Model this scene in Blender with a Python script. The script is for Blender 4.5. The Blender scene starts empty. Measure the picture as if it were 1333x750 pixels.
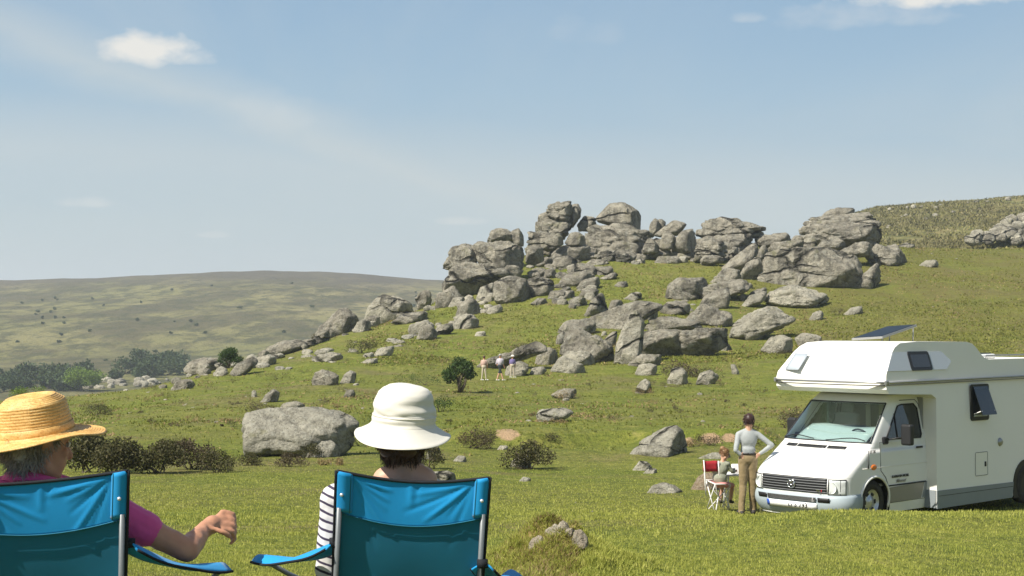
import bpy, bmesh, math, random
import numpy as np
from mathutils import Vector, Matrix, Euler, Quaternion

random.seed(7)
RNG = np.random.default_rng(7)
SC = bpy.context.scene
COL = SC.collection

# ------------------------------------------------------------------ camera, sky, sun, exposure
F_PX, CX, CY, HOR = 1900.0, 666.5, 375.0, 425.0       # focal length and horizon row in photo pixels
PITCH = math.atan((HOR - CY) / F_PX)
cam_d = bpy.data.cameras.new("camera")
cam = bpy.data.objects.new("camera", cam_d)
COL.objects.link(cam)
cam.rotation_euler = (math.pi / 2 + PITCH, 0, 0)
cam_d.sensor_width = 36.0
cam_d.lens = 36.0 * F_PX / 1333.0
cam_d.clip_start = 0.1
cam_d.clip_end = 20000
SC.camera = cam

SUN_DIR = Vector((-0.79, -0.60, 1.10)).normalized()      # towards the sun
SUN_EL = math.asin(SUN_DIR.z)
SUN_AZ = math.atan2(SUN_DIR.x, SUN_DIR.y)
sun_d = bpy.data.lights.new("sun", 'SUN')
sun_d.energy = 5.0
sun_d.angle = math.radians(0.53)
sun_d.color = (1.0, 0.945, 0.85)
sun = bpy.data.objects.new("sun", sun_d)
COL.objects.link(sun)
sun.rotation_euler = SUN_DIR.to_track_quat('Z', 'Y').to_euler()
sun.location = (0, 0, 60)

SC.view_settings.view_transform = 'Standard'
SC.view_settings.look = 'None'
SC.view_settings.gamma = 1.0
SC.view_settings.exposure = 0.61
SC.view_settings.use_curve_mapping = False
SC.cycles.use_denoising = True
SC.cycles.max_bounces = 6
SC.cycles.transparent_max_bounces = 12
SC.cycles.volume_bounces = 1

def N(nt, t, **kw):
    n = nt.nodes.new(t)
    for k, v in kw.items():
        if k == 'op': n.operation = v
        else: setattr(n, k, v)
    return n

def math_n(nt, op, a, b=None, c=None, clamp=False):
    n = nt.nodes.new('ShaderNodeMath'); n.operation = op; n.use_clamp = clamp
    for i, v in enumerate((a, b, c)):
        if v is None: continue
        if isinstance(v, (int, float)): n.inputs[i].default_value = v
        else: nt.links.new(v, n.inputs[i])
    return n.outputs[0]

def ramp_n(nt, fac, stops, interp='LINEAR'):
    n = nt.nodes.new('ShaderNodeValToRGB'); cr = n.color_ramp; cr.interpolation = interp
    while len(cr.elements) > 1: cr.elements.remove(cr.elements[-1])
    for i, (p, c) in enumerate(stops):
        e = cr.elements[0] if i == 0 else cr.elements.new(p)
        e.position = p
        if isinstance(c, (int, float)): c = (c, c, c)
        e.color = tuple(c) + (1,)
    nt.links.new(fac, n.inputs[0])
    return n.outputs[0]

def mix_n(nt, fac, a, b, blend='MIX'):
    n = nt.nodes.new('ShaderNodeMix'); n.data_type = 'RGBA'; n.blend_type = blend
    for sock, v in ((n.inputs[0], fac), (n.inputs[6], a), (n.inputs[7], b)):
        if isinstance(v, (int, float)): sock.default_value = v
        elif isinstance(v, tuple): sock.default_value = v + (1,)
        else: nt.links.new(v, sock)
    return n.outputs[2]

def noise_n(nt, vec, scale, detail=4, rough=.55, dist=0):
    n = nt.nodes.new('ShaderNodeTexNoise')
    n.inputs['Scale'].default_value = scale; n.inputs['Detail'].default_value = detail
    n.inputs['Roughness'].default_value = rough; n.inputs['Distortion'].default_value = dist
    if vec is not None: nt.links.new(vec, n.inputs['Vector'])
    return n.outputs[0]

def map_n(nt, vec, scale=(1, 1, 1), rot=(0, 0, 0), loc=(0, 0, 0)):
    n = nt.nodes.new('ShaderNodeMapping')
    n.inputs['Scale'].default_value = scale; n.inputs['Rotation'].default_value = rot; n.inputs['Location'].default_value = loc
    nt.links.new(vec, n.inputs[0]); return n.outputs[0]

def build_world():
    w = bpy.data.worlds.new("World"); SC.world = w; w.use_nodes = True
    nt = w.node_tree; nt.nodes.clear()
    out = N(nt, 'ShaderNodeOutputWorld'); bg = N(nt, 'ShaderNodeBackground')
    sky = N(nt, 'ShaderNodeTexSky', sky_type='NISHITA')
    sky.sun_disc = False; sky.sun_elevation = SUN_EL; sky.sun_rotation = SUN_AZ
    sky.altitude = 350; sky.air_density = 1.0; sky.dust_density = 1.6; sky.ozone_density = 1.2
    tc = N(nt, 'ShaderNodeTexCoord'); g = tc.outputs['Generated']
    sep = N(nt, 'ShaderNodeSeparateXYZ'); nt.links.new(g, sep.inputs[0])
    x, y, z = sep.outputs
    hyp = math_n(nt, 'SQRT', math_n(nt, 'ADD', math_n(nt, 'MULTIPLY', x, x), math_n(nt, 'MULTIPLY', y, y)))
    el = math_n(nt, 'DIVIDE', z, math_n(nt, 'MAXIMUM', hyp, .001))          # tan of elevation
    az = math_n(nt, 'ARCTAN2', x, y)
    # thin high veil: streaks on a flat layer above the moor
    zz = math_n(nt, 'MAXIMUM', z, .03)
    comb = N(nt, 'ShaderNodeCombineXYZ')
    nt.links.new(math_n(nt, 'DIVIDE', x, math_n(nt, 'ADD', zz, .10)), comb.inputs[0])
    nt.links.new(math_n(nt, 'DIVIDE', y, math_n(nt, 'ADD', zz, .10)), comb.inputs[1])
    pl = comb.outputs[0]
    s1 = noise_n(nt, map_n(nt, pl, (1.1, .42, 1), (0, 0, .9), (3.1, .4, 0)), 1.0, 6, .62, .6)
    s2 = noise_n(nt, map_n(nt, pl, (.5, .35, 1), (0, 0, .5), (7.3, 2.2, 0)), 1.0, 3, .5)
    veil = math_n(nt, 'MULTIPLY', ramp_n(nt, s1, [(.36, 0), (.66, 1)]), ramp_n(nt, s2, [(.30, .15), (.62, 1)]))
    # the long veil crossing the sky (in azimuth / elevation)
    ca = N(nt, 'ShaderNodeCombineXYZ'); nt.links.new(az, ca.inputs[0]); nt.links.new(el, ca.inputs[1])
    ae = ca.outputs[0]
    wob = noise_n(nt, map_n(nt, ae, (5, 14, 1), (0, 0, -.3)), 1.0, 5, .6)
    def band(a0, e0, slope, width, k):
        d = math_n(nt, 'SUBTRACT', el, math_n(nt, 'ADD', math_n(nt, 'MULTIPLY', math_n(nt, 'SUBTRACT', az, a0), slope), e0))
        d = math_n(nt, 'ADD', d, math_n(nt, 'MULTIPLY', math_n(nt, 'SUBTRACT', wob, .5), .05))
        d = math_n(nt, 'DIVIDE', math_n(nt, 'ABSOLUTE', d), width)
        return math_n(nt, 'MULTIPLY', math_n(nt, 'SMOOTH_MIN', math_n(nt, 'SUBTRACT', 1.0, d), 1.0, .3), k, clamp=True)
    b = math_n(nt, 'MAXIMUM', band(-.20, .150, -.32, .030, .55), band(.02, .098, -.06, .045, .42))
    veil = math_n(nt, 'MAXIMUM', math_n(nt, 'MULTIPLY', veil, .34), b)
    veil = math_n(nt, 'MULTIPLY', veil, math_n(nt, 'ADD', .55, math_n(nt, 'MULTIPLY', wob, .8)))
    # small cumulus
    n1 = noise_n(nt, map_n(nt, ae, (1, 1.6, 1)), 46, 6, .58)
    n2 = noise_n(nt, map_n(nt, ae, (1, 1.6, 1), (0, 0, 0), (4, 2, 0)), 17, 4, .55)
    nn = math_n(nt, 'ADD', math_n(nt, 'MULTIPLY', math_n(nt, 'SUBTRACT', n1, .5), 2.2), math_n(nt, 'MULTIPLY', math_n(nt, 'SUBTRACT', n2, .5), 2.4))
    def puff(px, py, wpx, hpx, dens, soft=.55):
        a0 = math.atan((px - CX) / F_PX); e0 = (HOR - py) / F_PX
        da = math_n(nt, 'DIVIDE', math_n(nt, 'SUBTRACT', az, a0), wpx / F_PX)
        de = math_n(nt, 'DIVIDE', math_n(nt, 'SUBTRACT', el, e0), hpx / F_PX)
        # flat bottoms: the lower half is squeezed
        de = math_n(nt, 'MULTIPLY', de, math_n(nt, 'ADD', 1.0, math_n(nt, 'MULTIPLY', math_n(nt, 'LESS_THAN', de, 0), .9)))
        d = math_n(nt, 'ADD', math_n(nt, 'MULTIPLY', da, da), math_n(nt, 'MULTIPLY', de, de))
        d = math_n(nt, 'ADD', d, nn)
        return math_n(nt, 'MULTIPLY', math_n(nt, 'DIVIDE', math_n(nt, 'SUBTRACT', 1.0, d), soft, clamp=True), dens)
    cl = None
    for a in ((188, 80, 76, 32, .95, 1.0), (246, 84, 38, 16, .6, 1.4), (1240, 6, 145, 38, .95, 1.1), (1120, 34, 120, 26, .42, 1.8), (976, 28, 28, 12, .42, 1.6),
              (118, 271, 44, 11, .30, 1.0), (606, 289, 42, 9, .28, 1.0), (280, 309, 24, 6, .2, 1.0), (760, 45, 60, 30, .16, 1.4), (350, 150, 60, 46, .22, 1.6)):
        p = puff(*a); cl = p if cl is None else math_n(nt, 'MAXIMUM', cl, p)
    # summer haze thickens the air light towards the horizon, all the way round
    hz = ramp_n(nt, el, [(0.0, (5.7, 6.25, 6.3)), (.07, (5.1, 6.0, 6.35)), (.16, (3.5, 5.1, 6.5)), (.26, (2.5, 4.2, 6.2)), (.8, (1.4, 2.6, 4.6))])
    hf = ramp_n(nt, el, [(0.0, .95), (.25, .85), (.6, .35), (1.0, 0)])
    col = mix_n(nt, hf, sky.outputs[0], hz)
    col = mix_n(nt, veil, col, (6.3, 6.6, 6.4))
    col = mix_n(nt, cl, col, (8.3, 8.1, 7.6))
    nt.links.new(col, bg.inputs[0]); bg.inputs[1].default_value = 0.068
    w.cycles.sampling_method = 'MANUAL'; w.cycles.sample_map_resolution = 256
    nt.links.new(bg.outputs[0], out.inputs[0])
build_world()

# ------------------------------------------------------------------ helpers
def at(px, py, Y):
    """photo pixel at distance Y along the view -> world point"""
    u = (px - CX) / F_PX; v = (CY - py) / F_PX
    c, s = math.cos(PITCH), math.sin(PITCH)
    fy, fz = c - v * s, s + v * c
    k = Y / fy
    return Vector((u * k, Y, fz * k))

def tag(o, label=None, cat=None, group=None, kind=None):
    if label: o['label'] = label
    if cat: o['category'] = cat
    if group: o['group'] = group
    if kind: o['kind'] = kind
    return o

def link(name, mesh, mats=None, parent=None, smooth=False):
    o = bpy.data.objects.new(name, mesh); COL.objects.link(o)
    if mats is not None:
        for m in (mats if isinstance(mats, (list, tuple)) else [mats]):
            mesh.materials.append(m)
    if smooth and len(mesh.polygons):
        mesh.polygons.foreach_set('use_smooth', np.ones(len(mesh.polygons), bool))
    if parent: o.parent = parent
    return o

def empty(name, loc=(0, 0, 0), rz=0):
    o = bpy.data.objects.new(name, None); COL.objects.link(o)
    o.location = loc; o.rotation_euler = (0, 0, rz); o.empty_display_size = .1
    return o

def np_mesh(name, V, Fc):
    """V (n,3) float, Fc (m,k) int with k = 3 or 4"""
    V = np.ascontiguousarray(V, dtype=np.float32); Fc = np.ascontiguousarray(Fc, dtype=np.int32)
    me = bpy.data.meshes.new(name); k = Fc.shape[1]
    me.vertices.add(len(V)); me.vertices.foreach_set('co', V.ravel())
    me.loops.add(Fc.size); me.loops.foreach_set('vertex_index', Fc.ravel())
    me.polygons.add(len(Fc)); me.polygons.foreach_set('loop_start', np.arange(0, Fc.size, k, dtype=np.int32))
    me.polygons.foreach_set('loop_total', np.full(len(Fc), k, dtype=np.int32))
    me.update(calc_edges=True); me.validate()
    return me

# gradient noise (vectorised)
_PERM = np.random.default_rng(11).permutation(256); _PERM = np.concatenate([_PERM] * 3)
_G = np.random.default_rng(12).normal(size=(256, 3)); _G /= np.linalg.norm(_G, axis=1)[:, None]
def pnoise(P):
    P = np.asarray(P, float); i = np.floor(P).astype(int); f = P - i; i &= 255
    u = f * f * f * (f * (f * 6 - 15) + 10)
    out = 0
    for dx in (0, 1):
        for dy in (0, 1):
            for dz in (0, 1):
                h = _PERM[_PERM[_PERM[(i[:, 0] + dx) & 255] + ((i[:, 1] + dy) & 255)] + ((i[:, 2] + dz) & 255)]
                d = f - np.array((dx, dy, dz))
                w = (u[:, 0] if dx else 1 - u[:, 0]) * (u[:, 1] if dy else 1 - u[:, 1]) * (u[:, 2] if dz else 1 - u[:, 2])
                out = out + w * (_G[h] * d).sum(1)
    return out * 1.6
def fbm(P, oct=4, gain=.5, lac=2.03):
    P = np.asarray(P, float); a, s = 1.0, 0
    for _ in range(oct):
        s = s + a * pnoise(P); P = P * lac + 13.7; a *= gain
    return s
def sstep(a, b, x):
    t = np.clip((x - a) / (b - a), 0, 1); return t * t * (3 - 2 * t)

# ------------------------------------------------------------------ material helpers
def new_mat(name):
    m = bpy.data.materials.new(name); m.use_nodes = True
    nt = m.node_tree; b = nt.nodes['Principled BSDF']
    return m, nt, b

def pmat(name, col, rough=.6, spec=.4, metal=0, var=None, bump=None, coat=0, trans=0, world=False):
    """var = (scale, amount, colour2) ; bump = (scale, strength, distance)"""
    m, nt, b = new_mat(name)
    b.inputs['Base Color'].default_value = tuple(col) + (1,)
    b.inputs['Roughness'].default_value = rough; b.inputs['Metallic'].default_value = metal
    b.inputs['Specular IOR Level'].default_value = spec
    if coat: b.inputs['Coat Weight'].default_value = coat; b.inputs['Coat Roughness'].default_value = .06
    if trans: b.inputs['Transmission Weight'].default_value = trans
    vec = N(nt, 'ShaderNodeNewGeometry').outputs['Position'] if world else N(nt, 'ShaderNodeTexCoord').outputs['Object']
    if var:
        f = noise_n(nt, vec, var[0], 5, .6)
        f = ramp_n(nt, f, [(.35, 0), (.68, var[1])])
        nt.links.new(mix_n(nt, f, tuple(col), tuple(var[2])), b.inputs['Base Color'])
    if bump:
        bn = N(nt, 'ShaderNodeBump'); bn.inputs['Strength'].default_value = bump[1]; bn.inputs['Distance'].default_value = bump[2]
        nt.links.new(noise_n(nt, vec, bump[0], 6, .6), bn.inputs['Height'])
        nt.links.new(bn.outputs[0], b.inputs['Normal'])
    return m
# ------------------------------------------------------------------ terrain
def _zs(pairs):          # (distance, photo row of the ground there) -> (distance, height)
    return [(y, -(r - HOR) / F_PX * y) for y, r in pairs]
NEAR_L = [(0.0, -1.45), (5.0, -1.45)]
VAN = NEAR_L + _zs([(12, 752), (15, 703), (17.4, 672), (19.4, 658)]) + [(21.6, -3.05), (23.2, -3.40), (33, -3.43)]
def near(r12, r19, r26): return NEAR_L + _zs([(12, r12), (19, r19), (26, r26)])
VAL = [(200, -14), (330, -19), (450, -19.5)]
def far(r600, r1000, r1500, r1900):
    p = _zs([(560, r600), (720, r1000), (930, r1500), (1120, r1900)])
    return p + [(1400, p[-1][1] - 1), (3200, p[-1][1] - 40)]
COLS = {
 -500: near(752, 685, 657) + _zs([(42, 612), (60, 570), (80, 548), (100, 535)]) + [(130, -9)] + VAL + far(470, 425, 388, 370),
 0:    near(752, 682, 656) + _zs([(42, 608), (60, 563), (80, 540), (103, 520)]) + [(130, -8.5)] + VAL + far(467, 421, 382, 363.5),
 130:  near(752, 682, 656) + _zs([(42, 606), (60, 560), (80, 535), (105, 510)]) + [(130, -7.5)] + VAL + far(466, 420, 380, 361),
 260:  near(752, 682, 656) + _zs([(42, 604), (50, 586), (60, 560), (80, 530), (105, 497), (118, 480)]) + [(145, -6)] + VAL + far(465, 418, 374, 353),
 340:  near(752, 682, 656) + _zs([(42, 604), (50, 586), (60, 560), (80, 528), (105, 491), (124, 462)]) + [(150, -5)] + VAL + far(464, 416, 371, 351.5),
 440:  near(752, 682, 656) + _zs([(42, 605), (50, 586), (60, 562), (80, 525), (100, 492), (120, 458), (142, 430)]) + [(165, -3)] + [(220, -14), (330, -19), (450, -19.5)] + far(464, 416, 372, 352),
 560:  near(752, 680, 656) + _zs([(42, 607), (50, 585), (60, 560), (80, 525), (100, 492), (120, 452), (140, 415), (155, 394)]) + [(175, 1.0), (235, -12), (330, -19), (450, -19.5)] + far(465, 418, 378, 361),
 600:  near(752, 680, 656) + _zs([(40, 612), (51, 583), (60, 560), (80, 523), (99, 495), (112, 470), (125, 440), (140, 408), (152, 385), (162, 370)]) + [(180, 3.0), (240, -9), (330, -18), (450, -19.5)] + far(466, 420, 382, 365),
 650:  near(752, 680, 657) + _zs([(40, 618), (51, 583), (60, 560), (80, 521), (99, 495), (112, 470), (125, 440), (140, 405), (150, 382), (157, 360), (165, 333)]) + [(178, 8.0), (225, 0), (300, -12), (450, -19)] + far(468, 424, 388, 372),
 720:  near(752, 679, 658) + _zs([(40, 620), (51, 583), (60, 561), (80, 522), (99, 492), (112, 470), (125, 438), (140, 400), (150, 372), (158, 350), (166, 326), (175, 312)]) + [(190, 10), (230, 3), (300, -10), (450, -18)] + far(470, 428, 394, 380),
 800:  near(752, 677, 660) + _zs([(40, 620), (51, 582), (60, 561), (80, 524), (99, 492), (112, 472), (125, 438), (140, 398), (150, 368), (158, 347), (166, 326), (175, 302)]) + [(190, 10.5), (230, 4), (300, -8), (450, -16)] + far(470, 428, 396, 384),
 880:  near(752, 674, 662) + _zs([(40, 621), (51, 581), (60, 561), (80, 526), (100, 492), (115, 462), (130, 422), (145, 385), (155, 355), (165, 333), (176, 318)]) + [(195, 9), (240, 5), (300, -2), (450, -8)] + far(455, 420, 396, 384),
 950:  near(752, 671, 666) + _zs([(32, 642), (40, 617), (51, 580), (60, 561), (80, 525), (100, 490), (115, 462), (130, 424), (145, 385), (155, 357), (165, 335), (176, 316)]) + [(195, 9.5), (240, 7), (300, 4), (450, 2)] + far(440, 415, 394, 384),
 1030: VAN + _zs([(33.5, 627), (42, 605), (51, 580), (60, 561), (80, 522), (100, 484), (115, 458), (130, 424), (145, 388), (155, 361), (165, 337), (176, 312)]) + [(195, 10), (240, 10), (300, 14), (400, 22), (500, 20)] + far(410, 405, 394, 384),
 1120: VAN + _zs([(33.5, 625), (42, 602), (51, 580), (60, 560), (80, 518), (100, 480), (115, 454), (130, 424), (145, 391), (160, 354), (172, 328), (178, 316), (187, 317)]) + [(205, 10.2)] + _zs([(250, 318), (320, 296), (400, 272), (440, 269)]) + [(520, 28), (700, 10)] + _zs([(1000, 405), (1500, 394), (1900, 384)]) + [(2300, 40), (3200, 10)],
 1250: VAN + _zs([(33.5, 625), (42, 600), (51, 578), (60, 556), (80, 514), (100, 478), (120, 440), (140, 398), (160, 360), (175, 333), (188, 321)]) + [(205, 10.1)] + _zs([(250, 317), (320, 290), (400, 261), (440, 259)]) + [(520, 30), (700, 12)] + _zs([(1000, 405), (1500, 394), (1900, 384)]) + [(2300, 40), (3200, 10)],
 1333: VAN + _zs([(33.5, 625), (42, 600), (51, 578), (60, 554), (80, 512), (100, 476), (120, 438), (140, 396), (160, 359), (175, 332), (188, 320)]) + [(205, 10.1)] + _zs([(250, 316), (320, 286), (400, 255), (440, 253)]) + [(520, 32), (700, 14)] + _zs([(1000, 405), (1500, 394), (1900, 384)]) + [(2300, 40), (3200, 10)],
 1900: VAN + _zs([(33.5, 622), (42, 595), (51, 570), (60, 545), (80, 500), (100, 465), (120, 428), (140, 390), (160, 356), (175, 330), (188, 319)]) + [(205, 10.2)] + _zs([(250, 314), (320, 280), (400, 245), (440, 243)]) + [(520, 34), (700, 16)] + _zs([(1000, 405), (1500, 394), (1900, 384)]) + [(2300, 40), (3200, 10)],
}
_GP = np.arange(-500, 1901, 10.0)                       # columns
_GS = np.linspace(math.log(1.0), math.log(3200), 560)   # log distance
def _grid():
    keys = sorted(COLS); Y = np.exp(_GS)
    prof = []
    for k in keys:
        p = np.array(COLS[k]); prof.append(np.interp(Y, p[:, 0], p[:, 1]))
    prof = np.array(prof)
    G = np.array([np.interp(_GP, keys, prof[:, j]) for j in range(len(Y))])      # (Y, px)
    def blur(A, n, axis):
        k = np.exp(-.5 * (np.arange(-3 * n, 3 * n + 1) / n) ** 2); k /= k.sum()
        pad = [(0, 0), (0, 0)]; pad[axis] = (3 * n, 3 * n)
        A = np.pad(A, pad, 'edge')
        return np.apply_along_axis(lambda v: np.convolve(v, k, 'valid'), axis, A)
    G = blur(G, 3, 0); G = blur(G, 2, 1)
    return G
_GZ = _grid()
MOUND = at(738, 735, 12.7)
def base_z(X, Y):
    X = np.asarray(X, float); Y = np.asarray(Y, float)
    r = np.hypot(X, Y) + 1e-6; th = np.arctan2(X, Y)
    lim0, lim1 = math.atan((-500 - CX) / F_PX), math.atan((1900 - CX) / F_PX)
    tc_ = np.clip(th, lim0, lim1)
    px = CX + F_PX * np.tan(tc_); d = np.clip(r * np.cos(tc_), 1.0, 3190)
    fi = (px - _GP[0]) / 10.0; fj = (np.log(d) - _GS[0]) / (_GS[1] - _GS[0])
    i = np.clip(fi.astype(int), 0, len(_GP) - 2); j = np.clip(fj.astype(int), 0, len(_GS) - 2)
    a, b = fi - i, fj - j
    z = (_GZ[j, i] * (1 - a) + _GZ[j, i + 1] * a) * (1 - b) + (_GZ[j + 1, i] * (1 - a) + _GZ[j + 1, i + 1] * a) * b
    back = sstep(1.3, 2.6, np.abs(th))
    zb = -1.45 + np.clip(r - 6, 0, 400) * .05
    return z * (1 - back) + zb * back
def _where(z, m, fn):
    """add fn(subset) where the weight m is not zero"""
    k = m > 1e-4
    if k.any(): z[k] += m[k] * fn(k)
def Zg(X, Y):
    X = np.atleast_1d(np.asarray(X, float)); Y = np.atleast_1d(np.asarray(Y, float))
    r = np.hypot(X, Y); z = base_z(X, Y).copy()
    P = np.stack([X, Y, np.zeros_like(X)], 1)
    _where(z, sstep(7, 14, r) * (1 - sstep(120, 200, r)), lambda k: .035 * fbm(P[k] * .55, 4))
    # keep the parking spot and the picnic table smooth
    flat = np.exp(-(((X - 8.0) / 5.0) ** 2 + ((Y - 27.0) / 4.0) ** 2))
    _where(z, sstep(30, 60, r) * (1 - flat) * (1 - sstep(400, 600, r)), lambda k: .16 * fbm(P[k] * .17 + 5, 4))
    _where(z, sstep(80, 140, r) * (1 - sstep(500, 800, r)), lambda k: .30 * fbm(P[k] * .06 + 9, 3))
    _where(z, sstep(260, 700, r), lambda k: 2.2 * fbm(P[k] * .006 + 2, 4) + .5 * fbm(P[k] * .03, 3))
    # cut bank along the foot of the slope
    px = CX + F_PX * X / np.maximum(Y, 1)
    def bank(k):
        x, y = X[k], Y[k]; o = x * 0
        yy = y - 52.5 - 1.6 * pnoise(np.stack([x * .22, o + 3.3, o], 1)) - .5 * pnoise(np.stack([x * .9, o + 7, o], 1))
        return .42 * sstep(-.35, .25, yy) * (1 - sstep(2, 12, yy))
    _where(z, sstep(560, 610, px) * (1 - sstep(985, 1020, px)) * ((Y > 46) & (Y < 70)), bank)
    # rocky knoll under the stacked outcrop
    _where(z, sstep(1268, 1322, px) * (1 - sstep(1375, 1450, px)) * np.exp(-((Y - 224) / 5) ** 2) * (Y > 150), lambda k: 3.3)
    # grassy hummock with a stone in the near grass
    def hum(k):
        x, y = X[k], Y[k]; o = x * 0
        wob = .35 * pnoise(np.stack([x * 1.6, y * 1.6, o + 5], 1))
        q = np.sqrt(((x - MOUND.x + .04) / .56) ** 2 + ((y - MOUND.y - .25) / .62) ** 2) + wob
        lump = 1 + .30 * pnoise(np.stack([x * 3.4, y * 3.4, o], 1)) + .22 * pnoise(np.stack([x * 8, y * 8, o + 2], 1))
        return .38 * np.exp(-(np.maximum(q, 0) ** 1.7)) * lump
    _where(z, ((np.abs(X - MOUND.x) < 2) & (np.abs(Y - MOUND.y) < 2.4)).astype(float), hum)
    return z
def zg(x, y): return float(Zg([x], [y])[0])

_YM = np.exp(np.linspace(math.log(8), math.log(480), 900))
def ground_hit(px, py, ymin=8):
    """distance at which the line of sight through a photo pixel meets the ground"""
    d = at(px, py, 1.0)
    z = Zg(d.x * _YM, _YM); gap = d.z * _YM - z
    ok = np.where((gap < 0) & (_YM > ymin))[0]
    if len(ok): return float(_YM[ok[0]])
    sel = (_YM > 100) & (_YM < 200)
    return float(_YM[sel][np.argmin(gap[sel])])

SCARS = [(at(px_, py_, 1).x * 52.6, 52.6, r_) for px_, py_, r_ in ((661, 573, .50), (926, 577, .42), (897, 585, .25), (950, 572, .3))]
def build_ground():
    tl, tr = math.atan((-140 - CX) / F_PX), math.atan((1480 - CX) / F_PX)
    fine = np.linspace(tl, tr, 420)
    right = np.linspace(tr, math.pi, 46)[1:]; left = np.linspace(-math.pi, tl, 40)[1:-1]
    th = np.concatenate([left, fine, right]); n = len(th)
    R = np.concatenate([[.4, 1.2, 2.5, 4, 6, 8], np.exp(np.linspace(math.log(9), math.log(230), 300)), np.exp(np.linspace(math.log(232), math.log(3150), 150))])
    TH, RR = np.meshgrid(th, R)
    X, Y = (RR * np.sin(TH)), (RR * np.cos(TH))
    Z = Zg(X.ravel(), Y.ravel())
    V = np.stack([X.ravel(), Y.ravel(), Z], 1)
    m = len(R)
    i, j = np.meshgrid(np.arange(m - 1), np.arange(n), indexing='ij')
    a = i * n + j; b = i * n + (j + 1) % n
    Q = np.stack([a, b, b + n, a + n], -1)
    k = int(np.searchsorted(R, 231))
    near_q = Q[:k].reshape(-1, 4); far_q = Q[k:].reshape(-1, 4)
    c = len(V); V = np.vstack([V, [[0, 0, -1.45]]])
    cap = np.array([[c, (q + 1) % n, q, q] for q in range(n)])
    def sub(faces, tri=None):
        ids = np.unique(faces); mp = np.zeros(len(V), int); mp[ids] = np.arange(len(ids))
        return V[ids], mp[faces]
    v1, f1 = sub(near_q); v2, f2 = sub(far_q)
    # centre cap as quads is degenerate: the innermost ring is only 0.4 m across and lies under the camera
    o = link('grass_ground', np_mesh('grass_ground', v1, f1[:, ::-1]), M_GRASS, smooth=True); tag(o, kind='structure')
    o = link('moor_hills', np_mesh('moor_hills', v2, f2[:, ::-1]), M_MOOR, smooth=True); tag(o, kind='structure')

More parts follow.
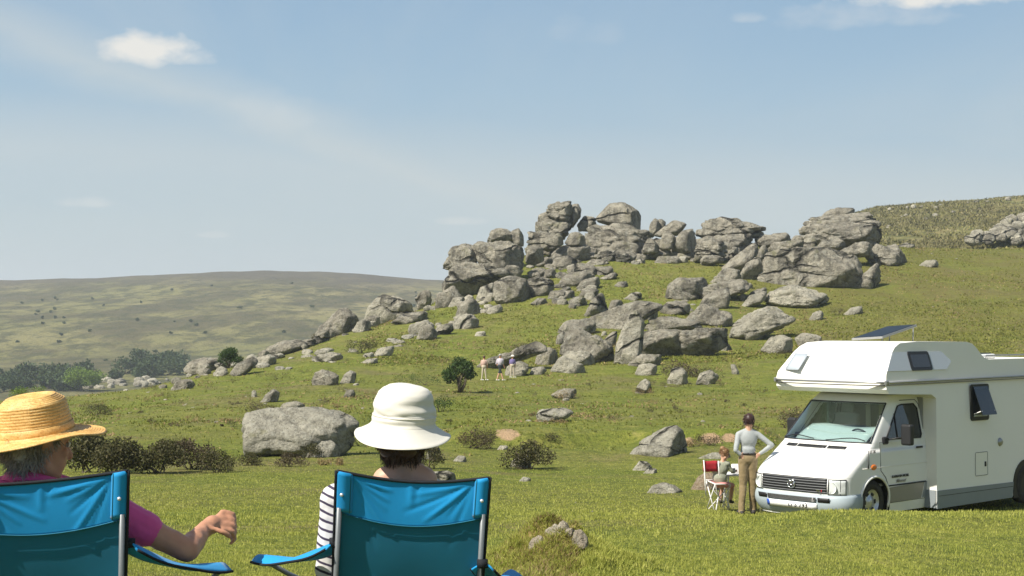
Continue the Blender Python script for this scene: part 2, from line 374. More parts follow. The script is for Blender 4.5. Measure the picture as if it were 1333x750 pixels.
def grass_material():
    m, nt, b = new_mat('grass')
    P = N(nt, 'ShaderNodeNewGeometry').outputs['Position']
    n1 = noise_n(nt, P, .07, 5, .6, .4); n2 = noise_n(nt, P, .55, 6, .65); n3 = noise_n(nt, P, 4.0, 4, .7); n4 = noise_n(nt, P, 21, 3, .75)
    nb = noise_n(nt, map_n(nt, P, (1, 1, 1), (0, 0, 0), (31, 7, 0)), .16, 6, .68, .6)
    c = ramp_n(nt, n2, [(.25, (.105, .140, .020)), (.5, (.182, .210, .031)), (.72, (.275, .272, .054))])
    c = mix_n(nt, ramp_n(nt, n1, [(.40, 0), (.62, .6)]), c, (.245, .220, .060))       # drier yellow ground
    c = mix_n(nt, ramp_n(nt, nb, [(.50, 0), (.64, .8)]), c, (.215, .165, .080))       # bracken litter
    c = mix_n(nt, ramp_n(nt, n3, [(.36, .75), (.55, 0)]), c, (.075, .105, .014))
    c = mix_n(nt, ramp_n(nt, n4, [(.34, .65), (.52, 0)]), c, (.085, .115, .016))
    c = mix_n(nt, ramp_n(nt, n4, [(.62, 0), (.78, .5)]), c, (.38, .36, .10))
    n5 = noise_n(nt, map_n(nt, P, (1, 1, 1), (0, 0, 0), (3, 51, 0)), 1.1, 5, .7, .3)
    c = mix_n(nt, ramp_n(nt, n5, [(.34, .6), (.48, 0)]), c, (.095, .105, .022))
    c = mix_n(nt, ramp_n(nt, n5, [(.58, 0), (.70, .55)]), c, (.33, .29, .095))
    sp = N(nt, 'ShaderNodeSeparateXYZ'); nt.links.new(P, sp.inputs[0])
    # the high right-hand slope is drier and browner
    hi = math_n(nt, 'MULTIPLY', ramp_n(nt, math_n(nt, 'DIVIDE', sp.outputs[0], 60), [(.25, 0), (.55, 1)]), ramp_n(nt, math_n(nt, 'DIVIDE', sp.outputs[1], 200), [(.3, 0), (.55, 1)]))
    hn = noise_n(nt, P, .35, 6, .7)
    c = mix_n(nt, math_n(nt, 'MULTIPLY', hi, ramp_n(nt, hn, [(.35, .25), (.62, .85)])), c, (.135, .120, .036))
    # bare earth in the cut bank
    for sx, sy, rad in SCARS:
        dv = N(nt, 'ShaderNodeVectorMath', operation='DISTANCE'); nt.links.new(map_n(nt, P, (1, .35, 1.6)), dv.inputs[0])
        dv.inputs[1].default_value = (sx, sy * .35, (zg(sx, sy) + .1) * 1.6)
        dd = math_n(nt, 'ADD', dv.outputs['Value'], math_n(nt, 'MULTIPLY', math_n(nt, 'SUBTRACT', n3, .5), rad * .9))
        c = mix_n(nt, ramp_n(nt, math_n(nt, 'DIVIDE', dd, rad), [(.75, .95), (1.0, 0)]), c, (.40, .275, .165))
    # bare orange earth on the hummock
    dv = N(nt, 'ShaderNodeVectorMath', operation='DISTANCE'); nt.links.new(P, dv.inputs[0]); dv.inputs[1].default_value = (MOUND.x - .16, MOUND.y + .05, MOUND.z + .25)
    dd = math_n(nt, 'ADD', dv.outputs['Value'], math_n(nt, 'MULTIPLY', math_n(nt, 'SUBTRACT', n3, .5), 1.0))
    c = mix_n(nt, ramp_n(nt, dd, [(.20, .85), (.40, 0)]), c, (.36, .24, .11))
    nt.links.new(c, b.inputs['Base Color'])
    b.inputs['Roughness'].default_value = .9; b.inputs['Specular IOR Level'].default_value = .15
    h = math_n(nt, 'ADD', math_n(nt, 'MULTIPLY', n3, 1.0), math_n(nt, 'MULTIPLY', n4, .35))
    h = math_n(nt, 'ADD', h, math_n(nt, 'MULTIPLY', n2, 1.6))
    bn = N(nt, 'ShaderNodeBump'); bn.inputs['Strength'].default_value = .9; bn.inputs['Distance'].default_value = .22
    nt.links.new(h, bn.inputs['Height']); nt.links.new(bn.outputs[0], b.inputs['Normal'])
    return m

def moor_material():
    m, nt, b = new_mat('moor')
    P = N(nt, 'ShaderNodeNewGeometry').outputs['Position']
    n1 = noise_n(nt, map_n(nt, P, (.006, .0035, .01), (0, 0, .25)), 1, 6, .6, .5)
    n2 = noise_n(nt, map_n(nt, P, (1, .55, 1), (0, 0, .3)), .02, 7, .68, .3); n3 = noise_n(nt, map_n(nt, P, (1, .6, 1)), .10, 5, .7); n4 = noise_n(nt, P, .34, 4, .7)
    c = ramp_n(nt, n1, [(.34, (.130, .132, .050)), (.50, (.180, .165, .072)), (.62, (.230, .200, .098))])
    c = mix_n(nt, ramp_n(nt, n2, [(.44, 0), (.56, .9)]), c, (.085, .076, .042))
    c = mix_n(nt, ramp_n(nt, n3, [(.47, 0), (.58, .85)]), c, (.060, .062, .030))
    c = mix_n(nt, ramp_n(nt, n4, [(.60, 0), (.68, .9)]), c, (.040, .050, .024))
    sp = N(nt, 'ShaderNodeSeparateXYZ'); nt.links.new(P, sp.inputs[0])
    # heather cap on the high plateau
    hz = math_n(nt, 'ADD', sp.outputs[2], math_n(nt, 'MULTIPLY', math_n(nt, 'SUBTRACT', n1, .5), 45))
    top = ramp_n(nt, math_n(nt, 'DIVIDE', hz, 100), [(.25, 0), (.36, .8)])
    c = mix_n(nt, top, c, (.085, .074, .056))
    # the near right-hand hill: heath with bracken
    nh = math_n(nt, 'MULTIPLY', math_n(nt, 'LESS_THAN', sp.outputs[1], 520), math_n(nt, 'GREATER_THAN', sp.outputs[0], 55))
    hc = ramp_n(nt, n3, [(.35, (.085, .095, .034)), (.50, (.165, .155, .060)), (.66, (.25, .20, .095))])
    hc = mix_n(nt, ramp_n(nt, n4, [(.48, 0), (.62, .8)]), hc, (.050, .056, .024))
    c = mix_n(nt, nh, c, hc)
    nt.links.new(c, b.inputs['Base Color'])
    b.inputs['Roughness'].default_value = .95; b.inputs['Specular IOR Level'].default_value = .1
    bn = N(nt, 'ShaderNodeBump'); bn.inputs['Strength'].default_value = .8; bn.inputs['Distance'].default_value = 2.0
    nt.links.new(math_n(nt, 'ADD', n3, math_n(nt, 'MULTIPLY', n4, .5)), bn.inputs['Height']); nt.links.new(bn.outputs[0], b.inputs['Normal'])
    return m
M_GRASS = grass_material(); M_MOOR = moor_material()
build_ground()
# ------------------------------------------------------------------ rocks
def rock_material(name, dark, mid, pale, lichen=.5, streak=.5, S=1.0):
    m, nt, b = new_mat(name)
    P = N(nt, 'ShaderNodeNewGeometry').outputs['Position']
    n1 = noise_n(nt, P, .35 * S, 6, .62, .4); n2 = noise_n(nt, P, 1.7 * S, 6, .68, .2); n3 = noise_n(nt, P, 7.5 * S, 5, .7)
    c = ramp_n(nt, n2, [(.30, dark), (.48, mid), (.70, pale)])
    c = mix_n(nt, ramp_n(nt, n1, [(.36, .55), (.56, 0)]), c, dark)
    st = noise_n(nt, map_n(nt, P, (1.1 * S, 1.1 * S, .14 * S)), 1.6, 5, .6)
    c = mix_n(nt, ramp_n(nt, st, [(.48, 0), (.64, streak)]), c, (.075, .070, .056))
    vo = noise_n(nt, map_n(nt, P, (1, 1, 1), (0, 0, 0), (17, 3, 9)), 3.2 * S, 6, .75)
    c = mix_n(nt, ramp_n(nt, vo, [(.53, 0), (.60, lichen)]), c, (.43, .42, .345))
    c = mix_n(nt, ramp_n(nt, n3, [(.32, .75), (.46, 0)]), c, (.055, .053, .046))
    mo = noise_n(nt, map_n(nt, P, (1, 1, 1), (0, 0, 0), (5, 33, 2)), .9 * S, 5, .65)
    c = mix_n(nt, ramp_n(nt, mo, [(.58, 0), (.70, .45)]), c, (.17, .165, .060))
    # joints and hairline fissures, the shade inside them painted near-black
    wv = N(nt, 'ShaderNodeVectorMath', operation='ADD'); wn = N(nt, 'ShaderNodeTexNoise'); wn.inputs['Scale'].default_value = .5 * S; wn.inputs['Detail'].default_value = 4; nt.links.new(P, wn.inputs['Vector'])
    ws = N(nt, 'ShaderNodeVectorMath', operation='SCALE'); ws.inputs['Scale'].default_value = 1.6 / S; nt.links.new(wn.outputs['Color'], ws.inputs[0])
    nt.links.new(P, wv.inputs[0]); nt.links.new(ws.outputs[0], wv.inputs[1])
    vo_ = N(nt, 'ShaderNodeTexVoronoi', feature='DISTANCE_TO_EDGE'); vo_.inputs['Scale'].default_value = .42 * S
    nt.links.new(map_n(nt, wv.outputs[0], (.6, .6, 1.5), (.12, .18, .4)), vo_.inputs['Vector'])
    crack = ramp_n(nt, vo_.outputs['Distance'], [(0, 0), (.014, .25), (.05, 1)])
    gate = ramp_n(nt, noise_n(nt, P, .25 * S, 2, .5), [(.40, 0), (.52, 1)])
    crack = math_n(nt, 'MAXIMUM', crack, gate)
    c = mix_n(nt, math_n(nt, 'SUBTRACT', 1.0, crack), c, (.028, .026, .021))
    nt.links.new(c, b.inputs['Base Color'])
    b.inputs['Roughness'].default_value = .92; b.inputs['Specular IOR Level'].default_value = .2
    h = math_n(nt, 'ADD', math_n(nt, 'MULTIPLY', n2, 1.2), math_n(nt, 'MULTIPLY', n3, .4))
    h = math_n(nt, 'ADD', h, math_n(nt, 'MULTIPLY', noise_n(nt, P, 30 * S, 4, .7), .12))
    h = math_n(nt, 'ADD', h, math_n(nt, 'MULTIPLY', crack, 1.3))
    bn = N(nt, 'ShaderNodeBump'); bn.inputs['Strength'].default_value = 1.0; bn.inputs['Distance'].default_value = .34 / S
    nt.links.new(h, bn.inputs['Height']); nt.links.new(bn.outputs[0], b.inputs['Normal'])
    return m
M_ROCK = rock_material('granite', (0.152, 0.139, 0.110), (0.320, 0.293, 0.229), (0.488, 0.447, 0.348), .55, .7, .6)
M_ROCKP = rock_material('granite_pale', (0.244, 0.226, 0.174), (0.439, 0.409, 0.320), (0.586, 0.543, 0.427), .5, .4, .6)
M_ROCKN = rock_material('granite_near', (.19, .178, .142), (.36, .34, .27), (.50, .47, .38), .6, .3, 2.0)
M_ROCKT = rock_material('granite_tan', (.24, .175, .115), (.36, .285, .195), (.43, .36, .26), .3, .1, 2.5)

M_ROCKC = rock_material('granite_cream', (.27, .225, .165), (.44, .38, .29), (.55, .49, .38), .4, .2, 3.0)
_ICO = {}
def ico(sub):
    if sub not in _ICO:
        bm = bmesh.new(); bmesh.ops.create_icosphere(bm, subdivisions=sub, radius=1.0)
        V = np.array([v.co[:] for v in bm.verts]); Fc = np.array([[v.index for v in f.verts] for f in bm.faces]); bm.free()
        _ICO[sub] = (V / np.linalg.norm(V, axis=1)[:, None], Fc)
    return _ICO[sub]

def hull2(P):
    P = sorted(map(tuple, P))
    def half(pts):
        h = []
        for p in pts:
            while len(h) > 1 and (h[-1][0] - h[-2][0]) * (p[1] - h[-2][1]) - (h[-1][1] - h[-2][1]) * (p[0] - h[-2][0]) <= 0: h.pop()
            h.append(p)
        return h[:-1]
    return np.array(half(P) + half(P[::-1]))

def make_rock(name, poly, Y=None, thick=.8, split=.66, under=None, cells=0, aniso=(1, 1, 1), mat=None, seed=None, sub=4, k=34, rough=1.0, sink=.12, tilt=.3, back=None, cdepth=.10, base_off=.45, up=.3, settle=None):
    settle = (Y is None) if settle is None else settle
    poly = np.array(poly, float)
    rs = np.random.default_rng(seed if seed is not None else int(poly.sum() * 7) % 99991)
    y1 = poly[:, 1].max(); low = poly[poly[:, 1] > y1 - .3 * np.ptp(poly[:, 1])]
    bx = low[:, 0].mean()
    if Y is None: Y = ground_hit(bx, y1 - 1.0)
    m = Y / F_PX
    hx0, hz0 = np.ptp(poly[:, 0]) * m / 2, np.ptp(poly[:, 1]) * m / 2
    hy = thick * (hx0 * hz0) ** .5 * (1 if hx0 < 2.2 * hz0 else 1.25)
    Yc = Y + hy * base_off
    m = Yc / F_PX
    q = poly.copy(); h = np.ptp(poly[:, 1]); f = np.clip((poly[:, 1] - (y1 - .35 * h)) / (.35 * h + 1e-6), 0, 1)
    q[:, 1] += f * (sink * h + .10 / m)
    P2 = hull2([tuple(np.array(at(a, b, Yc))[[0, 2]]) for a, b in q])
    A = 0; C = np.zeros(2)
    for i in range(len(P2)):
        p, r = P2[i], P2[(i + 1) % len(P2)]; w = p[0] * r[1] - r[0] * p[1]; A += w; C += (p + r) * w
    C /= 3 * A
    hx, hz = np.ptp(P2[:, 0]) / 2, np.ptp(P2[:, 1]) / 2
    D, Fc = ico(sub)
    S = D * np.array([hx, hy, hz])
    planes = []
    for i in range(len(P2)):
        p, r = P2[i], P2[(i + 1) % len(P2)]; e = r - p; L = np.hypot(*e)
        if L < .04 * (hx + hz): continue
        n = np.array([e[1], -e[0]]) / L; o = float(n @ (p - C))
        o = max(o, .05 * min(hx, hz))
        for s in (-1, 1):
            t = rs.uniform(.3, 1.3) * tilt + (up * max(0, n[1]) if s < 0 else 0)
            planes.append((np.array([n[0], s * t, n[1]]), o))
    xr = P2[:, 0].min() + split * 2 * hx - C[0]
    a, bb = math.radians(rs.uniform(8, 26)), math.radians(rs.uniform(48, 64))
    for n in ((-math.sin(a), -math.cos(a), rs.uniform(.05, .4)), (math.sin(bb), -math.cos(bb), rs.uniform(-.15, .12))):
        n = np.array(n); planes.append((n, float(n @ np.array([xr, -hy, 0]))))
    if under is not None:
        zu = P2[:, 1].min() + under * 2 * hz - C[1]; n = np.array([.1, -.72, -.68]); planes.append((n, float(n @ np.array([0, -hy * .97, zu]))))
    for n in ((-.35, .9, .15), (.4, .88, .25), (0, 1, -.1)):
        n = np.array(n); planes.append((n, hy * rs.uniform(.75, .95)))
    for _ in range(7):          # broken corners
        n = rs.normal(size=3); n[1] = -abs(n[1]) * .8 - .1; n[2] = n[2] * .8 + .25; n /= np.linalg.norm(n)
        sup = math.sqrt((n[0] * hx) ** 2 + (n[1] * hy) ** 2 + (n[2] * hz) ** 2)
        planes.append((n, sup * rs.uniform(.80, .98)))
    inv = np.zeros(len(D))
    for n, o in planes:
        inv += np.clip(S @ n / max(o, .04 * hy), 0, None) ** k
    R = np.power(np.maximum(inv, 1e-9), -1.0 / k) * 1.03
    V = S * R[:, None]
    for ax, j in ((0, 0), (2, 1)):      # keep the traced width and height
        lo, hi = V[:, ax].min(), V[:, ax].max(); a0, a1 = P2[:, j].min() - C[j], P2[:, j].max() - C[j]
        V[:, ax] = a0 + (V[:, ax] - lo) / (hi - lo) * (a1 - a0)
    size = (hx * hz * hy) ** (1 / 3.)
    W = V + np.array([C[0], Yc, C[1]])
    if cells:
        seeds = rs.uniform(-1, 1, (cells, 3)) * np.array([hx, hy, hz])
        an = np.array(aniso, float)
        Vd = V + .12 * size * np.stack([fbm(W / size * 1.3 + s_, 2) for s_ in (0, 40, 80)], 1)
        d = np.sqrt((((Vd[:, None, :] - seeds[None]) * an) ** 2).sum(2))
        idx = np.argsort(d, 1)[:, :2]; d1 = np.take_along_axis(d, idx, 1)
        g = np.exp(-((d1[:, 1] - d1[:, 0]) / (.13 * size)) ** 2)
        cs = rs.uniform(-.09, .05, cells)[idx[:, 0]]
        V *= (1 + cs * .8 - cdepth * g)[:, None]
    nrm = V / np.array([hx, hy, hz]) ** 2; nrm /= np.linalg.norm(nrm, axis=1)[:, None]
    amp = (.035 * fbm(W / size * 1.3 + 3, 2) + .022 * fbm(W / size * 4.3, 3) - .085 * np.exp(-(pnoise(W * np.array([.6, .6, 1.7]) / size * 1.5 + 9) / .065) ** 2) - .03 * np.exp(-(pnoise(W / size * 3.4 + 29) / .09) ** 2)) * size * rough
    V += nrm * amp[:, None]
    me = np_mesh(name, V, Fc)
    o = link(name, me, mat or M_ROCK, smooth=True)
    dz = 0
    if settle:      # rest on the ground, bedded a little into it
        gap = float((V[:, 2] + C[1] - Zg(V[:, 0] + C[0], V[:, 1] + Yc)).min()); H = float(np.ptp(V[:, 2]))
        if gap > -.08 * H: dz = gap + .10 * H
    o.location = (C[0], Yc, C[1] - dz)
    return o
_cnt = {}
def rock(poly, label, name='granite_boulder', cat='boulder', group=None, **kw):
    o = make_rock(name, poly, **kw); tag(o, label, cat, group); return o
# --- the tor: every block traced by hand (photo pixels), then built as a solid of its own depth
STR = dict(aniso=(.7, .7, 2.2))      # bedded granite
T = 'granite_boulder'
# the great crag at the valley end of the tor
rock([(574,348),(588,330),(592,322),(611,316),(619,319),(623,335),(622,344),(585,345)], 'overhanging rounded upper block of the cliff-like crag, ending at an open vertical crack', Y=153, split=.8, under=.3, cells=5, sub=5, thick=.9)
rock([(612,318),(622,312),(662,312),(676,317),(685,327),(685,346),(668,362),(640,352),(622,343)], 'massive upper block of the cliff-like crag carrying the flat cap stones', Y=152, split=.62, under=.35, cells=5, sub=5, thick=.9)
rock([(577,352),(580,342),(625,339),(676,342),(682,352),(664,374),(640,383),(602,385),(577,380),(574,368)], 'dark shadowed wall forming the foot of the cliff-like crag', Y=151, split=.8, under=.75, cells=6, sub=5, thick=.8, aniso=(.5,1,1.2))
rock([(633,314),(640,300),(648,296),(659,298),(668,306),(673,315),(640,315)], 'flat cap stone with a sloping end lying on the cliff-like crag', Y=158, split=.7, under=.5, cells=4, **STR)
rock([(664,302),(676,297),(682,307),(682,318),(672,318),(666,308)], 'small upright cap stone beside the flat one on the cliff-like crag', Y=158, sub=3)
# summit tower
rock([(697,301),(699,290),(720,287),(736,284),(747,291),(738,309),(722,307),(708,305)], 'cracked lower block of the tall summit tower', Y=166, cells=16, sub=5, cdepth=.16, thick=.9, split=.75)
rock([(698,291),(702,280),(712,275),(724,279),(722,290)], 'rounded side block bulging from the summit tower', Y=167, cells=8, cdepth=.15, thick=1.1)
rock([(709,279),(710,268),(716,264),(729,261),(741,262),(748,272),(738,286),(722,285)], 'fissured head of the tall summit tower against the sky', Y=166.5, cells=18, sub=5, cdepth=.17, thick=1.0, aniso=(.8,.8,1.7))
rock([(742,267),(752,264),(757,271),(756,283),(746,293),(737,288),(740,275)], 'smooth rounded shoulder block leaning on the summit tower', Y=168, cells=5, thick=1.1)
rock([(685,304),(690,299),(702,300),(732,305),(734,318),(720,323),(700,324),(685,324)], 'thinly bedded plinth of stacked layers under the summit tower', Y=163, cells=22, sub=5, cdepth=.14, aniso=(.5,.5,2.8), thick=.9)
rock([(710,316),(714,307),(726,304),(734,309),(734,317),(722,319)], 'rounded block set into the plinth of the summit tower', Y=160, thick=.8)
rock([(684,330),(688,321),(700,320),(708,328),(709,337),(695,341),(684,340)], 'dark round boulder wedged between the cliff-like crag and the summit tower', Y=155, split=.35, under=.6)
rock([(735,315),(742,302),(753,302),(763,310),(761,318),(740,318)], 'tilted pale boulder below the shoulder of the summit tower', Y=161)
rock([(751,293),(760,281),(774,283),(777,292),(768,299),(752,299)], 'rounded block in the gap between the summit tower and the balanced block', Y=169, cells=4)
# balanced block and summit mass
rock([(775,284),(782,277),(793,265),(808,263),(813,264),(828,273),(835,281),(832,296),(826,298),(812,291),(778,288)], 'great angular balanced block with a slanting crack on the summit', Y=167, split=.72, under=.2, sub=5, k=56, rough=.35, thick=.9)
rock([(752,316),(765,296),(790,290),(820,295),(845,303),(852,309),(838,324),(825,333),(806,335),(780,330),(760,325)], 'long bedded outcrop under the balanced block', Y=164, cells=26, sub=5, cdepth=.15, aniso=(.45,.6,1.9), thick=.6)
SUMMIT = 'grey granite block jammed in the bedded ledges just below the balanced block'
for p in ([(776,322),(790,311),(803,317),(806,326),(782,332)], [(768,334),(785,329),(800,326),(813,331),(810,339),(785,340)], [(797,318),(815,312),(826,317),(822,324),(803,325)], [(806,331),(820,322),(838,321),(846,326),(835,333)], [(762,344),(770,337),(790,337),(793,344),(775,347)]):
    rock(p, SUMMIT, group='blocks in the bedded ledges', sub=4, cells=3)
rock([(843,305),(847,291),(853,284),(858,285),(859,300),(850,306)], 'upright pointed block of the cleft pair on the ridge', Y=170, thick=1)
rock([(855,297),(858,285),(862,285),(867,289),(867,297)], 'blunt half of the cleft pair on the ridge', Y=171, thick=1, sub=3)
rock([(851,304),(868,293),(876,287),(893,287),(894,292),(885,304),(862,306)], 'wedge-shaped leaning slab beside the cleft pair on the ridge', Y=168, under=.4, split=.8)
rock([(835,325),(844,309),(850,312),(859,322),(857,327),(838,328)], 'pale triangular block under the wedge-shaped slab', Y=162, k=52)
rock([(857,320),(862,305),(872,303),(881,305),(877,321),(862,323)], 'squarish tilted block beneath the wedge-shaped slab', Y=163)
rock([(875,327),(878,311),(888,302),(906,298),(908,306),(899,328),(888,329)], 'leaning upright block with a black shadowed end on the ridge', Y=163, split=.45, k=56, thick=1)
LEDGE = 'low flat granite ledge stone at the head of the green slope'
for p in ([(813,338),(817,325),(845,324),(870,325),(873,333),(850,336)], [(851,343),(858,333),(880,333),(887,339),(880,344)], [(869,329),(900,327),(906,334),(890,339),(873,336)], [(800,336),(812,332),(835,332),(838,338),(815,340)]):
    rock(p, LEDGE, group='ledge stones at the head of the slope', split=.75)
# central crag
rock([(906,302),(909,294),(914,286),(921,283),(936,282),(960,285),(968,288),(985,292),(997,297),(999,304),(980,308),(940,307),(905,307)], 'broad bedded cap of the central crag, thin layers against the sky', Y=168, cells=22, sub=5, cdepth=.16, aniso=(.4,.5,2.4), thick=.8)
rock([(903,320),(908,304),(940,303),(978,303),(984,315),(975,328),(960,338),(930,338),(905,334)], 'blocky lower half of the central crag under its bedded cap', Y=166, cells=14, sub=5, aniso=(.7,.7,1.4), thick=.8)
rock([(900,332),(906,319),(920,310),(940,312),(948,322),(946,333),(925,335),(905,337)], 'layered boulder slumped against the foot of the central crag', Y=160, cells=12, cdepth=.15, aniso=(.5,.5,2), sub=5)
rock([(911,340),(918,332),(940,332),(943,340),(925,344)], 'pale flat stone below the layered boulder', Y=158)
rock([(947,336),(953,321),(960,321),(962,329),(953,337)], 'small upright stone beside the layered boulder', Y=158, sub=3, split=.4)
rock([(980,316),(985,306),(1005,304),(1024,303),(1030,312),(1020,320),(990,321)], 'low stepped block linking the central crag to the far crag', Y=168, cells=6, **STR)
# leaning slabs
rock([(938,347),(955,335),(975,320),(985,315),(988,320),(982,335),(968,348),(945,350)], 'smooth whale-backed slab tilted against the overhanging boulder', Y=156, split=.75, k=44, rough=.5, under=.3)
rock([(962,352),(983,331),(992,318),(1000,321),(990,338),(970,356)], 'thin raking slab behind the whale-backed one', Y=158, thick=.5)
rock([(960,362),(972,346),(993,334),(992,352),(986,368),(970,366)], 'dark triangular boulder in the angle of the leaning slabs', Y=152, split=.7, under=.7)
rock([(920,370),(940,348),(966,351),(962,362),(945,369)], 'rubbly tilted slab below the whale-backed one', Y=150, cells=12, thick=.5, aniso=(.8,.8,1.6))
rock([(984,366),(992,332),(1000,324),(1040,321),(1075,322),(1120,332),(1127,340),(1119,362),(1108,377),(1090,381),(1060,377),(1020,371),(990,368)], 'huge overhanging boulder with a zigzag crack and deep shade beneath', Y=150, split=.88, under=.5, cells=7, sub=5, k=44, rough=.8, cdepth=.07, thick=.75)
rock([(1111,376),(1120,360),(1130,348),(1140,342),(1149,349),(1151,358),(1140,370),(1125,377)], 'rounded boulder propped beside the overhanging one, its far side in shade', split=.35, k=18)
rock([(1046,324),(1047,310),(1060,309),(1065,322)], 'small block standing like a post in front of the far crag', Y=160, split=.7, sub=4)
rock([(998,326),(1010,315),(1045,311),(1050,324),(1020,328)], 'low ledge between the overhanging boulder and the skyline', Y=162, cells=6, **STR)
# far crag
rock([(1064,287),(1080,272),(1095,269),(1108,271),(1115,277),(1106,284),(1080,288)], 'rounded cap stone on the far crag at the hill end of the ridge', Y=177, cells=7, cdepth=.12)
rock([(1040,294),(1050,284),(1066,282),(1095,280),(1125,274),(1138,275),(1143,282),(1130,291),(1110,295),(1080,301),(1043,301)], 'long tilted upper bed of the far crag at the hill end', Y=175, cells=10, sub=5, cdepth=.12, aniso=(.4,.5,2.4), thick=.8)
rock([(1039,300),(1044,292),(1075,295),(1110,288),(1146,284),(1151,295),(1149,314),(1142,320),(1115,318),(1080,316),(1060,315),(1046,310)], 'thick main mass of the far crag at the hill end, split by slanting joints', Y=172, cells=10, sub=5, cdepth=.12, aniso=(.6,.6,1.7), thick=.75, under=.15)
rock([(1060,324),(1070,313),(1095,311),(1102,320),(1085,325)], 'dark lens of rock under the main mass of the far crag', Y=165)
rock([(1092,327),(1112,315),(1130,312),(1139,321),(1130,332),(1100,333)], 'rubble bank of broken granite below the far crag', Y=163, cells=20, cdepth=.15)
rock([(1117,324),(1126,314),(1134,325),(1150,347),(1140,348)], 'narrow slab leaning downhill below the far crag', thick=.7)
rock([(1133,327),(1142,317),(1160,328),(1171,328),(1172,342),(1158,348),(1147,342)], 'broad slab leaning beside the narrow one below the far crag', split=.75, k=48)
rock([(1147,322),(1165,317),(1171,328),(1183,339),(1178,345),(1165,338),(1152,330)], 'last dark block at the grassy end of the ridge', split=.5, cells=5)
rock([(1196,346),(1206,339),(1218,338),(1223,345),(1210,349)], 'pale hump of stone alone on the smooth high slope', mat=M_ROCKP)
rock([(1165,317),(1178,312),(1192,316),(1180,320)], 'flat pale stone on the brow beyond the end of the ridge', mat=M_ROCKP, Y=196, settle=True)
# below the great crag
rock([(641,386),(643,367),(652,362),(668,358),(684,363),(691,374),(689,386),(680,392),(660,394),(652,396)], 'big cube-like boulder with a black shaded end below the cliff-like crag', split=.66, k=52, sub=5, under=.15, thick=1.0)
rock([(682,366),(700,357),(718,365),(723,376),(712,384),(692,387)], 'blocky boulder tucked behind the cube-like boulder', split=.7, cells=4)
rock([(646,363),(650,352),(668,350),(674,358),(660,363)], 'flat slab resting above the cube-like boulder', under=.4)
rock([(619,388),(625,374),(640,368),(645,380),(640,390),(628,390)], 'rounded boulder against the dark foot of the cliff-like crag', mat=M_ROCKP)
rock([(627,393),(636,381),(646,382),(645,393),(632,394)], 'small pale block touching the cube-like boulder', mat=M_ROCKP, sub=3)
rock([(592,411),(598,396),(610,388),(618,393),(626,403),(616,411),(600,412)], 'dark pyramid-shaped boulder below the cliff-like crag', split=.4, k=52)
rock([(588,428),(600,412),(608,408),(624,417),(621,425),(600,430)], 'flat triangular slab lying below the dark pyramid-shaped boulder', mat=M_ROCKP)
rock([(565,399),(570,385),(590,371),(600,374),(602,388),(590,398),(580,402)], 'humped grey boulder at the valley side of the cliff-like crag', split=.8)
rock([(540,388),(548,378),(558,378),(563,386),(561,400),(545,402)], 'rounded boulder on the skyline edge next to the humped one', cells=4)
rock([(582,401),(590,388),(606,386),(605,395),(590,402)], 'pale slab wedged below the humped grey boulder', mat=M_ROCKP)
rock([(539,418),(550,405),(557,405),(555,414),(545,418)], 'tilted slab on the slope edge near the valley', under=.5)
rock([(541,442),(548,425),(560,422),(569,432),(567,440),(550,443)], 'isolated squat boulder on the grass below the valley end', cells=4)
rock([(564,438),(570,424),(588,420),(591,428),(575,438)], 'long low boulder next to the isolated squat one', under=.5)
rock([(617,439),(620,432),(630,431),(633,437),(624,440)], 'little flat stone alone on the bright slope', name='stone', cat='stone', sub=3, mat=M_ROCKP)
rock([(632,410),(638,400),(650,396),(655,402),(645,408)], 'pale stone below the small block touching the cube', name='stone', cat='stone', sub=3, mat=M_ROCKP)
# rubble slope under the summit
RUB = 'grey granite block in the boulder field spilling below the summit tower'
for p in ([(722,332),(735,320),(757,317),(770,322),(769,336),(757,341),(735,336)], [(717,347),(722,336),(738,332),(753,340),(753,348),(735,352)], [(697,344),(710,334),(720,338),(717,347),(704,349)], [(707,362),(710,352),(718,348),(725,354),(724,364),(712,365)],
          [(736,354),(745,346),(760,345),(766,350),(752,357)], [(727,368),(735,356),(755,353),(771,358),(761,369),(750,374),(732,372)], [(751,374),(760,364),(775,360),(782,366),(773,374),(758,378)], [(718,388),(735,379),(749,378),(747,388),(730,390)],
          [(753,387),(758,378),(774,375),(780,378),(769,388)], [(742,401),(748,388),(756,385),(763,391),(757,400)], [(711,391),(718,380),(738,376),(741,387),(725,392)], [(766,360),(775,347),(795,346),(799,354),(785,361)], [(696,357),(703,349),(712,350),(711,358),(702,361)],
          [(740,347),(755,342),(775,346),(772,353),(745,356)], [(780,362),(798,354),(805,358),(792,365)], [(690,395),(700,388),(712,388),(712,394),(698,398)]):
    rock(p, RUB, group='boulder field below the summit tower', split=random.uniform(.5, .85), under=random.choice((None, .35, .5)))
rock([(759,411),(768,392),(778,381),(786,385),(793,394),(792,406),(775,414),(762,414)], 'upright boulder with a black hollow face on the slope', split=.42, k=48, under=.5)
rock([(790,406),(795,392),(805,390),(812,396),(803,405),(793,409)], 'small boulder behind the hollow-faced one', split=.4)
rock([(809,390),(822,381),(832,380),(836,387),(826,393)], 'low flat stone on the green slope above the long whale-like slab', mat=M_ROCKP, sub=4)
rock([(799,373),(805,367),(815,366),(818,372),(806,376)], 'low dark stone on the green slope below the summit ledges', name='stone', cat='stone', sub=3)
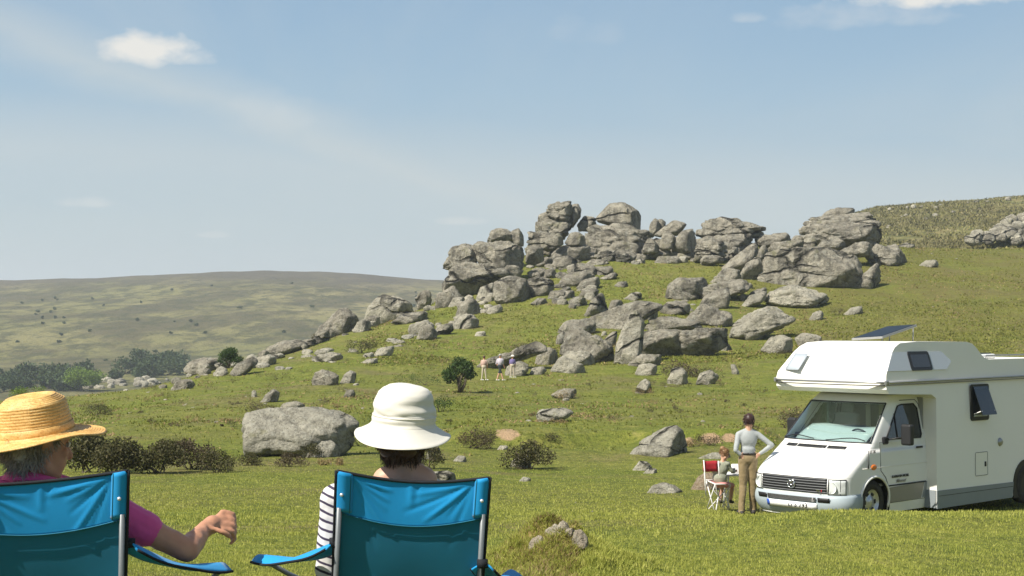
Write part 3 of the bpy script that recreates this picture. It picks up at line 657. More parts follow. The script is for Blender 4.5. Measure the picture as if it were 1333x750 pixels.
# the middle group of slabs
rock([(766,417),(790,409),(815,398),(838,391),(856,391),(864,400),(850,407),(815,428),(800,430),(786,427),(780,421)], 'long whale-like slab lying across the middle of the slope', split=.85, k=40, rough=.6, sub=5, thick=.7)
rock([(724,433),(735,418),(765,413),(776,420),(778,430),(765,435),(740,435)], 'dark low slab with a shadowed end at the tip of the whale-like slab', split=.75, cells=5)
rock([(729,460),(735,432),(745,423),(765,431),(786,442),(799,456),(798,469),(785,473),(760,467),(738,464)], 'big domed boulder crossed by long curved cracks', split=.85, cells=4, sub=5, cdepth=.09, aniso=(.35,.6,1.6), k=18, thick=.9)
rock([(730,466),(738,456),(760,456),(777,463),(777,476),(755,477)], 'pale lens-shaped slab leaning on the domed boulder', mat=M_ROCKP, cells=3, aniso=(.4,.5,2), under=.35)
rock([(716,485),(728,468),(735,463),(758,476),(763,484),(740,487)], 'pale triangular slab at the foot of the domed boulder', mat=M_ROCKP, k=52)
rock([(723,450),(726,438),(734,430),(737,437),(733,449)], 'small dark stone squeezed against the domed boulder', sub=3, name='stone', cat='stone')
rock([(784,447),(795,436),(804,431),(801,447),(795,452)], 'small block in the gap behind the domed boulder', sub=3)
rock([(782,437),(784,432),(789,431),(790,436),(786,438)], 'little white stone on the grass behind the domed boulder', sub=3, name='stone', cat='stone', mat=M_ROCKP)
rock([(798,475),(802,450),(808,434),(820,412),(831,403),(839,409),(838,428),(834,445),(834,465),(828,473)], 'tall pale standing slab, smoothest and lightest of the slope', mat=M_ROCKP, split=.9, k=44, rough=.5, thick=.7, sub=5)
rock([(832,414),(836,401),(846,399),(856,405),(858,414),(842,417)], 'brown-topped block perched behind the pale standing slab', split=.4)
rock([(836,428),(843,414),(870,411),(900,417),(917,420),(906,428),(870,431),(845,432)], 'flat-topped dark slab lying behind the long block', cells=6, aniso=(.4,.6,2), under=.5)
rock([(829,440),(832,431),(860,429),(900,427),(900,450),(888,464),(868,468),(834,466),(830,452)], 'long wall-like block with pitted dark face beside the standing slab', split=.5, sub=5, k=56, under=.8, cells=4, thick=.8)
rock([(878,455),(880,431),(905,427),(936,424),(953,427),(954,437),(938,448),(915,458),(890,466)], 'tapering end of the wall-like block, dark under its flat top', split=.3, sub=5, k=56, under=.8, cells=4, thick=.8)
rock([(815,476),(832,460),(860,460),(863,470),(845,478)], 'low broken slab at the foot of the wall-like block', cells=6)
rock([(926,443),(930,431),(938,437),(954,454),(945,458),(936,457)], 'small pale pointed stone leaning at the end of the wall-like block', mat=M_ROCKP, k=52, sub=4)
rock([(864,390),(868,371),(878,362),(910,361),(923,366),(913,382),(900,390),(880,391)], 'heavy square-ended boulder with a black shaded end above the slabs', split=.55, k=56, under=.2, sub=5, thick=.9)
rock([(906,393),(912,378),(930,369),(955,364),(970,363),(978,370),(973,380),(955,383),(925,389),(915,393)], 'long humped slab curving behind the heavy square-ended boulder', split=.85, under=.45, sub=5)
rock([(911,400),(920,385),(935,377),(948,374),(951,388),(947,401),(930,403)], 'tilted grey slab in front of the long humped one', split=.85, k=48)
rock([(858,404),(870,393),(890,391),(899,398),(895,406),(870,411)], 'low rounded boulder in the grass between two slab groups', cells=4)
rock([(891,417),(905,402),(915,395),(951,408),(954,418),(945,426),(920,423)], 'dark tent-shaped slab pair above the wall-like block', cells=3, k=48, split=.8)
rock([(948,440),(955,422),(975,405),(1000,397),(1030,399),(1041,407),(1037,418),(1025,424),(1000,430),(985,438),(968,444),(953,444)], 'large pale split slab with a dark slot, below the overhanging boulder', mat=M_ROCKP, split=.8, under=.4, cells=5, sub=5, thick=.8)
rock([(961,401),(975,385),(990,380),(999,379),(993,390),(985,396)], 'pale flat slab wedged between two larger slabs', mat=M_ROCKP)
rock([(991,391),(1005,378),(1030,369),(1060,377),(1083,387),(1081,392),(1055,402),(1020,400)], 'long grey-white flat slab just under the overhanging boulder', mat=M_ROCKP, split=.7, cells=3, sub=5)
rock([(960,390),(978,380),(990,374),(1000,373),(999,380),(975,390)], 'rough narrow stone beside the long humped slab', cells=6)
rock([(990,458),(1005,440),(1020,436),(1033,443),(1031,455),(1010,461)], 'pale boulder bedded in brown turf above the white motorhome', mat=M_ROCKP)
rock([(1034,441),(1045,432),(1068,437),(1074,447),(1055,452),(1041,451)], 'lichen-spotted boulder in a heathery hollow on the slope above the motorhome', mat=M_ROCKP, cells=5)
rock([(1052,417),(1058,408),(1068,404),(1073,411),(1062,418)], 'small whitish rock on the slope above the spotted boulder', mat=M_ROCKP, sub=3)
rock([(1096,411),(1108,401),(1124,398),(1122,405),(1106,412)], 'pale low rock with brown bracken beside it high above the motorhome', mat=M_ROCKP, sub=3)
rock([(695,474),(700,457),(712,452),(724,456),(727,465),(716,475),(700,476)], 'dull grey cube of rock near the walkers', split=.55, k=48)
rock([(618,481),(640,468),(680,455),(700,445),(714,445),(715,456),(690,462),(660,473),(640,481)], 'long low rib of dark rock running up behind the walkers', split=.9, under=.7, cells=6, thick=.5, sub=5)
rock([(657,490),(662,478),(676,471),(688,470),(688,483),(680,490)], 'pale squarish rock the walkers are passing', mat=M_ROCKP, split=.85)
rock([(689,488),(693,479),(706,477),(712,483),(700,489)], 'low pale rock beside the squarish one the walkers pass', mat=M_ROCKP, sub=3)
rock([(826,488),(832,475),(845,473),(856,477),(851,487),(835,490)], 'rounded whitish stone on the grass below the standing slab', mat=M_ROCKP, sub=4)
rock([(826,512),(830,500),(840,493),(846,497),(849,508),(838,513)], 'white stone poking from a tuft of bracken', mat=M_ROCKP, cells=4)
rock([(868,497),(874,480),(885,477),(897,485),(896,497),(880,502)], 'ribbed white rock half buried in a heathery mound', mat=M_ROCKP, cells=8)
rock([(904,502),(912,486),(925,481),(937,488),(926,500)], 'white rock on the shaded end of the heathery mound', mat=M_ROCKP, cells=6)
rock([(954,489),(951,474),(957,475),(963,486)], 'thin pale stone standing on the slope', mat=M_ROCKP, sub=3, name='stone', cat='stone')
rock([(716,514),(730,506),(745,505),(752,512),(735,520)], 'lichened rock capping a bracken hummock in the mid slope', mat=M_ROCKP, cells=8)
rock([(698,540),(702,533),(745,530),(749,538),(740,544),(725,549),(705,551)], 'flat-topped oblong rock alone on the lower slope', mat=M_ROCKN, split=.9, under=.55, k=48, sub=4, cells=3)
rock([(730,523),(735,518),(742,519),(742,523)], 'tiny white stone on the lower slope', mat=M_ROCKP, sub=3, name='stone', cat='stone')
# foot of the slope and the flat
rock([(813,595),(835,573),(862,556),(875,554),(888,566),(897,587),(885,592),(860,594)], 'wedge-shaped grey boulder, one face lit and one dark, on the flat grass', mat=M_ROCKN, split=.62, k=56, sub=5, thick=1.1, rough=.8)
rock([(820,613),(832,600),(842,601),(849,608),(835,614)], 'small round-backed stone, larger of a pair on the flat grass', mat=M_ROCKN, name='stone', cat='stone', k=14)
rock([(836,616),(845,609),(855,611),(856,616),(845,618)], 'small round-backed stone, smaller of a pair on the flat grass', mat=M_ROCKN, name='stone', cat='stone', k=14)
rock([(840,642),(850,631),(862,628),(875,632),(890,641),(860,644)], 'flat pale stone lying in the grass between chairs and motorhome', mat=M_ROCKN, name='stone', cat='stone')
rock([(898,636),(908,621),(918,615),(930,616),(937,634),(915,639)], 'smooth tan rounded stone behind the red camp chair', mat=M_ROCKT, name='stone', cat='stone', k=12, rough=.5)
rock([(905,597),(925,589),(952,590),(948,597),(925,599)], 'long low slab at the foot of the bank behind the picnic table', mat=M_ROCKN, name='stone', cat='stone')
rock([(658,609),(670,595),(680,590),(690,593),(692,606),(675,610)], 'grey stone enclosed by a small gorse bush', mat=M_ROCKN, name='stone', cat='stone')
rock([(645,586),(652,580),(662,581),(662,587)], 'white stone below the patch of bare sandy soil', mat=M_ROCKP, name='stone', cat='stone', sub=3)
rock([(672,628),(682,621),(690,623),(692,628)], 'small pale stone in open grass beside the blue chair', mat=M_ROCKN, name='stone', cat='stone', sub=3)
rock([(553,624),(565,614),(580,613),(593,618),(594,626),(570,628)], 'long pale stone in the grass beyond the hatted woman', mat=M_ROCKN, name='stone', cat='stone')
rock([(588,600),(596,593),(605,594),(608,600),(594,602)], 'flat pale stone beside the sandy bank', mat=M_ROCKN, name='stone', cat='stone', sub=3)
rock([(553,598),(558,582),(568,578),(574,588),(570,600)], 'pale rock showing from the speckled gorse on the flat', mat=M_ROCKP, name='stone', cat='stone')
rock([(698,712),(706,692),(722,680),(738,676),(750,684),(754,698),(748,712)], 'broken cream stone cropping out of the grassy hummock in the near grass', mat=M_ROCKC, cells=18, sub=5, cdepth=.17, Y=12.60, thick=.6, sink=.3, up=1.0, tilt=.7)
rock([(740,712),(744,692),(754,688),(764,698),(768,712)], 'small cream stone beside the broken one on the hummock', name='stone', cat='stone', mat=M_ROCKC, cells=7, Y=12.50, sink=.3, up=.9)
rock([(684,714),(690,701),(702,696),(712,704),(712,714)], 'low cream stone on the earthy flank of the hummock', name='stone', cat='stone', mat=M_ROCKC, cells=7, Y=12.52, sink=.3, up=.9)
# the huge flat boulder and its companions
rock([(316,562),(320,539),(339,533),(382,532),(417,529),(448,530),(463,539),(467,550),(461,572),(446,588),(424,595),(350,596),(320,592)], 'huge long smooth granite boulder lying beyond the chairs', mat=M_ROCKN, split=.93, sub=5, k=22, rough=.8, thick=.9, sink=.03, up=.5)
rock([(391,598),(399,576),(430,571),(443,580),(443,594),(420,600)], 'lower block butted under the end of the huge long boulder', mat=M_ROCKN, Y=45.6, split=.8, k=40)
rock([(358,536),(368,525),(385,522),(397,528),(392,536)], 'speckled rock showing over the top of the huge long boulder', mat=M_ROCKP, cells=5)
rock([(336,525),(345,515),(356,506),(364,510),(361,520),(348,525)], 'grey wedge-shaped stone on the slope above the huge long boulder', split=.6, k=52)
rock([(327,518),(328,508),(333,509),(335,518)], 'little white upright stone beside the grey wedge-shaped stone', mat=M_ROCKP, sub=3, name='stone', cat='stone')
rock([(406,503),(408,485),(420,480),(438,487),(442,497),(425,502)], 'dark knobbly boulder, larger of two above the huge long boulder', cells=6)
rock([(442,498),(448,487),(455,482),(464,486),(461,496),(450,500)], 'pale-sided boulder, smaller of two above the huge long boulder', mat=M_ROCKP)
rock([(447,516),(452,508),(460,507),(463,514),(455,518)], 'knobbly grey stone in rough turf uphill of the huge long boulder', sub=3, name='stone', cat='stone')
rock([(222,508),(230,497),(245,493),(254,500),(242,509)], 'dark clump of rock on the valley brow', cells=6)
rock([(238,478),(250,462),(262,457),(280,458),(291,465),(280,473),(262,478)], 'pale block with a dark end on the valley brow next to a dark tree', Y=118, split=.6, k=48, settle=True)
rock([(299,488),(310,474),(330,464),(336,470),(322,483),(305,490)], 'grey sloping slab beside the dark tree on the brow', split=.8)
rock([(324,478),(335,466),(350,461),(360,470),(345,478)], 'lumpy white rock uphill of the sloping slab on the brow', mat=M_ROCKP, cells=8)
rock([(337,456),(350,442),(370,433),(390,432),(401,437),(385,448),(360,455)], 'long rounded slab along the skyline of the valley brow', Y=131, split=.85, under=.4, settle=True)
rock([(404,438),(420,420),(435,402),(444,400),(455,412),(468,430),(445,436),(420,439)], 'sharp triangular boulder on the valley skyline', split=.6, k=52, sub=5)
rock([(406,416),(415,405),(430,402),(428,416),(412,421)], 'blocks piled behind the sharp triangular boulder', cells=8)
rock([(378,444),(385,433),(400,428),(408,433),(395,442)], 'dark rock downhill of the sharp triangular boulder', Y=138, settle=True)
rock([(472,420),(480,400),(492,386),(500,383),(520,387),(533,395),(538,403),(525,413),(505,418),(490,421)], 'large smooth pale boulder standing out on the valley skyline', mat=M_ROCKP, split=.72, k=44, rough=.5, sub=5)
rock([(508,419),(525,408),(545,405),(557,406),(554,417),(530,422)], 'dark-ended slab at the foot of the large smooth pale boulder', split=.7, under=.4)
rock([(459,429),(465,420),(475,415),(483,420),(481,429),(466,434)], 'small pale block beside the large smooth pale boulder', mat=M_ROCKP, sub=4)
rock([(531,434),(537,422),(555,416),(566,420),(563,431),(545,436)], 'cracked pale rock on the slope by the valley end', mat=M_ROCKP, cells=6)
rock([(405,468),(415,462),(432,458),(447,460),(446,467),(425,472)], 'flat white rock shelf beside a heather clump', mat=M_ROCKP, cells=6)
rock([(487,463),(492,454),(505,451),(512,457),(505,465)], 'white rock beside the dark heather clump', mat=M_ROCKP, cells=4)
rock([(467,473),(478,467),(492,466),(490,472),(476,475)], 'flat tan stone below the dark heather clump', mat=M_ROCKP, sub=3, name='stone', cat='stone')

# --- loose stones and lesser blocks
def scatter(n, gen, label, group, wr, hr=(.45, .8), mats=(M_ROCK, M_ROCKP), name='stone', cat='stone', seed=0, sub=3, Y=None, hill=False, **kw):
    rs = random.Random(seed)
    for _ in range(n):
        px, py = gen(rs); w = rs.uniform(*wr) ; h = w * rs.uniform(*hr)
        if hill:
            py = max(py, float(np.interp(px, [1120, 1250, 1333], [272, 261, 255])) + 5)
            Yh = hill_hit(px, py)
            if Yh is None: continue
        k = rs.randint(5, 8); a0 = rs.random() * 6
        p = [(px + w / 2 * math.cos(a0 + i * 6.283 / k) * rs.uniform(.75, 1.1), py - h / 2 + h / 2 * math.sin(a0 + i * 6.283 / k) * rs.uniform(.75, 1.1)) for i in range(k)]
        rock(p, label, name=name, cat=cat, group=group, mat=rs.choice(mats), sub=sub, seed=rs.randint(0, 9999), split=rs.uniform(.45, .85), Y=(Yh if hill else (Y(rs, py) if Y else None)), thick=rs.uniform(.7, 1.1), **kw)
def hill_hit(px, py):
    d = at(px, py, 1.0); ys = np.linspace(230, 470, 300); gap = d.z * ys - Zg(d.x * ys, ys); ok = np.where(gap < 0)[0]
    return float(ys[ok[0]]) if len(ok) else None
def box(x0, x1, y0, y1): return lambda r: (r.uniform(x0, x1), r.uniform(y0, y1))
def line(pts, dy):
    def g(r):
        i = r.randrange(len(pts) - 1); t = r.random(); a, b = pts[i], pts[i + 1]
        return a[0] + (b[0] - a[0]) * t, a[1] + (b[1] - a[1]) * t + r.uniform(-dy, dy)
    return g
scatter(46, line([(690, 340), (720, 338), (770, 332), (800, 334), (850, 330), (900, 332)], 12), 'middle-sized granite block filling the rocky ridge under the summit', 'filling blocks of the summit ridge', (13, 30), (.45, .75), (M_ROCK,), name='granite_block', cat='boulder', seed=21, sub=4)
scatter(26, line([(900, 345), (950, 342), (985, 330), (1030, 326), (1090, 328), (1150, 338)], 9), 'middle-sized granite block filling the rocky ridge between the central and far crags', 'filling blocks of the far ridge', (12, 26), (.45, .75), (M_ROCK,), name='granite_block', cat='boulder', seed=22, sub=4)
scatter(24, line([(690, 375), (720, 370), (750, 372), (770, 365), (720, 355), (690, 350)], 10), 'middle-sized block wedged in the boulder field below the summit tower', 'wedged blocks of the summit boulder field', (12, 24), (.45, .75), (M_ROCK,), name='granite_block', cat='boulder', seed=23, sub=4)
scatter(42, line([(690, 352), (705, 375), (735, 395), (770, 385), (750, 345), (715, 355)], 12), 'small grey stone filling gaps in the boulder field below the summit tower', 'small stones of the summit boulder field', (7, 18), seed=1)
scatter(34, line([(545, 395), (575, 405), (610, 400), (640, 400), (600, 425), (560, 435), (640, 410)], 9), 'small grey stone strewn below the cliff-like crag', 'stones below the cliff-like crag', (6, 17), seed=2)
scatter(30, line([(385, 448), (410, 438), (440, 440), (480, 428), (520, 420), (555, 402), (575, 395)], 8), 'small grey stone on the brow between the triangular and smooth pale boulders', 'stones along the upper valley brow', (6, 18), seed=3)
scatter(44, line([(110, 512), (150, 502), (185, 500), (225, 503), (255, 490), (290, 485), (330, 475), (385, 452)], 6), 'small grey stone along the lower valley brow', 'stones along the lower valley brow', (6, 20), seed=4)
scatter(18, line([(770, 345), (810, 340), (860, 341), (900, 340), (940, 342)], 6), 'small flat stone under the ledges at the head of the green slope', 'stones under the summit ledges', (6, 18), seed=5)
scatter(18, line([(890, 372), (920, 372), (950, 360), (985, 372), (960, 395), (890, 400), (905, 412)], 7), 'small grey stone lodged among the leaning slabs', 'stones among the leaning slabs', (6, 17), seed=6)
scatter(10, line([(1100, 328), (1125, 330), (1160, 345), (1175, 343)], 5), 'small grey stone in the rubble below the far crag', 'stones below the far crag', (6, 14), seed=7)
scatter(46, box(300, 990, 420, 560), 'pale little stone dotted on the open green slope', 'stones dotted on the open slope', (3.5, 9), (.3, .6), (M_ROCKP, M_ROCKN), seed=8)
scatter(30, line([(285, 484), (340, 478), (400, 470), (460, 462), (520, 452), (570, 440)], 11), 'low pale rock embedded in the turf below the valley brow', 'rocks embedded below the valley brow', (8, 22), (.28, .5), (M_ROCKP, M_ROCKN), name='granite_block', cat='boulder', seed=24)
scatter(14, box(1100, 1330, 330, 430), 'tiny pale stone on the dry upper slope behind the motorhome', 'stones on the dry upper slope', (3, 6), (.4, .7), (M_ROCKP,), seed=9)
scatter(22, box(120, 330, 505, 560), 'tiny pale stone in the turf before the gorse thicket', 'stones in the turf before the gorse', (3, 8), (.25, .5), (M_ROCKP,), seed=10)
scatter(12, box(600, 930, 600, 700), 'small pebble lying in the short grass of the flat', 'pebbles on the flat', (2.5, 6), (.35, .55), (M_ROCKN,), seed=11)
# the stacked outcrop on the hill to the right
def outc(r):
    px = r.uniform(1262, 1345); top = np.interp(px, [1258, 1275, 1300, 1318, 1345], [312, 305, 297, 283, 279])
    return px, r.uniform(top + 6, 320)
scatter(64, outc, 'rounded block of the stacked outcrop on the heathery hill', 'blocks of the stacked hill outcrop', (11, 22), (.5, .85), (M_ROCK, M_ROCKP), name='granite_block', cat='boulder', seed=12, Y=lambda r, py: 216 + (320 - py) * .22, sink=.05, base_off=0)
scatter(22, line([(1150, 290), (1200, 275), (1260, 262), (1333, 258)], 14), 'far little boulder on the heathery hill', 'boulders on the heathery hill', (3.5, 9), (.5, .8), (M_ROCK, M_ROCKP), seed=13, Y=lambda r, py: None, hill=True, settle=True)
# ------------------------------------------------------------------ shape helpers
def bm_obj(name, bm, mat, parent=None, smooth=False, bevel=0, seg=2, angle=30):
    if bevel:
        es = [e for e in bm.edges if len(e.link_faces) == 2 and e.calc_face_angle(0) > math.radians(angle)]
        bmesh.ops.bevel(bm, geom=es, offset=bevel, segments=seg, profile=.5, affect='EDGES', clamp_overlap=True)
    bmesh.ops.recalc_face_normals(bm, faces=bm.faces[:])
    me = bpy.data.meshes.new(name); bm.to_mesh(me); bm.free()
    return link(name, me, mat, parent, smooth)

def add_box(bm, c, s, rot=None):
    r = bmesh.ops.create_cube(bm, size=1.0)
    M = Matrix.Translation(c) @ (rot.to_matrix().to_4x4() if rot else Matrix()) @ Matrix.Diagonal((s[0], s[1], s[2], 1))
    bmesh.ops.transform(bm, matrix=M, verts=r['verts']); return r['verts']

def box_obj(name, c, s, mat, parent=None, rot=None, bevel=.004, seg=1):
    bm = bmesh.new(); add_box(bm, c, s, rot); return bm_obj(name, bm, mat, parent, bevel=bevel, seg=seg)

def frame_of(d):
    d = d.normalized(); u = Vector((0, 0, 1)) if abs(d.z) < .9 else Vector((1, 0, 0))
    a = d.cross(u).normalized(); return a, d.cross(a).normalized()

def tube_bm(bm, pts, rad, n=8, cap=True):
    pts = [Vector(p) for p in pts]; rings = []
    if not isinstance(rad, (list, tuple)): rad = [rad] * len(pts)
    a = None
    for i, p in enumerate(pts):
        d = (pts[min(i + 1, len(pts) - 1)] - pts[max(i - 1, 0)]).normalized()
        if a is None: a, b = frame_of(d)
        else:
            a = (a - d * a.dot(d)).normalized(); b = d.cross(a)
        rings.append([bm.verts.new(p + (a * math.cos(k * 2 * math.pi / n) + b * math.sin(k * 2 * math.pi / n)) * rad[i]) for k in range(n)])
    for r, q in zip(rings, rings[1:]):
        for k in range(n): bm.faces.new((r[k], r[(k + 1) % n], q[(k + 1) % n], q[k]))
    if cap: bm.faces.new(rings[0]); bm.faces.new(rings[-1])
def tube_obj(name, pts, rad, mat, parent=None, n=8):
    bm = bmesh.new(); tube_bm(bm, pts, rad, n); return bm_obj(name, bm, mat, parent, smooth=True)

def grid_bm(bm, pts):
    """pts[i][j] -> quads"""
    V = [[bm.verts.new(p) for p in row] for row in pts]
    for i in range(len(V) - 1):
        for j in range(len(V[0]) - 1): bm.faces.new((V[i][j], V[i][j + 1], V[i + 1][j + 1], V[i + 1][j]))
    return V
def sheet_obj(name, pts, mat, parent=None, thick=.004, smooth=True):
    """a grid of points thickened into a thin solid sheet"""
    bm = bmesh.new(); grid_bm(bm, pts); bmesh.ops.recalc_face_normals(bm, faces=bm.faces[:])
    bm.normal_update()
    if thick: bmesh.ops.solidify(bm, geom=bm.faces[:], thickness=thick)
    return bm_obj(name, bm, mat, parent, smooth)

def prism_obj(name, pts, y0, y1, mat, parent=None, bevel=.004, axis='y', seg=1):
    """polygon in (x,z) pushed along y (or in (x,y) along z)"""
    bm = bmesh.new()
    f = (lambda p, w: (p[0], w, p[1])) if axis == 'y' else ((lambda p, w: (p[0], p[1], w)) if axis == 'z' else (lambda p, w: (w, p[0], p[1])))
    a = [bm.verts.new(f(p, y0)) for p in pts]; b = [bm.verts.new(f(p, y1)) for p in pts]
    bm.faces.new(a); bm.faces.new(b[::-1]); n = len(pts)
    for i in range(n): bm.faces.new((a[i], a[(i + 1) % n], b[(i + 1) % n], b[i]))
    return bm_obj(name, bm, mat, parent, bevel=bevel, seg=seg)

def lathe_obj(name, prof, mat, parent=None, n=48, M=None, deform=None, close=False):
    """prof: (radius, height) list"""
    bm = bmesh.new(); rings = []
    for r, z in prof:
        if r < 1e-5: rings.append([bm.verts.new((0, 0, z))]); continue
        rings.append([bm.verts.new((r * math.cos(k * 2 * math.pi / n), r * math.sin(k * 2 * math.pi / n), z)) for k in range(n)])
    for a, b in zip(rings, rings[1:]):
        for k in range(n):
            if len(a) == 1 and len(b) == 1: continue
            if len(a) == 1: bm.faces.new((a[0], b[k], b[(k + 1) % n]))
            elif len(b) == 1: bm.faces.new((a[k], a[(k + 1) % n], b[0]))
            else: bm.faces.new((a[k], a[(k + 1) % n], b[(k + 1) % n], b[k]))
    if deform:
        for v in bm.verts: v.co = deform(v.co)
    if M is not None: bmesh.ops.transform(bm, matrix=M, verts=bm.verts[:])
    return bm_obj(name, bm, mat, parent, smooth=True)

def text_obj(name, body, size, mat, parent, M, ext=.002, bold=0, shear=0, space=1.0):
    cu = bpy.data.curves.new(name, 'FONT'); cu.body = body; cu.size = size; cu.extrude = ext; cu.offset = bold; cu.shear = shear
    cu.align_x = 'CENTER'; cu.align_y = 'CENTER'; cu.resolution_u = 3; cu.space_character = space
    t = bpy.data.objects.new(name + '_src', cu); COL.objects.link(t)
    bpy.context.view_layer.update()
    me = bpy.data.meshes.new_from_object(t.evaluated_get(bpy.context.evaluated_depsgraph_get()))
    bpy.data.objects.remove(t); bpy.data.curves.remove(cu)
    me.transform(M); me.name = name
    return link(name, me, mat, parent)

# smooth bodies: closed prims fused by a voxel remesh; every face keeps the material of its nearest prim
def _capsule(p0, p1, r0, r1, n=14, flat=None):
    p0, p1 = Vector(p0), Vector(p1); d = p1 - p0
    if d.length < 1e-6: d = Vector((0, 0, 1e-4))
    a, b = frame_of(d); dn = d.normalized(); V = []; F = []
    st = []
    for k in range(5): th = math.pi / 2 * k / 5; st.append((p0 - dn * r0 * math.cos(th), r0 * math.sin(th)))
    m = 6
    for k in range(m + 1): t = k / m; st.append((p0.lerp(p1, t), r0 + (r1 - r0) * t))
    for k in range(4, -1, -1): th = math.pi / 2 * k / 5; st.append((p1 + dn * r1 * math.cos(th), r1 * math.sin(th)))
    for c, r in st:
        for k in range(n):
            o = (a * math.cos(2 * math.pi * k / n) + b * math.sin(2 * math.pi * k / n)) * max(r, 1e-4)
            if flat: ax = Vector(flat[:3]).normalized(); o = o - ax * o.dot(ax) * (1 - flat[3])
            V.append(c + o)
    for i in range(len(st) - 1):
        for k in range(n): F.append((i * n + k, i * n + (k + 1) % n, (i + 1) * n + (k + 1) % n, (i + 1) * n + k))
    F.append(tuple(range(n - 1, -1, -1))); F.append(tuple((len(st) - 1) * n + k for k in range(n)))
    return V, F
def blob(name, prims, mats, voxel, parent=None, smooth=6, sm_fac=.5, disp=None):
    """prims: ('c', p0, p1, r0, r1, slot[, flat]) or ('e', centre, (rx,ry,rz), euler, slot)"""
    V, F, info = [], [], []
    for p in prims:
        o = len(V)
        if p[0] == 'c':
            v, f = _capsule(p[1], p[2], p[3], p[4], flat=p[6] if len(p) > 6 else None)
            info.append(p)
        else:
            D, T_ = ico(3); R = Euler(p[3]).to_matrix(); c = Vector(p[1])
            v = [c + R @ Vector((x * p[2][0], y * p[2][1], z * p[2][2])) for x, y, z in D]; f = [tuple(t) for t in T_]
            info.append(p)
        V += v; F += [tuple(i + o for i in t) for t in f]
    me = bpy.data.meshes.new(name + '_src'); me.from_pydata([tuple(v) for v in V], [], F)
    ob = bpy.data.objects.new(name + '_src', me); COL.objects.link(ob)
    m = ob.modifiers.new('r', 'REMESH'); m.mode = 'VOXEL'; m.voxel_size = voxel
    if smooth: s = ob.modifiers.new('s', 'SMOOTH'); s.factor = sm_fac; s.iterations = smooth
    bpy.context.view_layer.update()
    out = bpy.data.meshes.new_from_object(ob.evaluated_get(bpy.context.evaluated_depsgraph_get()))
    bpy.data.objects.remove(ob); bpy.data.meshes.remove(me)
    out.name = name
    n = len(out.polygons); C = np.zeros(n * 3, np.float32); out.polygons.foreach_get('center', C); C = C.reshape(-1, 3).astype(float)
    best = np.full(n, 1e9); slot = np.zeros(n, int)
    for p in info:
        if p[0] == 'c':
            a, b = np.array(p[1], float), np.array(p[2], float); d = b - a; L = d @ d + 1e-12
            t = np.clip((C - a) @ d / L, 0, 1); rr = p[3] + (p[4] - p[3]) * t
            dist = np.linalg.norm(C - a - t[:, None] * d, axis=1) - rr; sl = p[5]
        else:
            R = np.array(Euler(p[3]).to_matrix()); q = (C - np.array(p[1])) @ R / np.array(p[2]); dist = (np.linalg.norm(q, axis=1) - 1) * min(p[2]); sl = p[4]
        w = dist < best; best[w] = dist[w]; slot[w] = sl
    if disp is not None:
        nv = len(out.vertices); co = np.zeros(nv * 3, np.float32); out.vertices.foreach_get('co', co); nn = np.zeros(nv * 3, np.float32); out.vertices.foreach_get('normal', nn)
        co = co.reshape(-1, 3).astype(float); nn = nn.reshape(-1, 3); co = co + nn * disp(co)[:, None]
        out.vertices.foreach_set('co', co.astype(np.float32).ravel())
    out.materials.clear()
    o = link(name, out, mats, parent, smooth=True)
    out.polygons.foreach_set('material_index', slot.astype(np.int32)); out.update()
    return o
def strands(name, roots, dirs, mat, parent, width=.003, seg=4, droop=.3, length=(.05, .09), rs=None, curl=.25, hug=None):
    """hair: thin ribbons that leave the roots along dirs and droop"""
    rs = rs or np.random.default_rng(3); V, F = [], []
    for p, d in zip(roots, dirs):
        p = Vector(p); d = Vector(d).normalized(); L = rs.uniform(*length); w = width * rs.uniform(.6, 1.3)
        side = d.cross(Vector(rs.normal(size=3))).normalized()
        cv = Vector(rs.normal(size=3)) * curl; base = len(V)
        for s in range(seg + 1):
            t = s / seg
            ww = w * (1 - .75 * t)
            V.append(p - side * ww); V.append(p + side * ww)
            if s < seg: F.append((base + 2 * s, base + 2 * s + 1, base + 2 * s + 3, base + 2 * s + 2))
            d = (d + Vector((0, 0, -droop)) / seg + cv / seg).normalized(); p = p + d * (L / seg)
            if hug: p = hug(p)
    me = np_mesh(name, np.array([v[:] for v in V]), np.array(F)); return link(name, me, mat, parent, smooth=True)
# ------------------------------------------------------------------ motorhome (local x = towards the rear, y = vehicle right, z = up)
M_VWHITE = pmat('van_white', (.80, .79, .75), .32, .5, coat=.3, var=(1.2, .25, (.72, .71, .66)))
M_VBODY = pmat('van_panel', (.86, .835, .76), .42, .45, var=(.7, .3, (.79, .765, .68)))
M_VGREY = pmat('van_skirt', (.235, .262, .275), .5, .4, var=(2, .4, (.19, .205, .21)))
M_VBUMP = pmat('van_bumper', (.36, .42, .445), .5, .4, var=(3, .35, (.29, .33, .345)))
M_VDECAL = pmat('van_decal', (.40, .44, .475), .45, .4)
M_VTAN = pmat('van_lower_door', (.27, .25, .215), .45, .4)
M_BLACK = pmat('black_plastic', (.018, .018, .019), .5, .4)
M_SEAM = pmat('seam', (.06, .06, .058), .8, .1)
M_RUBBER = pmat('tyre_rubber', (.028, .027, .026), .85, .25, var=(18, .6, (.075, .068, .055)))
M_CHROME = pmat('chrome', (.75, .75, .74), .18, .5, metal=1)
M_ALU = pmat('trim_aluminium', (.36, .36, .35), .35, .5, metal=.7)
M_SLAT = pmat('grille_slat', (.20, .205, .21), .4, .5)
M_REFL = pmat('reflector', (.80, .81, .80), .4, .6)
M_RIM = pmat('wheel_rim', (.55, .56, .57), .35, .5, metal=.6)
M_ORANGE = pmat('indicator_orange', (.72, .20, .03), .25, .5)
M_PLATE = pmat('plate_white', (.82, .82, .80), .4)
M_BLUE = pmat('plate_blue', (.03, .09, .42), .4)
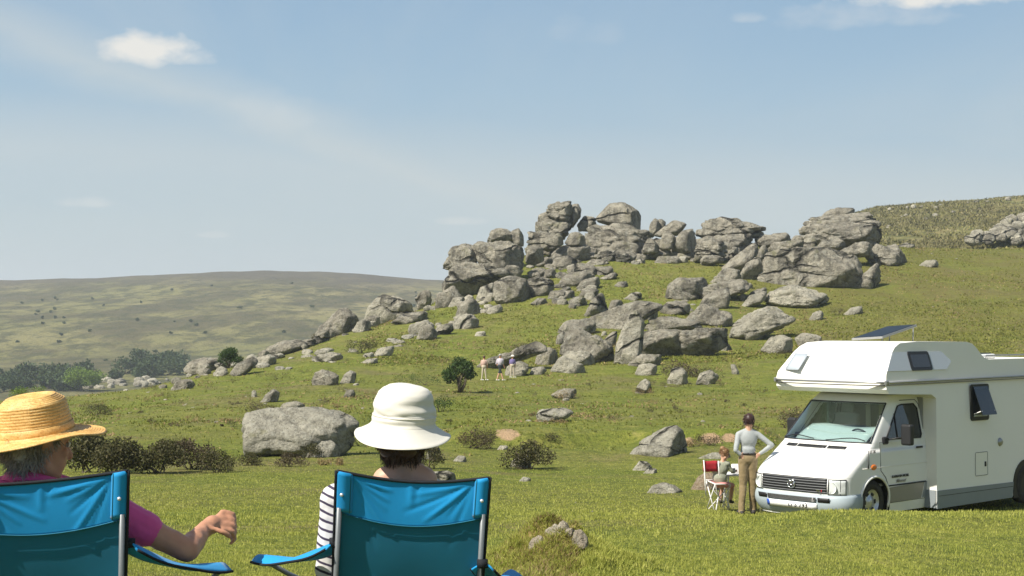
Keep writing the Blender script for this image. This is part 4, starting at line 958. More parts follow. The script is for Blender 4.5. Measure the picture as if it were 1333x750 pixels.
M_RED = pmat('badge_red', (.5, .02, .03), .4)
M_SEAT = pmat('seat_cloth', (.32, .32, .30), .9, .2)
M_DASH = pmat('dashboard', (.42, .47, .48), .7, .3)
M_CURTAIN = pmat('curtain', (.74, .70, .56), .9, .2)
M_SOLAR = pmat('solar_cells', (.012, .018, .026), .5, .3, var=(9, .4, (.02, .035, .06)))
def glass_mat(name, tint, mixf, rough=.02):
    m, nt, b = new_mat(name); out = nt.nodes['Material Output']
    gl = N(nt, 'ShaderNodeBsdfGlossy'); gl.inputs['Roughness'].default_value = rough; gl.inputs['Color'].default_value = (1, 1, 1, 1)
    tr = N(nt, 'ShaderNodeBsdfTransparent'); tr.inputs['Color'].default_value = tuple(tint) + (1,)
    fr = N(nt, 'ShaderNodeLayerWeight'); fr.inputs['Blend'].default_value = .5
    fz = math_n(nt, 'ADD', math_n(nt, 'MULTIPLY', math_n(nt, 'POWER', fr.outputs['Facing'], 5.0), .9), .03)
    mx = N(nt, 'ShaderNodeMixShader'); nt.links.new(math_n(nt, 'ADD', fz, mixf, clamp=True), mx.inputs[0])
    nt.links.new(tr.outputs[0], mx.inputs[1]); nt.links.new(gl.outputs[0], mx.inputs[2]); nt.links.new(mx.outputs[0], out.inputs['Surface'])
    return m
M_GLASS = glass_mat('windscreen_glass', (.90, .96, .94), .04)
M_DGLASS = glass_mat('tinted_glass', (.22, .30, .29), .06)
M_LENS = pmat('lamp_lens', (.66, .69, .67), .12, .6, coat=.5, var=(14, .6, (.36, .38, .37)))
M_SMOKE = glass_mat('smoked_acrylic', (.12, .12, .13), .05)

_RZ = [.12, .46, .55, .74, .80, .86, .92, 1.05, 1.20, 1.30, 1.34, 1.99, 2.12]
_RW = [.90, .945, .95, .955, .955, .953, .95, .945, .935, .925, .92, .80, .76]
_RT = [.17, .12, .10, .10, .115, .17, .25, .46, .70, .87, .92, 1.60, 1.80]
_RD = [.42, .42, .42, .42, .42, .42, .42, .42, .40, .34, .30, .24, .20]
def cab_row(z): return np.interp(z, _RZ, _RW), np.interp(z, _RZ, _RT), np.interp(z, _RZ, _RD)
def cab_pt(z, phi, off=0.0):
    """point on the front of the cab; phi in degrees, +90 = left side"""
    w, t0, d = cab_row(z); p = math.radians(phi); n = 3.0
    s, c = math.sin(p), math.cos(p)
    y = (w + off) * math.copysign(abs(s) ** (2 / n), s); t = t0 - off + (d + off) * (1 - abs(c) ** (2 / n))
    return Vector((t, -y, z))
def cab_side(t, z, side=1, off=0.0):
    w, _, _ = cab_row(z); return Vector((t, -side * (w + off), z))
def patch_front(name, z0, z1, p0, p1, off, mat, par, nz=5, np_=8, thick=.006, shear=0):
    pts = [[cab_pt(z0 + (z1 - z0) * i / nz, p0 + (p1 - p0) * j / np_, off) for j in range(np_ + 1)] for i in range(nz + 1)]
    return sheet_obj(name, pts, mat, par, thick)

def side_poly(name, pts, off, mat, par, side=1, thick=.006, yfun=None, bevel=0):
    """flat polygon given in (t, z) laid on the cab or body side"""
    f = yfun or (lambda t, z, o: cab_side(t, z, side, o))
    bm = bmesh.new()
    a = [bm.verts.new(f(t, z, off)) for t, z in pts]; b = [bm.verts.new(f(t, z, off - thick)) for t, z in pts]
    bm.faces.new(a); bm.faces.new(b[::-1])
    for i in range(len(pts)): bm.faces.new((a[i], a[(i + 1) % len(pts)], b[(i + 1) % len(pts)], b[i]))
    return bm_obj(name, bm, mat, par, bevel=bevel, seg=2)
def body_y(side=1): return lambda t, z, o: Vector((t, -side * (1.15 * (1 - .16 * max(0, z - 2.45) / .6) + o), z))

def round_poly(x0, x1, z0, z1, r, n=4):
    P = []
    for cx, cz, a in ((x1 - r, z1 - r, 0), (x0 + r, z1 - r, 90), (x0 + r, z0 + r, 180), (x1 - r, z0 + r, 270)):
        for k in range(n + 1):
            q = math.radians(a + 90 * k / n); P.append((cx + r * math.cos(q), cz + r * math.sin(q)))
    return P

def build_motorhome():
    root = empty('motorhome', (4.67, 24.7, -3.31), math.atan2(.672, .741))
    tag(root, 'white overcab motorhome with grey bumper and tilted solar panel parked on the grass', 'motorhome')
    WT, WZ, WR = 1.12, .335, .37          # front wheel
    RWT = 5.78
    # --- cab shell
    Z = sorted(set(list(np.arange(.12, 2.12, .045)) + _RZ))
    arc = list(np.linspace(90, -90, 61)); ns = 34
    bm = bmesh.new(); rows = []
    for z in Z:
        w, t0, d = cab_row(z); r = []
        for k in range(ns): r.append(cab_side(2.72 + (t0 + d - 2.72) * k / ns, z, 1))
        for a in arc: r.append(cab_pt(z, a))
        for k in range(1, ns + 1): r.append(cab_side(t0 + d + (2.72 - t0 - d) * k / ns, z, -1))
        rows.append(r)
    V = [[bm.verts.new(p) for p in r] for r in rows]
    glass = []
    for i in range(len(Z) - 1):
        for j in range(len(V[0]) - 1):
            zc = (Z[i] + Z[i + 1]) / 2; c = (V[i][j].co + V[i + 1][j + 1].co) / 2
            ph = arc[j - ns] if ns <= j < ns + len(arc) - 1 else None
            if 1.345 < zc < 1.975 and ph is not None and abs((ph + arc[min(j - ns + 1, 60)]) / 2) < 70: continue        # windscreen opening
            if (c.x - WT) ** 2 + (c.z - WZ) ** 2 < .43 ** 2 and abs(c.y) > .7: continue                # wheel openings
            if .515 < zc < .758 and ph is not None and 40 < abs((ph + arc[min(j - ns + 1, 60)]) / 2) < 69.5: continue
            if 1.42 < zc < 1.90 and abs(c.y) > .75 and 1.50 + (zc - 1.38) * .95 + .10 < c.x < 2.53 and ph is None: continue
            bm.faces.new((V[i][j], V[i][j + 1], V[i + 1][j + 1], V[i + 1][j]))
    for f in (V[-1],):
        bm.faces.new(f)
    bmesh.ops.delete(bm, geom=[v for v in bm.verts if not v.link_faces], context='VERTS')
    cab = bm_obj('cab', bm, M_VWHITE, root, smooth=True)
    # windscreen and its rubber
    ws = patch_front('windscreen', 1.335, 1.985, -71, 71, .004, M_GLASS, root, 14, 40, .004)
    for nm, a in (('windscreen_seal', [cab_pt(1.337, p, .006) for p in np.linspace(-71, 71, 30)]), ('windscreen_seal', [cab_pt(1.983, p, .006) for p in np.linspace(-71, 71, 30)]),
                  ('windscreen_seal', [cab_pt(z, 71, .006) for z in np.linspace(1.337, 1.983, 12)]), ('windscreen_seal', [cab_pt(z, -71, .006) for z in np.linspace(1.337, 1.983, 12)])):
        tube_obj(nm, a, .013, M_BLACK, ws, 6)
    for p0, p1 in ((-55, -4), (2, 55)):
        w = tube_obj('wiper', [cab_pt(1.355 + .045 * math.sin(math.pi * k / 8) + .012 * k / 8, p0 + (p1 - p0) * k / 8, .022) for k in range(9)], .009, M_BLACK, root, 5)
    # interior
    sheet_obj('dashboard', [[Vector((1.02 + .16 * (abs(y) / .8) ** 2 + .52 * i / 5, y, 1.325 + .25 * (i / 5) ** .8 + .02 * math.sin(y * 5))) for y in np.linspace(-.74, .74, 17)] for i in range(6)], M_DASH, root, .02)
    for y in (-.45, .45):
        s = box_obj('cab_seat', (2.02, y, 1.12), (.5, .5, .16), M_SEAT, root, bevel=.05, seg=3)
        box_obj('seat_back', (2.30, y, 1.44), (.14, .50, .62), M_SEAT, s, Euler((0, .16, 0)), .05, 3)
        box_obj('headrest', (2.36, y, 1.84), (.10, .26, .20), M_SEAT, s, Euler((0, .1, 0)), .04, 3)
    bm = bmesh.new()
    tube_bm(bm, [Vector((1.50, -.42, 1.36)) + Matrix.Rotation(-.55, 3, 'Y') @ Vector((.0, .2 * math.cos(a), .2 * math.sin(a))) for a in np.linspace(0, 2 * math.pi, 25)], .015, 6)
    bm_obj('steering_wheel', bm, M_BLACK, root, smooth=True)
    box_obj('cab_back_wall', (2.69, 0, 1.2), (.02, 1.78, 1.8), M_SEAT, root, bevel=0)
    box_obj('cab_floor', (1.9, 0, .60), (1.6, 1.7, .04), M_SEAT, root, bevel=0)
    for y, w in ((-.12, .10), (.16, .08), (.60, .14), (-.66, .10)):
        pts = [[Vector((2.58 + .02 * math.sin(j * 1.9), y - w / 2 + w * j / 10, 1.25 + .68 * i)) for j in range(11)] for i in (0, 1)]
        sheet_obj('cab_curtain', pts, M_CURTAIN, root, .006)
    # hood vents
    for p0, p1 in ((-36, -17), (-16, 6), (7, 30)):
        patch_front('bonnet_vent', 1.225, 1.272, p0, p1, .005, M_BLACK, root, 2, 6, .006)
    # grille
    gr = patch_front('grille', .53, .785, -36, 36, .006, M_BLACK, root, 4, 16, .008)
    for z in (.552, .596, .640, .684, .728, .768):
        patch_front('slat', z - .0045, z + .0045, -35.5, 35.5, .020, M_SLAT, gr, 1, 16, .014)
    for p in ((-36, 'l'), (36, 'r')):
        patch_front('grille_edge', .525, .79, p[0] - .7, p[0] + .7, .018, M_VWHITE, gr, 2, 2, .012)
    em = empty('emblem', cab_pt(.658, 0, .035)); em.parent = root; em.rotation_euler = (0, -math.pi / 2, 0)
    # round badge: ring plus the two stacked letters as strokes (local x up, y across)
    R = .073
    tube_obj('ring', [(R * math.sin(a), R * math.cos(a), 0) for a in np.linspace(0, 2 * math.pi, 33)], .0085, M_CHROME, em, 6)
    lathe_obj('disc', [(0, -.004), (.068, -.004), (.068, -.010), (0, -.010)], M_SEAM, em, 24)
    def strokes(nm, P): tube_obj(nm, [(a, b, .003) for a, b in P], .0075, M_CHROME, em, 6)
    strokes('letter', [(.064, -.030), (.006, -.002), (.006, .002), (.064, .030)])
    strokes('letter', [(.030, -.060), (-.060, -.026), (-.006, -.003), (-.006, .003), (-.060, .026), (.030, .060)])
    Mt = Matrix.Translation(cab_pt(.548, -22, .032)) @ Matrix.Rotation(math.radians(-6), 4, 'Z') @ Matrix.Rotation(-math.pi / 2, 4, 'Z') @ Matrix.Rotation(math.pi / 2, 4, 'X')
    Mt2 = lambda z, ph: Matrix.Translation(cab_pt(z, ph, .034)) @ Matrix.Rotation(-math.pi / 2, 4, 'Z') @ Matrix.Rotation(math.pi / 2, 4, 'X')
    text_obj('engine_badge', 'TD', .052, M_CHROME, gr, Mt2(.574, 23), .004, .001)
    text_obj('engine_badge_red', 'I', .052, M_RED, gr, Mt2(.574, 27.5), .004, .002)
    # headlights
    for s in (1, -1):
        a0, a1 = (38, 71) if s > 0 else (-71, -38)
        hl = patch_front('headlight', .505, .765, a0, a1, .010, M_LENS, root, 6, 14, .004)
        patch_front('reflector', .51, .76, a0 - 1.5, a1 + 1.5, -.055, M_REFL, hl, 6, 14, .004)
        mid = a0 + (a1 - a0) * (.62 if s > 0 else .38)
        patch_front('divider', .505, .765, mid - .5, mid + .5, .014, M_BLACK, hl, 2, 2, .02)
        lathe_obj('lamp', [(.0, .0), (.06, .02), (.085, .05), (.095, .07)], M_REFL, hl, 20, Matrix.Translation(cab_pt(.63, (a0 + mid) / 2 if s > 0 else (a1 + mid) / 2, -.05)) @ Matrix.Rotation(-math.pi / 2, 4, 'Y'))
        for z in (.505, .767): patch_front('headlight_rim', z - .006, z + .006, a0, a1, .014, M_BLACK, hl, 1, 12, .01)
        for a in (a0, a1): patch_front('headlight_rim', .505, .767, a - .5, a + .5, .014, M_BLACK, hl, 3, 1, .01)
        b = [cab_pt(.60, 71 * s, .0)]
    # bumper
    bz = np.linspace(.12, .505, 9); pts = []
    for z in bz:
        o = .075 - 5.5 * (z - .33) ** 2 * .35
        r = [Vector((.74, -(np.interp(z, _RZ, _RW) + o * .5), z))] + [cab_pt(z, a, o) for a in np.linspace(84, -84, 41)] + [Vector((.74, (np.interp(z, _RZ, _RW) + o * .5), z))]
        pts.append(r)
    bu = sheet_obj('bumper', pts, M_VBUMP, root, .02)
    for p0, p1 in ((-38, -22), (22, 38)): patch_front('bumper_vent', .385, .460, p0, p1, .078, M_BLACK, bu, 2, 5, .006)
    vg = patch_front('bumper_grille', .385, .460, -20, 20, .076, M_SEAM, bu, 2, 8, .006)
    for k in range(5): patch_front('bar', .391 + k * .015, .396 + k * .015, -20, 20, .084, M_ALU, vg, 1, 8, .006)
    pl = patch_front('number_plate', .255, .365, -21, 21, .088, M_PLATE, bu, 2, 8, .006)
    patch_front('country_band', .257, .363, -21, -17.2, .092, M_BLUE, pl, 2, 2, .004)
    text_obj('plate_text', 'LI S 793', .108, M_BLACK, pl, Matrix.Translation(cab_pt(.31, 3, .094)) @ Matrix.Rotation(-math.pi / 2, 4, 'Z') @ Matrix.Rotation(math.pi / 2, 4, 'X'), .002, .002, 0, 1.12)
    # doors, both sides
    for s in (1, -1):
        def P(nm, t0, t1, z0, z1, off, mat, par, nt=8, nz=8):
            return sheet_obj(nm, [[cab_side(t0 + (t1 - t0) * j / nt, z0 + (z1 - z0) * i / nz, s, off) for j in range(nt + 1)] for i in range(nz + 1)], mat, par, .004)
        door = side_poly('cab_door', [(1.53, .30), (2.66, .30), (2.66, 1.33), (1.30, 1.33), (1.29, .86), (1.42, .74), (1.50, .58)], .006, M_VWHITE, root, s, .008)
        wn = side_poly('door_window', [(1.50, 1.38), (2.56, 1.36), (2.59, 1.42), (2.58, 1.86), (2.50, 1.945), (2.12, 1.945), (2.0, 1.92)], .008, M_DGLASS, door, s, .005)
        loop = [(1.50, 1.38), (2.56, 1.36), (2.60, 1.42), (2.59, 1.87), (2.50, 1.95), (2.12, 1.95), (2.0, 1.925), (1.50, 1.38)]
        tube_obj('window_seal', [cab_side(t, z, s, .010) for t, z in loop], .013, M_BLACK, wn, 6)
        tube_obj('quarter_light_bar', [cab_side(1.84, 1.37, s, .012), cab_side(1.86, 1.80, s, .012)], .013, M_BLACK, wn, 6)
        loop = [(1.50, 1.335), (1.30, 1.335), (1.285, .86), (1.42, .74), (1.51, .58), (1.54, .29), (2.67, .29), (2.67, 1.93), (2.58, 2.02), (2.10, 2.02)]
        tube_obj('door_seam', [cab_side(t, z, s, .004) for t, z in loop], .006, M_SEAM, door, 5)
        box_obj('door_handle', cab_side(2.46, 1.20, s, .028), (.19, .03, .035), M_BLACK, door, bevel=.008)
        P('crease', .75, 2.70, .915, .925, .008, M_VBODY, door, 6, 1)
        low = side_poly('lower_door_panel', [(1.545, .30), (2.55, .30), (2.62, .585), (1.47, .555)], .010, M_VTAN, door, s, .004)
        P('pinstripe', 1.46, 2.66, .575, .60, .011, M_SEAM, door, 6, 1)
        side_poly('pillar_panel', [(2.58, .31), (2.70, .31), (2.71, .59), (2.64, .59)], .010, M_VGREY, root, s, .004)
        if s > 0:
            MT = lambda t, z: Matrix.Translation(cab_side(t, z, 1, .012)) @ Matrix.Rotation(math.pi / 2, 4, 'X')
            text_obj('door_lettering', 'KARMANN-MOBIL', .062, M_SEAM, door, MT(1.86, .735), .002, .0015, 0, 1.05)
            text_obj('door_script', 'Missouri', .085, M_VTAN, door, MT(1.88, .655), .002, .001, .35)
            text_obj('wing_badge', 'LT 35', .065, M_SEAM, root, MT(1.06, 1.19), .003, .002, 0, 1.1)
        # wing indicator, antenna
        lathe_obj('side_indicator', [(0, .022), (.03, .02), (.045, .008), (.05, 0)], M_ORANGE, root, 16, Matrix.Translation(cab_side(1.08, .93, s, 0)) @ Matrix.Rotation(math.pi / 2 * s, 4, 'X') @ Matrix.Diagonal((1.9, 1, 1, 1)))
        if s > 0: tube_obj('antenna', [cab_side(.90, .92, 1, .015), cab_side(.90, 1.0, 1, .03), cab_side(.93, 1.22, 1, .02)], [.014, .010, .006], M_BLACK, root, 6)
        # mirror on two arms
        mr = box_obj('door_mirror', cab_side(1.72, 1.46, s, .30), (.13, .20, .36), M_BLACK, root, bevel=.035, seg=3)
        tube_obj('mirror_arm', [cab_side(1.52, 1.36, s, -.01), cab_side(1.62, 1.40, s, .14), cab_side(1.70, 1.42, s, .26)], .014, M_BLACK, mr, 6)
        box_obj('mirror_foot', cab_side(1.46, 1.36, s, .01), (.16, .06, .13), M_BLACK, mr, bevel=.02)
        # wheel opening lip and wheel house
        tube_obj('wheel_arch', [cab_side(WT + .435 * math.cos(a), WZ + .435 * math.sin(a), s, .004) for a in np.linspace(-.25, math.pi + .35, 26)], .022, M_VWHITE, root, 6)
        bm = bmesh.new()
        prof = [(WT + .45 * math.cos(a), WZ + .45 * math.sin(a)) for a in np.linspace(0, 2 * math.pi, 25)[:-1]]
        A = [bm.verts.new((x, -s * .945, z)) for x, z in prof]; B = [bm.verts.new((x, -s * .55, z)) for x, z in prof]
        for i in range(24): bm.faces.new((A[i], A[(i + 1) % 24], B[(i + 1) % 24], B[i]))
        bm.faces.new(B); bm_obj('wheel_house', bm, M_BLACK, root)
    # wheels
    for t, yy in ((WT, .80), (WT, -.80), (RWT, 1.085), (RWT, -1.085)):
        s = 1 if yy > 0 else -1
        wh = empty('wheel', (t, -yy, WZ)); wh.parent = root; wh.rotation_euler = (math.pi / 2 * s, 0, 0)
        lathe_obj('tyre', [(.215, -.09), (.30, -.10), (.355, -.085), (.37, -.06), (.37, .06), (.355, .085), (.30, .10), (.215, .09), (.215, -.09)], M_RUBBER, wh, 40)
        rim = lathe_obj('rim', [(.225, .085), (.205, .075), (.195, .05), (.10, .035), (.085, .06), (0, .065)], M_RIM, wh, 40)
        for k in range(6):
            a = k * math.pi / 3
            box_obj('hole', (.145 * math.cos(a), .145 * math.sin(a), .046), (.045, .075, .012), M_BLACK, rim, Euler((0, 0, a)), .004)
    # --- coach body: side profile pushed across, upper part leaning in
    prof = [(2.705, .14), (6.9, .14), (6.95, 2.62), (6.86, 2.70), (4.62, 2.70), (4.46, 2.74), (4.30, 2.92), (4.20, 2.995), (4.02, 3.03), (2.4, 3.045), (1.85, 3.02), (1.56, 2.95), (1.42, 2.86),
            (1.04, 2.50), (1.00, 2.37), (1.015, 2.24), (1.10, 2.165), (1.5, 2.15), (2.55, 2.12), (2.705, 2.05)]
    bm = bmesh.new(); ys = [-1.15, 1.15]
    A = [bm.verts.new((x, ys[0], z)) for x, z in prof]; B = [bm.verts.new((x, ys[1], z)) for x, z in prof]
    bm.faces.new(A); bm.faces.new(B[::-1])
    for i in range(len(prof)): bm.faces.new((A[i], A[(i + 1) % len(prof)], B[(i + 1) % len(prof)], B[i]))
    es = [e for e in bm.edges if len(e.link_faces) == 2 and e.calc_face_angle(0) > math.radians(50)]
    bmesh.ops.bevel(bm, geom=es, offset=.075, segments=5, profile=.5, affect='EDGES', clamp_overlap=True)
    for v in bm.verts:
        z = v.co.z; v.co.y *= 1 - .16 * max(0, z - 2.45) / .6
        if v.co.x < 1.6 and z > 2.1:        # the bow of the alcove is rounded in plan
            v.co.x += .16 * (abs(v.co.y) / 1.15) ** 3
    body = bm_obj('coach_body', bm, M_VBODY, root)
    me = body.data
    import bmesh as _b
    for p in me.polygons: p.use_smooth = p.area < .4 or True
    me.set_sharp_from_angle(angle=math.radians(28))
    # trim rail
    for s in (1, -1):
        tube_obj('trim_rail', [Vector((1.20, -s * 1.16, 2.36)), Vector((2.5, -s * 1.158, 2.362)), Vector((6.9, -s * 1.158, 2.372))], .022, M_ALU, root, 6)
        tube_obj('trim_rail_lower', [Vector((1.20, -s * 1.155, 2.315)), Vector((6.9, -s * 1.155, 2.33))], .010, M_VTAN, root, 5)
    tube_obj('trim_rail_front', [Vector((.995 + .16 * (abs(y) / 1.15) ** 3, y, 2.36)) for y in np.linspace(-1.13, 1.13, 15)], .020, M_ALU, root, 6)
    tube_obj('trim_rail_front_lower', [Vector((1.003 + .16 * (abs(y) / 1.15) ** 3, y, 2.31)) for y in np.linspace(-1.13, 1.13, 15)], .010, M_SEAM, root, 6)
    for s in (1, -1): box_obj('rail_end_cap', (1.17, -s * 1.155, 2.355), (.10, .05, .08), M_ALU, root, bevel=.015)
    # skirt
    for s in (1, -1):
        side_poly('skirt', [(2.70, .115), (5.28, .115), (5.33, .40), (2.70, .43)], .012, M_VGREY, root, yfun=body_y(s), thick=.02)
        tube_obj('skirt_seam', [Vector((2.75, -s * 1.164, .335)), Vector((4.4, -s * 1.164, .325)), Vector((5.3, -s * 1.164, .32))], .004, M_SEAM, root, 4)
        side_poly('skirt_rear', [(6.23, .115), (6.9, .115), (6.9, .40), (6.20, .40)], .012, M_VGREY, root, yfun=body_y(s), thick=.02)
        bm = bmesh.new()
        pr = [(RWT + .46 * math.cos(a), WZ + .46 * math.sin(a)) for a in np.linspace(0, math.pi, 15)]
        pr = [(RWT + .46, .10)] + pr + [(RWT - .46, .10)]
        side_poly('rear_wheel_opening', pr, .016, M_BLACK, root, yfun=body_y(s), thick=.03)
    box_obj('front_skirt_face', (2.698, -.0, .28), (.02, 2.26, .31), M_VGREY, root, bevel=0)
    box_obj('underbody', (3.9, 0, .30), (2.6, 1.7, .30), M_BLACK, root, bevel=0)
    # decals and overcab window
    for s in (1, -1):
        side_poly('alcove_decal', [(1.24, 2.55), (3.10, 2.55), (3.33, 2.69), (3.08, 2.865), (1.56, 2.865)], .004, M_VDECAL, root, yfun=body_y(s), thick=.004)
        w = side_poly('alcove_window', round_poly(1.98, 2.64, 2.545, 2.875, .05), .016, M_BLACK, root, yfun=body_y(s), thick=.018)
        side_poly('pane', round_poly(2.04, 2.58, 2.60, 2.82, .03), .020, pmat('alcove_pane', (.03, .03, .032), .06, .6), w, yfun=body_y(s), thick=.006)
    side = [(.62, .98)]
    for y0, y1 in side:
        pts = [[Vector((np.interp(z, [2.50, 2.86], [1.04, 1.42]) - .004 + .16 * (abs(y) / 1.15 * 1.05) ** 3, y, z)) for y in np.linspace(y0, y1, 5)] for z in np.linspace(2.54, 2.83, 4)]
        sheet_obj('front_decal', pts, M_VDECAL, root, .004)
    # side window with its top-hung pane open
    w = side_poly('side_window', round_poly(3.84, 4.46, 1.60, 2.26, .05), .014, M_BLACK, root, yfun=body_y(1), thick=.02)
    side_poly('inner_pane', round_poly(3.91, 4.39, 1.68, 2.19, .03), .017, pmat('side_pane', (.03, .035, .05), .08, .6), w, yfun=body_y(1), thick=.004)
    for z in (2.18, 1.69): box_obj('blind_rail', (4.15, -1.172, z), (.46, .012, .035), M_VDECAL, w, bevel=.004)
    hinge = Vector((0, -1.175, 2.22)); ang = math.radians(20)
    def pane_pt(t, d): return Vector((t, hinge.y - d * math.sin(ang), hinge.z - d * math.cos(ang)))
    sheet_obj('open_pane', [[pane_pt(3.90 + .5 * j / 2, .54 * i / 2) for j in range(3)] for i in range(3)], M_SMOKE, w, .012, False)
    for t in (3.93, 4.37): tube_obj('stay', [Vector((t, -1.165, 1.72)), pane_pt(t, .46)], .009, M_PLATE, w, 5)
    # hatch, filler cap, roof gear
    hx = side_poly('service_hatch', round_poly(3.98, 4.40, .60, 1.02, .02), .008, M_VBODY, root, yfun=body_y(1), thick=.012)
    tube_obj('hatch_seam', [body_y(1)(t, z, .010) for t, z in round_poly(3.98, 4.40, .60, 1.02, .02) + [(4.40, 1.0)]], .004, M_SEAM, hx, 4)
    box_obj('hatch_lock', (4.32, -1.162, .80), (.05, .02, .09), M_BLACK, hx, bevel=.006)
    lathe_obj('filler_cap', [(0, .035), (.05, .035), (.062, .025), (.075, .006), (.08, 0)], M_ALU, root, 20, Matrix.Translation((4.86, -1.15, 1.17)) @ Matrix.Rotation(math.pi / 2, 4, 'X'))
    sp = box_obj('solar_panel', (3.05, .12, 3.20), (1.35, .62, .04), M_ALU, root, Euler((-.06, -.16, .10)), .006)
    box_obj('cells', (3.05, .12, 3.224), (1.29, .56, .006), M_SOLAR, sp, Euler((-.06, -.16, .10)), 0)
    for t, y in ((2.55, -.15), (2.55, .35), (3.55, -.15), (3.55, .35)):
        tube_obj('panel_strut', [Vector((t, y, 3.0)), Vector((t + .02, y, 3.20 + (t - 3.05) * .16))], .012, M_ALU, sp, 5)
    sk = box_obj('roof_light', (5.05, -.55, 2.745), (.62, .50, .09), M_PLATE, root, bevel=.03, seg=3)
    box_obj('roof_light_pane', (5.05, -.55, 2.80), (.50, .38, .03), M_DGLASS, sk, bevel=.01)
    tube_obj('roof_rail', [Vector((4.62, -.98, 2.70)), Vector((4.70, -.98, 2.77)), Vector((6.6, -.98, 2.77)), Vector((6.7, -.98, 2.70))], .016, M_ALU, root, 6)
    return root
build_motorhome()
from mathutils import noise as _mn
def pn(x, y, z): return _mn.noise(Vector((x, y, z))) * 1.1
# ------------------------------------------------------------------ camp chairs and people in front
def fabric_mat(name, col, col2, weave=900, rough=.65, trans=.25):
    m, nt, b = new_mat(name)
    oc = N(nt, 'ShaderNodeTexCoord').outputs['Object']
    f = noise_n(nt, oc, 6, 4, .6)
    c = mix_n(nt, ramp_n(nt, f, [(.35, 0), (.68, .6)]), tuple(col), tuple(col2))
    nt.links.new(c, b.inputs['Base Color']); b.inputs['Roughness'].default_value = rough; b.inputs['Specular IOR Level'].default_value = .35
    b.inputs['Sheen Weight'].default_value = .15
    bn = N(nt, 'ShaderNodeBump'); bn.inputs['Strength'].default_value = .25; bn.inputs['Distance'].default_value = .002
    nt.links.new(noise_n(nt, oc, weave, 2, .5), bn.inputs['Height']); nt.links.new(bn.outputs[0], b.inputs['Normal'])
    if trans:
        out = nt.nodes['Material Output']; tr = N(nt, 'ShaderNodeBsdfTranslucent'); nt.links.new(c, tr.inputs[0])
        mx = N(nt, 'ShaderNodeMixShader'); mx.inputs[0].default_value = trans
        nt.links.new(b.outputs[0], mx.inputs[1]); nt.links.new(tr.outputs[0], mx.inputs[2]); nt.links.new(mx.outputs[0], out.inputs[0])
    return m
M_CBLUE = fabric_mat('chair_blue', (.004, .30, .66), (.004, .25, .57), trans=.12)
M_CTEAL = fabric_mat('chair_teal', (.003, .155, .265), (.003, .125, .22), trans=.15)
M_CBIND = pmat('chair_binding', (.016, .018, .022), .8, .2)
M_CPOLE = pmat('chair_pole', (.17, .185, .19), .42, .5, metal=.3, var=(40, .3, (.2, .21, .22)))
M_RIVET = pmat('rivet', (.7, .72, .74), .3, .5, metal=.6)
M_SKIN = pmat('skin', (.50, .26, .16), .5, .35, var=(24, .5, (.42, .19, .115)), bump=(120, .15, .002))
M_SKIN2 = pmat('skin_pale', (.58, .34, .235), .5, .35, var=(24, .4, (.5, .26, .17)))
M_PINK = fabric_mat('pink_polo', (.66, .085, .27), (.55, .06, .21), trans=0)
M_JEAN = fabric_mat('pale_jeans', (.36, .48, .66), (.28, .40, .58), trans=0)
M_CREAM = fabric_mat('hat_cotton', (.66, .635, .56), (.60, .575, .49), trans=0)
M_HAIRG = pmat('grey_hair', (.42, .40, .37), .55, .4, var=(70, .8, (.19, .175, .16)))
M_HAIRB = pmat('brown_hair', (.055, .030, .018), .45, .45, var=(60, .8, (.13, .065, .035)))
M_HAIRL = pmat('fair_hair', (.22, .12, .055), .5, .4, var=(60, .8, (.32, .20, .10)))
M_EYE = pmat('eye_white', (.7, .68, .65), .3); M_LIP = pmat('lip', (.42, .15, .12), .5)

def stripe_mat():
    m, nt, b = new_mat('striped_jersey')
    P = N(nt, 'ShaderNodeTexCoord').outputs['Object']; sp = N(nt, 'ShaderNodeSeparateXYZ'); nt.links.new(P, sp.inputs[0])
    wob = noise_n(nt, P, 7, 3, .5)
    s = math_n(nt, 'ADD', math_n(nt, 'MULTIPLY', sp.outputs[2], 1 / .0315), math_n(nt, 'MULTIPLY', sp.outputs[0], 9))
    s = math_n(nt, 'FRACT', math_n(nt, 'ADD', s, math_n(nt, 'MULTIPLY', wob, .8)))
    c = ramp_n(nt, s, [(0, (.62, .60, .59)), (.64, (.62, .60, .59)), (.70, (.05, .04, .07)), (.94, (.05, .04, .07)), (1, (.62, .60, .59))])
    nt.links.new(c, b.inputs['Base Color']); b.inputs['Roughness'].default_value = .85; b.inputs['Specular IOR Level'].default_value = .2
    return m
M_STRIPE = stripe_mat()

def straw_mat():
    m, nt, b = new_mat('straw')
    P = N(nt, 'ShaderNodeTexCoord').outputs['Object']
    n1 = noise_n(nt, map_n(nt, P, (1, 1, 4)), 30, 5, .65); n2 = noise_n(nt, P, 160, 3, .6)
    c = ramp_n(nt, n1, [(.3, (.54, .30, .085)), (.5, (.68, .42, .14)), (.72, (.80, .56, .25))])
    c = mix_n(nt, ramp_n(nt, n2, [(.34, .6), (.52, 0)]), c, (.36, .17, .045))
    nt.links.new(c, b.inputs['Base Color']); b.inputs['Roughness'].default_value = .55; b.inputs['Specular IOR Level'].default_value = .35
    bn = N(nt, 'ShaderNodeBump'); bn.inputs['Strength'].default_value = .3; bn.inputs['Distance'].default_value = .0015
    nt.links.new(n2, bn.inputs['Height']); nt.links.new(bn.outputs[0], b.inputs['Normal'])
    return m
M_STRAW = straw_mat()

def lerp(a, b, t): return a + (b - a) * t

